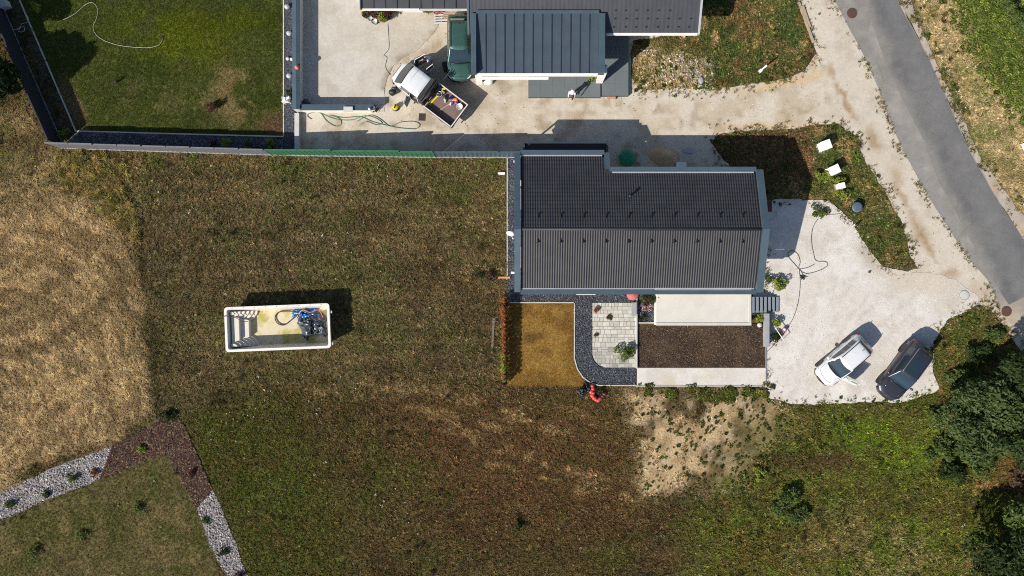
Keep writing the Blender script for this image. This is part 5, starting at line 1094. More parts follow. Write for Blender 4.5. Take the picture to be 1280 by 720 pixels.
        if rails:
            P = [(lerp(xr1, xr0, v), s_ * wt_ * .90, H + .02 + (.05 if 0 < v < 1 else 0)) for v in (0.02, .08, .35, .65, .92, .98)]; b = MB(); b.tube(P, .022, 6); b.build('roof_rail', rails, t)
        for xx in wx: wheel(t, xx, s_ * (hw - .11), wr, .22, .0)
        arch = MB()
        for xx in wx: arch.lathe([(wr * 1.13, -.03), (wr * 1.13, .03)], (xx, s_ * (hw - .018), wr), 18, axis='Y')
        arch.build('wheel_arch', m_black, t)
        ln = MB(); ln.tube([(xw0 - .05, s_ * hw * .78, zb + .02), (f - .75, s_ * hw * .66, zb - .035), (f - .35, s_ * hw * .60, zb - .115)], .012, 4); ln.build('hood_crease', paint, t)
    def hoodz(xx, yy): k_ = hw * interp(xx, plan); v = abs(yy) / k_; zt = interp(xx, top); cr = .05 * smooth(f - 1.5, f - .9, xx); return zt + float(np.interp(v, [0, .45, .80, .93], [cr, cr * .85, cr * .3, -.03])) + .004
    sm_ = MB(); P = [(xx, yy, hoodz(xx, yy)) for xx, yy in [(xw0 + .10, hw * .84), (lerp(xw0, f, .5), hw * .80), (f - .36, hw * .66), (f - .24, hw * .35), (f - .22, 0), (f - .24, -hw * .35), (f - .36, -hw * .66), (lerp(xw0, f, .5), -hw * .80), (xw0 + .10, -hw * .84)]]; sm_.tube(spline(P, .12), .011, 4); sm_.build('hood_seam', m_black, t)
    cw = MB(); cw.tube([(xw0 + .02, hw * .80, zb + .004), (xw0 + .15, hw * .4, zb + .012), (xw0 + .17, 0, zb + .014), (xw0 + .15, -hw * .4, zb + .012), (xw0 + .02, -hw * .80, zb + .004)], .035, 6); cw.build('cowl', m_black, t)
    gr_ = MB(); gr_.box((f - .03, 0, zb - .42), (.12, Wd * .44, .20)); gr_.build('grille', m_black, t, .02)
    bp = MB(); bp.tube([(f - .30, hw * .90, .42), (f - .05, hw * .62, .42), (f + .04, 0, .42), (f - .05, -hw * .62, .42), (f - .30, -hw * .90, .42)], .07, 8); bp.build('bumper', m_black, t)
    bp = MB(); bp.tube([(r_ + .25, hw * .93, .46), (r_ - .01, hw * .66, .46), (r_ - .04, 0, .46), (r_ - .01, -hw * .66, .46), (r_ + .25, -hw * .93, .46)], .07, 8); bp.build('bumper', m_black, t)
    wp = MB(); wp.tube([(xw0 + .05, hw * .55, zb + .005), (xw0 + .02, -hw * .6, zb + .005)], .02, 5); wp.build('wiper', m_black, t)
    an = MB(); an.tube([(xr1 + .28, 0, H + .02), (xr1 + .05, 0, H + .14)], .02, 5, r1=.006); an.build('antenna', m_black, t)
    if sunroof: pane('sunroof', 0, 1, lerp(xr1, xr0, .34), lerp(xr1, xr0, .93), .70, m_glass, up=.016)
    if spoiler: b = MB(); b.box((xr1 + .02, 0, H - .03), (.26, wt_ * 1.7, .04)); b.build('spoiler', paint, t, .015)
    if open_door is not None:
        s_ = open_door; xh = xw0 - .12; ln_ = L_ * .24
        ap = MB(); ap.box((xh - ln_ / 2 - .02, s_ * (hw - .005), (zb + .38) / 2 - .02), (ln_, .03, zb - .36)); ap.build('door_opening', m_inter, t)
        D = bpy.data.objects.new('door', None); 
        dm = MB(); dm.box((-ln_ / 2, 0, (zb + .34) / 2), (ln_, .13, zb - .34)); dm.tube([(-.05, 0, zb), (-.42, -s_ * .10, H - .16), (-ln_ + .1, -s_ * .10, H - .14), (-ln_ + .02, 0, zb)], .028, 6)
        d_ = dm.build('door', paint, t, .02); d_.location = (xh, s_ * (hw + .02), 0); d_.rotation_euler = (0, 0, -s_ * R(68))
        bpy.data.objects.remove(D)
        gl = MB(); gl.add([(-.14, -s_ * .01, zb + .01), (-.44, -s_ * .09, H - .18), (-ln_ + .12, -s_ * .09, H - .17), (-ln_ + .05, -s_ * .01, zb + .01)], [(0, 1, 2, 3)]); g_ = gl.build('door_window', m_glass, d_)
        dt = MB(); dt.box((-ln_ / 2, -s_ * .075, (zb + .34) / 2), (ln_ * .86, .03, zb - .48)); dt.build('door_trim', m_inter, d_)
    return t
p_white = PAINT('white_car_paint', (0.66, 0.67, 0.68), 0, .3)
p_grey = PAINT('grey_car_paint', (0.055, 0.055, 0.074), .55, .32)
p_green = PAINT('green_car_paint', (0.055, 0.13, 0.105), .45, .34)
car('white compact car with its driver door open on the gravel yard', 1048.5, 449.5, 221, 4.25, 1.80, 1.56, p_white, open_door=1, rails=m_black, rg=(.15, .02))
car('dark grey car with large black sunroof at the edge of the grass', 1123.5, 462, 234, 4.60, 1.86, 1.64, p_grey, sunroof=True, rails=m_alu)
car('dark green estate car parked beside the carport', 575.5, 63.5, 270, 4.75, 1.82, 1.52, p_green, rails=m_black, rg=(.155, .065))

# white double-cab truck with an open flat bed
def truck():
    x, y = W(537, 121); t = thing('pickup_truck', 'white double-cab truck with brown open bed and doors swung open', 'truck', (x, y, 0.02), R(143)); f, r_ = 2.80, -2.85; hw = .98
    prof = [(f, .62), (f - .06, .95), (f - .35, 1.06), (f - .45, 1.14), (f - 1.12, 1.86), (f - 1.3, 1.93), (f - 2.0, 1.97), (f - 2.55, 1.95), (f - 2.62, 1.88)]
    plan = [(f - 2.85, .98), (f - 1.4, 1.0), (f - .7, .97), (f - .3, .86), (f - .1, .72), (f, .55)]
    rows = []
    for xx in list(np.linspace(f - 2.62, f - .45, 16)) + list(np.linspace(f - .40, f, 8)):
        zt = interp(xx, sorted(prof)); k_ = hw * interp(xx, plan); q_ = max(0, (zt - 1.1) / .85); wt_ = k_ * (1 - .13 * q_); zl = .36 + .12 * smooth(f - .25, f, xx)
        half = [(0, zt + .03 * q_ + .02), (wt_ * .6, zt + .02 * q_ + .015), (wt_ * .93, zt), (wt_, zt - .06), (k_ * (1 - .02 * q_), min(1.08, zt - .08)), (k_, .8 if zt > .9 else zt - .1), (k_ * .98, zl), (0, zl)]
        rows.append([(xx, a, b) for a, b in half[::-1]] + [(xx, -a, b) for a, b in half[1:]])
    b = MB(); b.grid(rows); b.add(rows[0], [tuple(range(len(rows[0])))]); b.add(rows[-1], [tuple(range(len(rows[-1])))[::-1]]); b.build('cab', p_white, t)
    def front(u, v, up=.02): xx = lerp(f - .46, f - 1.14, u); zt = interp(xx, sorted(prof)); q_ = max(0, (zt - 1.1) / .85); return (xx + .10 * (1 - v * v), hw * (.93 - .12 * q_) * .97 * v, zt + .02 + up + .02 * q_)
    b = MB(); b.grid([[front(i / 6, -1 + 2 * j / 8) for j in range(9)] for i in range(7)]); me_ = b.mesh('windshield', m_glass)
    if me_.polygons[0].normal.z < 0: me_.flip_normals()
    link('windshield', me_, None, t)
    for s_ in (1, -1):
        for xa, xc in ((f - 1.85, f - 1.15), (f - 2.54, f - 1.92)):
            b = MB(); P = [[(xx, s_ * (hw * lerp(.985, .89, v) + .012), lerp(1.12, 1.80, v)) for v in (0, .5, 1)] for xx in ((xa, xc) if s_ < 0 else (xc, xa))]; b.grid(P); b.build('side_window', m_glass, t)
        hl = MB(); hl.box((f - .20, s_ * .60, .80), (.22, .28, .14), rz=-s_ * .5); hl.build('headlight', m_lamp, t, .02)
        mi = MB(); mi.box((f - 1.0, s_ * 1.16, 1.2), (.12, .22, .24)); mi.build('side_mirror', m_black, t, .03)
        for xx in (f - .75, r_ + 1.05): wheel(t, xx, s_ * .82, .33, .24)
        tl_ = MB(); tl_.box((r_ + .03, s_ * .78, .60), (.05, .30, .12)); tl_.build('tail_light', m_tail, t)
    for xx in (f - 1.55, f - 2.05): b = MB(); b.tube([(xx, -.78, 1.975), (xx, 0, 2.005), (xx, .78, 1.975)], .012, 4); b.build('roof_rib', p_white, t)
    gr_ = MB(); gr_.box((f - .01, 0, .70), (.08, 1.0, .18)); gr_.build('grille', m_black, t)
    bp = MB(); bp.tube([(f - .3, .92, .5), (f - .02, .6, .5), (f + .05, 0, .5), (f - .02, -.6, .5), (f - .3, -.92, .5)], .08, 8); bp.build('bumper', m_black, t)
    # rear of the cab: black bulkhead with window
    bk = MB(); bk.box((f - 2.86, 0, 1.28), (.46, 1.84, 1.18)); bk.build('bulkhead', m_inter, t, .03)
    bk = MB(); bk.box((f - 3.10, 0, 1.62), (.03, 1.3, .38)); bk.build('rear_window', m_glass, t)
    rk = MB(); rk.tube([(f - 2.95, -.92, .7), (f - 2.95, -.92, 1.98), (f - 2.95, .92, 1.98), (f - 2.95, .92, .7)], .04, 6); rk.tube([(f - 3.12, -.9, 1.93), (f - 3.12, .9, 1.93)], .03, 6); rk.build('rack', m_black, t)
    m_bed = M('bed_floor', (0.17, 0.115, 0.095), .8, 0, .2, 3, .15, stain=.4); xa, xc = r_ + .02, f - 3.15
    bf = MB(); bf.box(((xa + xc) / 2, 0, .80), (xc - xa, 1.92, .08)); bf.build('bed_floor', m_bed, t)
    for c_, s_ in ((((xa + xc) / 2, .99, 1.04), (xc - xa, .05, .42)), (((xa + xc) / 2, -.99, 1.04), (xc - xa, .05, .42)), ((xa - .02, 0, 1.04), (.05, 2.03, .42))):
        sb = MB(); sb.box(c_, s_); sb.build('side_board', m_bed, t); tp_ = MB(); tp_.box((c_[0], c_[1], 1.262), (s_[0] + .02 if s_[0] > .1 else .07, s_[1] + (.02 if s_[1] > .1 else .02), .025)); tp_.build('board_rail', p_white, t)
    ch = MB(); ch.box((-.4, .38, .56), (4.2, .10, .16)); ch.box((-.4, -.38, .56), (4.2, .10, .16)); ch.build('chassis', m_black, t)
    for nm, xh, s_, l_, an in (('door', f - .80, -1, 1.0, 66), ('door', f - 1.88, -1, .72, 74), ('door', f - 1.88, 1, .72, 78)):
        op = MB(); op.box((xh - l_ / 2, s_ * .985, .82), (l_ - .06, .03, .8)); op.build('door_opening', m_inter, t)
        dm = MB(); dm.box((-l_ / 2, 0, .80), (l_, .09, .72)); dm.tube([(-.04, 0, 1.14), (-.18, 0, 1.80), (-l_ + .04, 0, 1.82), (-l_ + .03, 0, 1.14)], .03, 6)
        d_ = dm.build(nm, p_white, t, .02); d_.location = (xh, s_ * 1.03, 0); d_.rotation_euler = (0, 0, -s_ * R(an))
        gl = MB(); gl.add([(-.08, 0, 1.16), (-.2, 0, 1.78), (-l_ + .07, 0, 1.79), (-l_ + .06, 0, 1.16)], [(0, 1, 2, 3)]); gl.build('door_window', m_glass, d_)
        dt = MB(); dt.box((-l_ / 2, -s_ * .06, .80), (l_ * .86, .03, .6)); dt.build('door_trim', m_grey, d_)
    return t
trk = truck()
TM = Matrix.Translation((trk.location.x, trk.location.y, .02)) @ Matrix.Rotation(R(143), 4, 'Z')
def on_bed(lx, ly, z=.84): return tuple(TM @ Vector((lx, ly, z)))
def simple(name, label, cat, loc, parts, rot=0.0, group=None):
    t = thing(name, label, cat, loc, rot, group)
    for nm, mb, mat in parts: mb.build(nm, mat, t)
    return t
def mbx(*boxes, **k):
    m_ = MB()
    for b in boxes: m_.box(*b)
    return m_
def bucket(name, label, loc, r, h, mat, inner=None, cat='bucket', group=None):
    b = MB(); b.lathe([(r * .8, 0), (r, h), (r * 1.06, h), (r * 1.06, h - .03)], n=16); i_ = MB(); i_.lathe([(r * .9, h * .9), (r * .92, h * .905)], n=16)
    hd_ = MB(); hd_.tube([(r * math.cos(a), .02, h + .45 * r * math.sin(a)) for a in np.linspace(0, math.pi, 8)], .012, 5)
    return simple(name, label, cat, loc, [('body', b, mat), ('contents', i_, inner or m_inter), ('handle', hd_, m_alu)], 0, group)
bucket('bucket', 'white bucket at the tail corner of the truck bed', on_bed(-2.45, -.55), .22, .34, m_wplas)
bucket('bucket', 'white bucket on the truck bed close to the cab', on_bed(-.75, -.40), .19, .3, m_wplas)
def jumble(name, label, loc, mats, n, rad, cat, sd):
    rg = random.Random(sd); t = thing(name, label, cat, loc, 0); mats = list(mats)
    for k in range(n):
        a, r = rg.uniform(0, 6.28), rad * math.sqrt(rg.random()); mb = MB()
        if k % 3: mb.box((r * math.cos(a), r * math.sin(a), .07 + .02 * k), (rg.uniform(.12, .3), rg.uniform(.08, .2), .12), rg.uniform(0, 3))
        else: mb.ball((r * math.cos(a), r * math.sin(a), .10 + .01 * k), rg.uniform(.07, .13), (1, 1, .8), 8, 0, .12)
        mb.build('piece', mats[k % len(mats)], t)
    return t
m_blu = M('blue_plastic', (.03, .12, .42), .45, 0, .1, 4); m_pink = M('pink_plastic', (.55, .12, .2), .45, 0, .1, 4); m_lav = M('lavender_cloth', (.62, .60, .74), .85, 0, .06, 6, bmp=.006)
jumble('tool_pile', 'heap of orange and red tools beside the white bucket on the truck bed', on_bed(-1.95, -.55), (m_orange, m_wplas, m_red, m_blu), 8, .28, 'tools', 1)
jumble('tool_pile', 'heap of pink and blue tools in the middle of the truck bed', on_bed(-1.40, -.50), (m_pink, m_blu, m_lgrey, m_black), 8, .28, 'tools', 2)
jumble('tool_pile', 'heap of dark and yellow tools behind the truck cab', on_bed(-.65, -.72), (m_black, m_yellow, m_blu, m_wood), 8, .24, 'tools', 3)
simple('wooden_board', 'pale long board lying across the truck bed', 'board', on_bed(-1.55, .1, .86), [('board', mbx(((0, 0, 0), (1.0, .07, .03))), m_wood)], R(143 + 70))
simple('wooden_board', 'short yellow board behind the truck cab', 'board', on_bed(-.62, .15, .86), [('board', mbx(((0, 0, 0), (.9, .10, .04))), m_yellow)], R(143 + 84))

# ---------------------------------------------------------------- people
def person(label, px, py, rot, joints, edges, radii, mats, pick, extra=(), z=0.02):
    x, y = W(px, py); me = bpy.data.meshes.new('person'); me.from_pydata(joints, edges, []); me.update()
    o = bpy.data.objects.new('body', me); C.objects.link(o); sk = o.modifiers.new('s', 'SKIN'); sk.use_smooth_shade = True; su = o.modifiers.new('u', 'SUBSURF'); su.levels = su.render_levels = 1
    for i, v in enumerate(me.skin_vertices[0].data): v.radius = (radii[i], radii[i]); v.use_root = (i == 0)
    dg = bpy.context.evaluated_depsgraph_get(); dg.update(); nm = bpy.data.meshes.new_from_object(o.evaluated_get(dg)); bpy.data.objects.remove(o)
    t = thing('person', label, 'person', (x, y, z), rot); b = link('body', nm, None, t)
    for m_ in mats: nm.materials.append(m_)
    for p in nm.polygons: p.material_index = pick(p.center); p.use_smooth = True
    for n_, mb, mat in extra: mb.build(n_, mat, t)
    return t
def hand(J, E, Rr, wrist, d, side):
    d = Vector(d).normalized(); s_ = d.cross(Vector((0, 0, 1)));  s_ = (s_ if s_.length > .1 else Vector((0, 1, 0))).normalized(); w_ = Vector(J[wrist]); palm = w_ + d * .08; J.append(tuple(palm)); E.append((wrist, len(J) - 1)); Rr.append(.030); pi_ = len(J) - 1
    for k, l_ in enumerate((.065, .078, .072, .055)):
        a = palm + d * .03 + s_ * (.024 * (1.5 - k)); J.append(tuple(a)); E.append((pi_, len(J) - 1)); Rr.append(.010)
        J.append(tuple(a + d * l_ * .6 + Vector((0, 0, -.006)))); E.append((len(J) - 2, len(J) - 1)); Rr.append(.009); J.append(tuple(a + d * l_ + Vector((0, 0, -.022)))); E.append((len(J) - 2, len(J) - 1)); Rr.append(.008)
    th = w_ + d * .035 + s_ * .045 * side; J.append(tuple(th)); E.append((wrist, len(J) - 1)); Rr.append(.012); J.append(tuple(th + d * .05 + s_ * .02 * side)); E.append((len(J) - 2, len(J) - 1)); Rr.append(.010)
def skeleton(bend=0.0, arms=((.3, .0), (.3, .0)), stride=.12):
    # facing +x; bend in radians forward at the hips
    J = [(0, 0, .95)]; E = []; Rr = [.125]
    def up(l_, dz=0, side=0): return (math.sin(bend) * l_ + dz, side, .95 + math.cos(bend) * l_)
    for l_, r_ in ((.16, .125), (.34, .15), (.48, .135), (.555, .058), (.63, .075), (.72, .098), (.80, .075)):
        J.append(up(l_)); E.append((len(J) - 2, len(J) - 1)); Rr.append(r_)
    for s_, (fw, dn) in zip((1, -1), arms):
        J.append(up(.47, 0, s_ * .19)); E.append((3, len(J) - 1)); Rr.append(.062); sh = len(J) - 1; p = Vector(J[sh])
        e_ = p + Vector((.28 * math.sin(fw), s_ * .05, -.28 * math.cos(fw))); w_ = e_ + Vector((.25 * math.sin(fw + .5), -s_ * .03, -.25 * math.cos(fw + .5)))
        J.append(tuple(e_)); E.append((sh, len(J) - 1)); Rr.append(.044); J.append(tuple(w_)); E.append((len(J) - 2, len(J) - 1)); Rr.append(.028); hand(J, E, Rr, len(J) - 1, w_ - e_, -s_)
    for s_ in (1, -1):
        J.append((0, s_ * .10, .88)); E.append((0, len(J) - 1)); Rr.append(.095); J.append((.02 + s_ * stride * .5, s_ * .11, .48)); E.append((len(J) - 2, len(J) - 1)); Rr.append(.062)
        J.append((-.02 + s_ * stride, s_ * .11, .09)); E.append((len(J) - 2, len(J) - 1)); Rr.append(.042); J.append((.14 + s_ * stride, s_ * .12, .045)); E.append((len(J) - 2, len(J) - 1)); Rr.append(.042)
    return J, E, Rr, up
m_trous = M('beige_trousers', (.36, .31, .24), .85, 0, .08, 6); m_dtrous = M('dark_trousers', (.03, .03, .035), .85, 0, .1, 6); m_wshirt = M('white_shirt', (.75, .75, .76), .85, 0, .05, 6); m_shoe = M('shoe', (.06, .05, .045), .7, 0, .1, 6)
def face_parts(up, bend):
    c_ = Vector(up(.72)); fx = Vector((math.cos(bend), 0, -math.sin(bend))); uz = Vector((math.sin(bend), 0, math.cos(bend))); out = []
    for s_ in (1, -1):
        e_ = MB(); e_.ball(tuple(c_ + fx * .093 + Vector((0, s_ * .032, 0)) + uz * .012), .012, (1, 1, 1), 6); out.append(('eye', e_, m_black)); r__ = MB(); r__.ball(tuple(c_ + Vector((0, s_ * .098, 0))), .026, (.6, .4, 1), 6); out.append(('ear', r__, m_skin))
    n_ = MB(); n_.ball(tuple(c_ + fx * .104 - uz * .02), .018, (1, .8, 1.2), 6); out.append(('nose', n_, m_skin)); m_ = MB(); m_.box(tuple(c_ + fx * .094 - uz * .055), (.012, .045, .01)); out.append(('mouth', m_, m_red)); return out
J, E, Rr, up = skeleton(.75, ((.9, 0), (1.1, 0)), .10)
hr = MB(); c_ = Vector(up(.745)); hr.ball(tuple(c_ + Vector((-.015, 0, .015))), .112, (1, .95, .95), 12, 0, .04)
bnd = Vector(up(.5))
def pk(c):
    l_ = (c.x) * math.sin(.75) + (c.z - .95) * math.cos(.75)
    if c.z < .10: return 3
    if l_ < .02 and abs(c.x) < .35 and c.z < 1.0: return 1
    return 0 if l_ < .52 and (Vector((c.x, 0, c.z)) - bnd).length < .55 and l_ > .06 else 2
person('person in a pale lavender shirt leaning into the open truck doors', 540, 77.5, R(-140), J, E, Rr, [m_lav, m_trous, m_skin, m_shoe], pk, [('hair', hr, m_hair)] + face_parts(up, .75))
J, E, Rr, up = skeleton(.10, ((.35, 0), (.75, 0)), .10)
ht = MB(); c_ = Vector(up(.76)); ht.lathe([(.155, 0), (.15, .012), (.105, .02), (.095, .10), (.05, .125), (.01, .128)], tuple(c_), 16)
person('person in white shirt, dark trousers and white hat standing before the platform', 713.5, 121.5, R(-100), J, E, Rr, [m_wshirt, m_dtrous, m_skin, m_shoe], lambda c: 3 if c.z < .10 else (1 if c.z < .93 and abs(c.y) < .2 and c.x < .2 else (0 if c.z < 1.46 and (Vector((c.x, c.y, 0)).length < .27 or c.z > 1.2) else 2)), [('hat', ht, m_wplas)] + face_parts(up, .10))

# ---------------------------------------------------------------- pool shell on the meadow
def pool():
    px, py = 350.5, 409; h = 1.25; x, y = W(px, py, .6); ang = R(2.3); t = thing('pool_shell', 'cream fibreglass pool shell standing empty on the meadow', 'pool', (x, y, -.02), ang); Lx, Ly = 7.55, 3.22
    m_gel = M('pool_gelcoat', (.66, .60, .50), .38, 0, .05, .8, .03, coat=.2); m_algae = M('pool_floor', (.60, .52, .36), .5, 0, .06, .9, .05, second=(.36, .32, .05)); m_rim = M('pool_rim', (.74, .70, .66), .45, 0, .05, 1.2, .04, stain=.15)
    def rr(lx, ly, r, n=5):
        out = []
        for sx, sy, a0 in ((1, 1, 0), (-1, 1, 90), (-1, -1, 180), (1, -1, 270)):
            for k in range(n + 1): a = R(a0 + 90 * k / n); out.append((sx * (lx / 2 - r) + r * math.cos(a), sy * (ly / 2 - r) + r * math.sin(a)))
        return out
    def loft(mb, rings, capb=False):
        n = len(rings[0]); vs = [p for r in rings for p in r]; fs = [(k * n + i, k * n + (i + 1) % n, (k + 1) * n + (i + 1) % n, (k + 1) * n + i) for k in range(len(rings) - 1) for i in range(n)]; mb.add(vs, fs, smooth=False)
        if capb: mb.add(rings[-1], [tuple(range(n))])
    ou = lambda l, w_, z, r: [(a, b, z) for a, b in rr(l, w_, r)]
    mb = MB(); loft(mb, [ou(Lx - .5, Ly - .5, .04, .3), ou(Lx - .12, Ly - .12, h - .08, .2)]); mb.build('outer_wall', m_gel, t)
    mb = MB(); loft(mb, [ou(Lx - .1, Ly - .1, h - .09, .22), ou(Lx, Ly, h - .09, .22), ou(Lx, Ly, h, .22), ou(Lx - .34, Ly - .34, h, .16), ou(Lx - .34, Ly - .34, h - .06, .16)]); mb.build('rim', m_rim, t, 0)
    mb = MB(); loft(mb, [ou(Lx - .34, Ly - .34, h - .06, .16), ou(Lx - .62, Ly - .72, .20, .30)]); me_ = mb.mesh('inner_wall', m_gel); me_.flip_normals(); link('inner_wall', me_, None, t)
    mb = MB(); mb.add(ou(Lx - .62, Ly - .72, .20, .30), [tuple(range(24))]); mb.build('floor', m_algae, t)
    # entry: corner steps and bench at the left end
    for k in range(6):
        for s_ in (1, -1):
            mb = MB(); r = 1.75 - k * .26; n = 8; cx, cy = -Lx / 2 + .32, s_ * (Ly / 2 - .34); z1 = .36 + k * .13
            pts = [(cx, cy)] + [(cx + r * math.sin(a) * (1.0), cy - s_ * r * .55 * math.cos(a)) for a in np.linspace(0, math.pi / 2, n)]
            mb.prism(pts if s_ < 0 else pts[::-1], .19, z1); mb.build('corner_step', m_gel, t, .015)
    mb = MB(); mb.prism([(-Lx / 2 + .33, -.85), (-Lx / 2 + 1.5, -.62), (-Lx / 2 + 1.5, .62), (-Lx / 2 + .33, .85)], .19, .62); mb.build('bench', m_gel, t, .03)
    mb = MB(); mb.prism([(-Lx / 2 + .34, -.98), (-Lx / 2 + .9, -.80), (-Lx / 2 + .9, .80), (-Lx / 2 + .34, .98)], .19, .90); mb.build('bench', m_gel, t, .03)
    for i in range(9): mb = MB(); mb.box((-3.2 + i * .8, Ly / 2 - .085, h + .006), (.07, .05, .01)); mb.build('rim_fitting', m_grey, t)
    for yy in (.98, -1.28): mb = MB(); mb.lathe([(.10, 0), (.12, .10), (.06, .12)], (Lx / 2 + .06, yy, h - .2), 10); mb.build('skimmer', m_wplas, t)
    return t, Matrix.Translation((x, y, 0)) @ Matrix.Rotation(ang, 4, 'Z')
pl_, PMX = pool()
def tarp(name, label, cat, cx, cy, lx, ly, hmax, mat, sd, rot=0.0, fr=1.0):
    n, m = 34, 26; ux, uy = np.meshgrid(np.linspace(-1, 1, n), np.linspace(-1, 1, m), indexing='ij'); ed = np.clip(1 - np.maximum(np.abs(ux), np.abs(uy)) ** 4, 0, 1)
    z = hmax * (ed * (.25 + .75 * np.abs(fbm(ux * 3 * fr + uy * 1.6, uy * 1.2 - ux * .5, .55, sd, 4) - .5) * 2.2)); jx = (fbm(ux, uy, .5, sd + 3) - .5) * .5 * lx; jy = (fbm(ux, uy, .5, sd + 4) - .5) * .6 * ly
    P = [[(float(ux[i, j] * lx / 2 + jx[i, j]), float(uy[i, j] * ly / 2 + jy[i, j]), float(z[i, j]) + .02) for j in range(m)] for i in range(n)]
    mb = MB(); mb.grid(P); bt = [[(p[0], p[1], 0.004) for p in r] for r in P]; mb.grid([r[::-1] for r in bt]); o = mb.build(name, mat); p = PMX @ Vector((cx, cy, .20)); o.location = p; o.rotation_euler = (0, 0, R(2.3) + rot); return tag(o, label, cat)
m_tarpd = M('dark_tarp', (.055, .065, .085), .28, 0, .25, 4, .1); m_tarpb = M('blue_tarp', (.02, .16, .42), .32, 0, .25, 5, .1)
tarp('tarpaulin', 'crumpled black plastic sheet in the right end of the pool shell', 'tarp', 2.35, .02, 1.95, 1.6, .75, m_tarpd, 61, .15)
tarp('tarpaulin', 'crumpled bright blue sheet at the upper right of the pool shell', 'tarp', 1.75, .98, 1.7, .75, .7, m_tarpb, 71, -.05)
def hose(name, label, pts, r, mat, z=.03, cat='hose', h=None):
    P = [Vector((*W(px, py), z if h is None else h[i])) for i, (px, py) in enumerate(pts)]; mb = MB(); mb.tube(spline(P, .2), r, 6); return tag(mb.build(name, mat), label, cat)
m_hblack = M('black_hose', (.03, .03, .03), .5, 0, .1, 4); m_hgrey = M('dark_cable', (.06, .055, .05), .6, 0, .1, 4); m_hgreen = M('green_hose', (.05, .15, .10), .45, 0, .1, 4); m_hwhite = M('pale_hose', (.46, .46, .34), .5, 0, .1, 4)
def phose(label, pts, r, mat, z): 
    mb = MB(); mb.tube(spline([PMX @ Vector((a, b, c)) for a, b, c in pts], .12), r, 6); tag(mb.build('hose', mat), label, 'hose')
phose('thick black hose looping across the pool shell floor', [(1.3, 1.02, .5), (.6, 1.12, .3), (-.15, 1.1, .26), (-.48, .72, .26), (-.30, .26, .26), (.18, .14, .26), (.65, .45, .28), (1.2, .85, .45)], .04, m_hblack, 0)
phose('thin black cable over the left rim into the pool shell', [(-3.9, .92, 1.24), (-3.6, .98, 1.32), (-3.1, .85, 1.05), (-2.6, .55, .92), (-2.3, .52, .7)], .02, m_hblack, 0)
phose('orange hose lying across the blue pool sheet', [(1.4, .9, .75), (1.8, 1.2, .95), (2.3, 1.0, .95), (2.9, 1.15, .9), (3.2, .6, .9)], .025, m_orange, 0)
# hoses and cables on the ground
hose('garden_hose', 'pale hose curving across the green lawn', [(80, 25), (94, 18), (108, 6), (117, 4), (123, 12), (121, 24), (117, 34), (121, 44), (133, 52), (155, 58), (185, 60), (200, 56), (204, 48)], .014, m_hwhite, .07)
hose('cable', 'long dark cable snaking over the white gravel yard', [(1022, 274), (1016, 284), (1014, 300), (1017, 318), (1020, 326), (1032, 327), (1034, 332), (1024, 338), (1008, 342), (1000, 338), (994, 331), (986, 322), (985, 316), (990, 313), (997, 318), (1000, 328), (998, 336), (1010, 334), (1018, 330)], .022, m_hgrey)
hose('cable', 'dark cable from the loops down to the grey wall', [(1009, 346), (1003, 343), (999, 336), (1000, 352), (999, 368), (996, 384), (990, 400), (980, 416), (968, 430), (957, 441)], .020, m_hgrey)
hose('cable', 'short dark cable from the green plant to the grass edge', [(1028, 269), (1040, 268), (1050, 267), (1056, 262), (1052, 271), (1058, 270)], .018, m_hgrey)
hose('garden_hose', 'dark green hose in loose loops along the low wall', [(390, 149), (385, 146), (386, 142), (400, 141), (408, 151), (420, 158), (427, 155), (424, 148), (412, 144), (430, 147), (450, 146), (465, 152), (480, 156), (500, 160), (520, 161), (525, 156), (518, 152), (500, 153), (488, 158), (474, 148), (462, 144), (446, 152)], .024, m_hgreen)
hose('garden_hose', 'second green hose crossing the looped one by the low wall', [(402, 142), (420, 149), (440, 150), (455, 145), (468, 147), (478, 154), (470, 156), (458, 152), (450, 156)], .02, m_hgreen)
hose('cable', 'thin black cable on the court below the potted flowers', [(485, 30), (486, 46), (486, 62), (480, 69), (484, 72), (482, 84), (488, 94)], .014, m_hblack, .045)
hose('cable', 'coiled pale cable in the shaded bed near the top left', [(12, 38), (22, 37), (30, 33), (31, 39), (24, 40), (28, 30), (36, 28), (35, 20)], .03, m_hwhite, .05)

# ---------------------------------------------------------------- small things
def cabinet(label, px, py, s_, h, rot):
    x, y = W(px, py, h); b = mbx(((0, 0, h / 2 - .03), (s_ - .06, s_ - .1, h - .06))); l_ = mbx(((0, 0, h), (s_, s_ - .04, .06))); d = mbx(((0, -(s_ - .1) / 2 - .008, h / 2), (s_ - .18, .02, h - .22))); p = mbx(((0, 0, -.03), (s_ + .1, s_ + .06, .12)))
    return simple('utility_cabinet', label, 'cabinet', (x, y, 0), [('body', b, m_wplas), ('lid', l_, m_wplas), ('door', d, m_wplas), ('plinth', p, m_grey)], rot, 'white utility cabinets in the corner bed')
cabinet('largest white utility cabinet, topmost in the corner bed', 1033, 181, .70, .72, R(20)); cabinet('middle white utility cabinet among the bright shrubs', 1044, 212, .68, .72, R(25)); cabinet('smallest white utility cabinet in the corner bed', 1052.5, 232, .46, .6, R(12))
x, y = W(1281, 182); cabx = simple('utility_cabinet', 'white cabinet cut by the right edge on the verge', 'cabinet', (x, y, 0), [('body', mbx(((0, 0, .35), (.5, .45, .7))), m_wplas), ('lid', mbx(((0, 0, .73), (.56, .5, .05))), m_wplas), ('door', mbx(((0, -.235, .35), (.36, .02, .5))), m_wplas)], R(25))
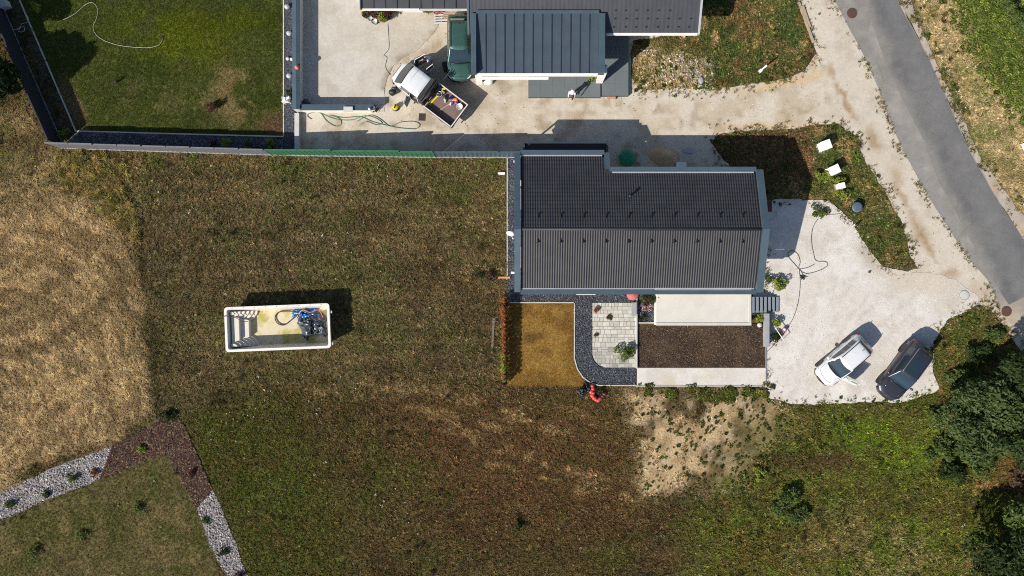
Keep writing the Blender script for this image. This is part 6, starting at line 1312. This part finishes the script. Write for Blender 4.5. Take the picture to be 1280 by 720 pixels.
b = MB(); b.lathe([(.33, 0), (.36, .34), (.37, .36)], n=20); l_ = MB(); l_.lathe([(.385, .355), (.385, .39), (.30, .41), (.02, .42)], n=20); simple('barrel', 'low dark blue-grey round barrel in the grass', 'barrel', (*W(1071, 259, .3), 0), [('body', b, m_blued), ('lid', l_, M('blue_lid', (.09, .12, .16), .5, 0, .1, 3))])
b = MB(); b.lathe([(.02, 0), (.05, .05), (.05, .32), (.12, .36)], n=8); simple('garden_lamp', 'small black lamp at the gravel edge below the barrel', 'lamp', (*W(1069, 281), 0), [('post', b, m_black), ('shade', mbx(((.08, .05, .34), (.24, .10, .05), .6)), m_black), ('base', mbx(((-.1, -.05, .01), (.34, .14, .03), .5)), m_wplas)])
def manhole(label, px, py, r, mt, z, ring=None):
    rg = MB(); rg.lathe([(r, -.02), (r, .012), (r * .86, .014), (r * .86, .002)], n=28); l_ = MB(); l_.lathe([(r * .84, -.02), (r * .84, .010), (r * .8, .012), (.01, .014)], n=28); rb = MB()
    for k in range(-3, 4): rb.box((0, k * r * .2, .018), (r * 1.3 * math.sqrt(1 - (k * .24) ** 2), r * .07, .01))
    simple('manhole_cover', label, 'manhole cover', (*W(px, py), z), [('frame', rg, ring or mt), ('lid', l_, mt), ('ribs', rb, mt)], R(random.uniform(0, 90)))
manhole('rusty manhole cover in the old asphalt at the top', 1065, 16.5, .38, m_rust, .012); manhole('rusty manhole cover beside the end of the dark asphalt', 1258, 389, .38, m_rust, .012); manhole('large pale concrete manhole cover in the white gravel', 1205, 369, .38, m_lgrey, .022, m_grey)
simple('drain_cover', 'small dark square drain cover on the lane near the truck', 'drain cover', (*W(527.5, 146.5), .01), [('plate', mbx(((0, 0, .012), (.40, .46, .024))), m_inter), ('frame', mbx(((0, .24, .01), (.48, .04, .03)), ((0, -.24, .01), (.48, .04, .03)), ((.22, 0, .01), (.04, .44, .03)), ((-.22, 0, .01), (.04, .44, .03))), m_rust)], R(-3))
simple('marker_post', 'white marker post leaning on the weedy island', 'post', (*W(950, 89), 0), [('foot', mbx(((0, 0, .04), (.26, .22, .10))), m_wplas), ('post', mbx(((.02, 0, .56), (.14, .10, 1.05))), m_wplas), ('cap', mbx(((.02, 0, 1.1), (.17, .13, .05))), m_wplas)], R(40))
b = MB(); b.lathe([(.50, 0), (.58, .55), (.60, .62), (.57, .66), (.3, .74), (.02, .76)], n=20); c_ = MB(); c_.lathe([(.62, .52), (.62, .57), (.60, .575)], n=20); simple('water_butt', 'round green water tub in the shade behind the house', 'tub', (*W(782.5, 199.5), 0), [('body', b, m_dgreen), ('band', c_, m_dgreen)])
m_bark2 = M('grey_wood', (.17, .14, .10), .9, 0, .25, 5, .15); m_sand = M('sand_heap', (.46, .32, .19), .95, 0, .15, 2, .15, bmp=.01); n = 22; P = []
for i in range(n + 1):
    row = []
    for j in range(n + 1):
        u, v = i / n * 2 - 1, j / n * 2 - 1; d_ = math.sqrt(u * u + v * v); hh = max(0, 1 - d_) ** .8 * .55 * (.8 + .5 * float(fbm(np.array(u * 2), np.array(v * 2), .6, 9))) ; row.append((u * 1.15 + .2 * v, v * .75, hh - .01))
    P.append(row)
sd_ = MB(); sd_.grid(P); o = sd_.build('sand_heap', m_sand); o.location = (*W(830, 196), .0); o.rotation_euler = (0, 0, R(-25)); tag(o, 'beige heap of sand in the shade behind the house', 'sand heap')
simple('step_stool', 'small silver step stool in the shade behind the house', 'stool', (*W(860, 189.5), 0), [('top', mbx(((0, 0, .28), (.70, .28, .04))), m_alu), ('leg', mbx(((.3, 0, .13), (.05, .26, .27))), m_alu), ('leg', mbx(((-.3, 0, .13), (.05, .26, .27))), m_alu), ('crossbar', mbx(((0, .1, .12), (.56, .04, .04))), m_alu)], R(-8))
simple('box', 'white box against the rear wall under the eave', 'box', (*W(850, 208), 0), [('body', mbx(((0, 0, .2), (.66, .44, .4))), m_wplas), ('lid', mbx(((0, 0, .42), (.72, .5, .05))), m_wplas)])
simple('wooden_board', 'brown board lying beside the green tub', 'board', (*W(795, 199), 0), [('board', mbx(((0, 0, .03), (.14, 1.0, .05))), m_terra), ('batten', mbx(((0, .3, .07), (.3, .08, .03))), m_wood)], R(-6))
simple('bench', 'grey narrow bench along the patio divider', 'bench', (*W(791.3, 386.5), .03), [('seat', mbx(((0, 0, .38), (.36, 1.0, .05))), m_grey), ('leg', mbx(((0, .4, .18), (.3, .06, .35))), m_grey), ('leg', mbx(((0, -.4, .18), (.3, .06, .35))), m_grey)])
b = MB(); b.lathe([(.02, .12), (.42, .0), (.44, .0), (.38, .06), (.03, .17)], n=20); c_ = MB(); c_.tube([(0, 0, -1.1), (0, 0, .2)], .025); rb = MB()
for k in range(6): a = k * 1.047; rb.tube([(0, 0, .10), (.4 * math.cos(a), .4 * math.sin(a), 0.0)], .01, 4)
simple('parasol', 'small faded red parasol half under the front eave', 'parasol', (*W(791, 368, 1.2), 1.15), [('canopy', b, M('faded_red_cloth', (.46, .12, .12), .8, 0, .1, 4)), ('pole', c_, m_alu), ('ribs', rb, m_alu)])
x, y = W(755, 367.5, .6); simple('window_sill', 'white ledge showing under the front eave left of the patio', 'ledge', (x - .9, y - .02, 0), [('ledge', mbx(((-.4, 0, .45), (1.4, .10, .06))), m_wplas), ('bracket', mbx(((-.4, .08, .2), (1.2, .06, .4))), m_lgrey)])
# flowers beside the terrace, under the eave
for i, (px, py, mt, lb) in enumerate(((803, 384, m_petp, 'pink flowers on dark gravel, left clump beside the divider'), (811, 383, m_petp, 'pink and white flowers on dark gravel near the terrace'), (808, 377, m_leafr, 'dark red leafy plant on the flower gravel'), (817, 374, m_leafd, 'dark green bush at the corner of the terrace'), (803, 373, m_leafm, 'green plant under the eave by the divider'), (803, 397, m_leafd, 'tiny dark plant at the lower end of the flower gravel'), (810, 371, m_leafd, 'dark plant under the eave between the flowers and bush'))):
    shrub('plant', lb, px, py, .34 if i != 3 else .5, .4 if i != 3 else 1.0, mt, 160 if i != 3 else 420, .06, 120 + i, 'plant')
# pots and flowers by the top wing
def pot(label, px, py, r, mat, leafm, n=160, h=.4, lr=None, cat='flower pot'):
    x, y = W(px, py); b = MB(); b.lathe([(r * .7, 0), (r, h), (r * 1.1, h), (r * 1.1, h - .04)], n=14); s_ = MB(); s_.lathe([(r * .9, h - .05), (.01, h - .04)], n=14)
    t = simple('flower_pot', label, cat, (x, y, .03), [('pot', b, mat), ('soil', s_, m_bark)])
    if leafm: leaves('plant', n, [(0, 0, h + (lr or r) * .5, lr or r * 1.3, (lr or r) * .8)], .07, leafm, t, int(px))
for a in (('yellow flowers in a pot at the corner of the top wing', 457, 13.5, .24, m_terra, m_pety, 220), ('dark empty-looking pot left of the grey pots', 459, 21, .24, m_black, m_leafd, 90), ('pale grey pot with dark soil, left of the pair', 465, 26, .20, m_lgrey, None), ('pale grey pot with dark soil, right of the pair', 469, 29, .22, m_lgrey, None), ('green leafy pot plant under the top wing eave', 473, 16, .30, m_black, m_leafm, 300), ('red-leaved pot plant in the middle of the flower group', 470, 21, .26, m_terra, m_leafr, 240), ('yellow-green pot plant at the front of the flower group', 479.5, 25.5, .28, m_terra, m_leafb, 320), ('dark purple pot plant at the right of the flower group', 486, 22, .28, m_black, m_leafr, 260), ('dark leafy pot plant under the eave right of the green one', 482, 15, .30, m_black, m_leafd, 260), ('orange pot plant close to the eave', 465, 16, .22, m_terra, m_leafo, 180),
          ('green plant in the right bed under the top wing', 536, 12, .42, m_terra, m_leafm, 420), ('red flowers in the right bed left of the wooden slats', 550, 12, .40, m_terra, m_petr, 300), ('pink flowers between the red ones and the slats', 546, 16, .28, m_terra, m_petp, 180), ('dark red plant behind the green car', 587, 18, .3, m_terra, m_leafr, 220)): pot(*a)
dk = thing('wooden_deck', 'small deck of pale wooden slats behind the green car', 'deck', (*W(570, 14), .03))
for i in range(8): mb = MB(); mb.box((0, -.55 + i * .16, .16), (1.9, .13, .03)); mb.build('slat', m_wood, dk)
for xx in (-.8, 0, .8): mb = MB(); mb.box((xx, 0, .07), (.08, 1.3, .14)); mb.build('joist', m_wood, dk)
pk_ = thing('pallet', 'pale wooden pallet on the lane beside the red flowers', 'pallet', (*W(552, 24.5), .01), R(2))
for i in range(4): mb = MB(); mb.box((0, -.3 + i * .2, .12), (1.1, .12, .03)); mb.build('slat', m_lgrey, pk_)
for xx in (-.45, 0, .45): mb = MB(); mb.box((xx, 0, .05), (.08, .72, .10)); mb.build('joist', m_wood, pk_)
simple('wooden_crate', 'wooden crate against the top wing wall right of the pots', 'crate', (*W(499, 12.5), .03), [('side', mbx(((0, -.18, .22), (.5, .03, .4))), m_wood), ('side', mbx(((0, .18, .22), (.5, .03, .4))), m_wood), ('end', mbx(((.25, 0, .22), (.03, .33, .4))), m_wood), ('end', mbx(((-.25, 0, .22), (.03, .33, .4))), m_wood), ('bottom', mbx(((0, 0, .03), (.46, .32, .03))), m_wood)])
simple('doorstep', 'pale doorstep under the top wing between pots and bed', 'doorstep', (*W(516, 12), .03), [('slab', mbx(((0, 0, .08), (1.5, .5, .16))), m_lgrey), ('mat', mbx(((0, 0, .17), (.7, .36, .02))), m_wood)])
# things on the gravel strip and wall at the court
for i, (px, py, lb) in enumerate(((360, 10, 'round grey lamp highest on the gravel strip'), (362.5, 43, 'round grey lamp, second from the top of the gravel strip'), (362.5, 96, 'round grey lamp on the gravel strip just above the white chair'))):
    b = MB(); b.ball((0, 0, .22), .19, (1, 1, .9), 14); f_ = MB(); f_.lathe([(.10, 0), (.08, .08)], n=10); simple('garden_lamp', lb, 'garden lamp', (*W(px, py), .015), [('globe', b, M('globe_lamp', (.42, .44, .45), .3, 0, .05, 4)), ('foot', f_, m_black)], 0, 'round lamps on the gravel strip')
simple('garden_ornament', 'two small white-topped stones on the gravel strip', 'ornament', (*W(362.5, 74), .015), [('stone', (lambda m_: (m_.ball((-.12, 0, .12), .14, (1, 1, .8), 10, 0, .1), m_)[1])(MB()), m_lgrey), ('stone', (lambda m_: (m_.ball((.16, -.04, .10), .12, (1, 1, .8), 10, 0, .1), m_)[1])(MB()), m_wplas)])
simple('garden_chair', 'white plastic chair facing the wall on the gravel strip', 'chair', (*W(360.5, 127), .015), [('seat', mbx(((0, 0, .42), (.46, .44, .04))), m_wplas), ('backrest', mbx(((0, -.22, .66), (.46, .04, .46))), m_wplas), ('armrest', mbx(((.24, 0, .62), (.05, .42, .03))), m_wplas), ('armrest', mbx(((-.24, 0, .62), (.05, .42, .03))), m_wplas)] + [('leg', mbx(((sx * .2, sy * .18, .2), (.05, .05, .42))), m_wplas) for sx in (1, -1) for sy in (1, -1)], R(4))
shrub('plant', 'dark plant pot just above the white chair', 363, 117, .28, .5, m_leafd, 160, .07, 150, 'plant')
b = MB(); b.lathe([(.16, 0), (.16, .12), (.05, .13), (.05, .14)], n=16); c_ = MB(); c_.lathe([(.055, .12), (.055, .17), (.02, .18)], n=10); simple('hose_reel', 'round orange reel on the tall wall coping', 'reel', (*W(371.3, 84, 1.15), 1.085), [('reel', b, m_orange), ('hub', c_, m_pink)])
b = MB(); b.lathe([(.24, 0), (.27, .5), (.28, .52)], n=16); l_ = MB(); l_.lathe([(.29, .51), (.29, .56), (.02, .6)], n=16); simple('bin', 'dark green bin in the corner of the concrete court', 'bin', (*W(385.5, 131.5), .03), [('body', b, M('dark_green_bin', (.02, .06, .06), .5, 0, .1, 4)), ('lid', l_, m_blued)])
simple('mailbox', 'grey box on the low court wall coping', 'box', (*W(435.5, 137, .95), .905), [('body', mbx(((0, 0, .06), (.62, .34, .12))), m_lgrey), ('lid', mbx(((0, 0, .13), (.66, .38, .025))), m_lgrey)])
b = MB(); b.lathe([(.06, 0), (.09, .05), (.09, .16), (.04, .2)], n=12); simple('wall_lamp', 'small white lamp on the low court wall coping', 'lamp', (*W(462, 136.5, .95), .905), [('globe', b, m_wplas), ('base', mbx(((0, 0, .01), (.16, .16, .03))), m_black)])
shrub('plant', 'dark bush at the free end of the low court wall', 467, 137, .34, .9, m_leafd, 220, .07, 151, 'plant')
# by the truck
b = MB(); b.ball((0, 0, .22), .24, (1, .85, .9), 12); c_ = mbx(((0, 0, .45), (.22, .05, .05), .6)); simple('vacuum_cleaner', 'yellow and black round cleaner beside the rear truck door', 'cleaner', (*W(495, 135), .01), [('body', b, m_yellow), ('handle', c_, m_black), ('base', (lambda m_: (m_.lathe([(.25, 0), (.27, .06), (.2, .08)], n=14), m_)[1])(MB()), m_black), ('band', mbx(((0, 0, .43), (.30, .10, .03), .7)), m_black)], R(20))
b = MB(); b.ball((0, 0, .25), .3, (.9, .75, .9), 12, 0, .18); c_ = MB(); c_.ball((.12, .28, .28), .2, (1, .8, .9), 10, 0, .18); simple('bag', 'black bulging bags beside the truck front wheel', 'bag', (*W(491.5, 117), .01), [('bag', b, m_black), ('handle', c_, m_blued)])
simple('toolbox', 'black toolbox in the shade between truck and green car', 'toolbox', (*W(557.5, 84.5), .01), [('body', mbx(((0, 0, .16), (.42, .62, .30))), m_black), ('lid', mbx(((0, 0, .33), (.44, .64, .05))), m_inter), ('handle', mbx(((0, 0, .39), (.05, .3, .06))), m_black)], R(14))
b = MB(); b.tube([(-.35, -.3, .9), (.35, .3, .95)], .02, 6); c_ = MB(); c_.tube([(-.35, -.3, .9), (-.35, -.3, 0)], .015, 5); d_ = MB(); d_.tube([(.35, .3, .95), (.35, .3, 0)], .015, 5); simple('pole', 'pale pole on two stands in front of the green car', 'pole', (*W(561, 98), .01), [('pole', b, m_wplas), ('stand', c_, m_alu), ('stand', d_, m_alu)], R(10))
b = MB(); b.ball((0, 0, .2), .42, (1.05, .75, .5), 12, 0, .15); simple('sack', 'white sack at the foot of the left carport column', 'sack', (*W(610, 102), .01), [('sack', b, m_wplas), ('tie', (lambda m_: (m_.ball((.34, .1, .28), .1, (1, 1, 1), 8, 0, .2), m_)[1])(MB()), m_lgrey)])
simple('terracotta_slab', 'small terracotta slab lying at the platform edge', 'slab', (*W(764, 121.5), .01), [('slab', mbx(((0, 0, .03), (.62, .26, .05))), m_terra), ('kerb', mbx(((.34, .06, .06), (.05, .4, .12))), m_black)])
pot('terracotta pot under the neighbour roof corner', 851.5, 48, .2, m_terra, None)
b = MB(); b.ball((0, 0, .08), .26, (.8, 1.1, .35), 10, 0, .15); o = b.build('boulder', m_grey); o.location = (*W(876, 101), .0); tag(o, 'dark wet-looking boulder at the lane edge of the island', 'boulder')
# by the steps
b = MB(); b.tube([(-.36, .52, .62), (.34, -.56, .66)], .025, 6); c_ = MB(); c_.tube([(-.36, .52, .62), (-.36, .52, -.02)], .018, 5); d_ = MB(); d_.tube([(.34, -.56, .66), (.34, -.56, -.02)], .018, 5); simple('barrier_pole', 'slanting white pole over the plants beside the steps', 'pole', (*W(970, 416), .01), [('pole', b, m_wplas), ('stake', c_, m_alu), ('stake', d_, m_alu)])
b = MB(); b.ball((0, 0, .17), .17, (1, 1, 1), 12); c_ = MB(); c_.ball((-.04, .03, .24), .12, (1, 1, .9), 10); simple('ball', 'red and white ball on the gravel beside the white pole', 'ball', (*W(979.5, 412), .02), [('ball', b, M('pink_red_ball', (.6, .12, .16), .45, 0, .1, 4)), ('patch', c_, m_wplas)])
b = MB(); b.ball((0, 0, .15), .18, (1, 1, .6), 12, 0, .1); o = b.build('boulder', m_lgrey); o.location = (*W(948.5, 406), .0); tag(o, 'pale round stone in the bed corner beside the grey wall', 'boulder')
# red and dark pile below the curved path
rp = thing('red_cushions', 'bright red rounded pieces heaped in a curve below the path bend', 'cushions', (*W(745, 491), 0))
for k, (a, b_) in enumerate(((-.28, .52), (-.24, .30), (-.36, .10), (-.22, .0), (-.28, -.18), (-.14, -.36), (-.02, -.48), (.14, -.52), (.30, -.40), (.46, -.24), (.58, -.06))):
    mb = MB(); mb.ball((a, b_, .16), .15 + .02 * (k % 3), (1, .95, .8), 10, 0, .12); mb.build('cushion', m_red if k < 8 else M('dark_red_plastic', (.2, .02, .03), .5, 0, .1, 4), rp)
shrub('plant', 'dark green plant inside the curve of red pieces', 749, 489, .36, .45, m_leafd, 200, .07, 160, 'plant')
o = tarp('sack', 'black crumpled plastic sack lying left of the red pieces', 'sack', 0, 0, 1.25, .85, .5, m_black, 91, .5); o.location = (*W(731, 487), -.01)
simple('wooden_plank', 'grey weathered plank lying in the meadow left of the red hedge', 'plank', (*W(616, 420), .0), [('plank', mbx(((0, 0, .03), (.16, 2.6, .06))), m_bark2), ('batten', mbx(((0, 1.1, .07), (.26, .08, .04))), m_bark2)], R(-3))
simple('wooden_plank', 'short brown plank beside the gable and dry bush', 'plank', (*W(630, 347), .0), [('plank', mbx(((0, 0, .09), (.9, .14, .06))), m_terra), ('batten', mbx(((.2, 0, .05), (.08, .3, .04))), m_wood)])
simple('block', 'small white block in the meadow near the house corner', 'block', (*W(627, 217), .0), [('block', mbx(((0, 0, .08), (.5, .14, .12))), m_wplas), ('foot', mbx(((0, 0, .01), (.4, .2, .04))), m_lgrey)])
simple('flood_light', 'tiny white light at the upper left corner of the house', 'lamp', (*W(644.5, 202, 2.6), 2.6), [('housing', mbx(((-.05, 0, 0), (.18, .14, .14))), m_wplas), ('bracket', mbx(((.12, 0, 0), (.2, .05, .05))), m_alu)])
simple('door_mat', 'dark red mat at the foot of the right gable wall', 'mat', (*W(959.5, 258), .022), [('mat', mbx(((0, 0, .012), (.5, .8, .02))), M('dark_red_mat', (.12, .03, .04), .9, 0, .2, 8)), ('border', mbx(((.27, 0, .01), (.04, .84, .03))), m_black)])
simple('light_box', 'grey block beside the upper left fence end', 'block', (*W(10, 8), .0), [('body', mbx(((0, 0, .25), (.5, .5, .5))), m_lgrey), ('lid', mbx(((0, 0, .52), (.56, .56, .05))), m_lgrey)], R(20))
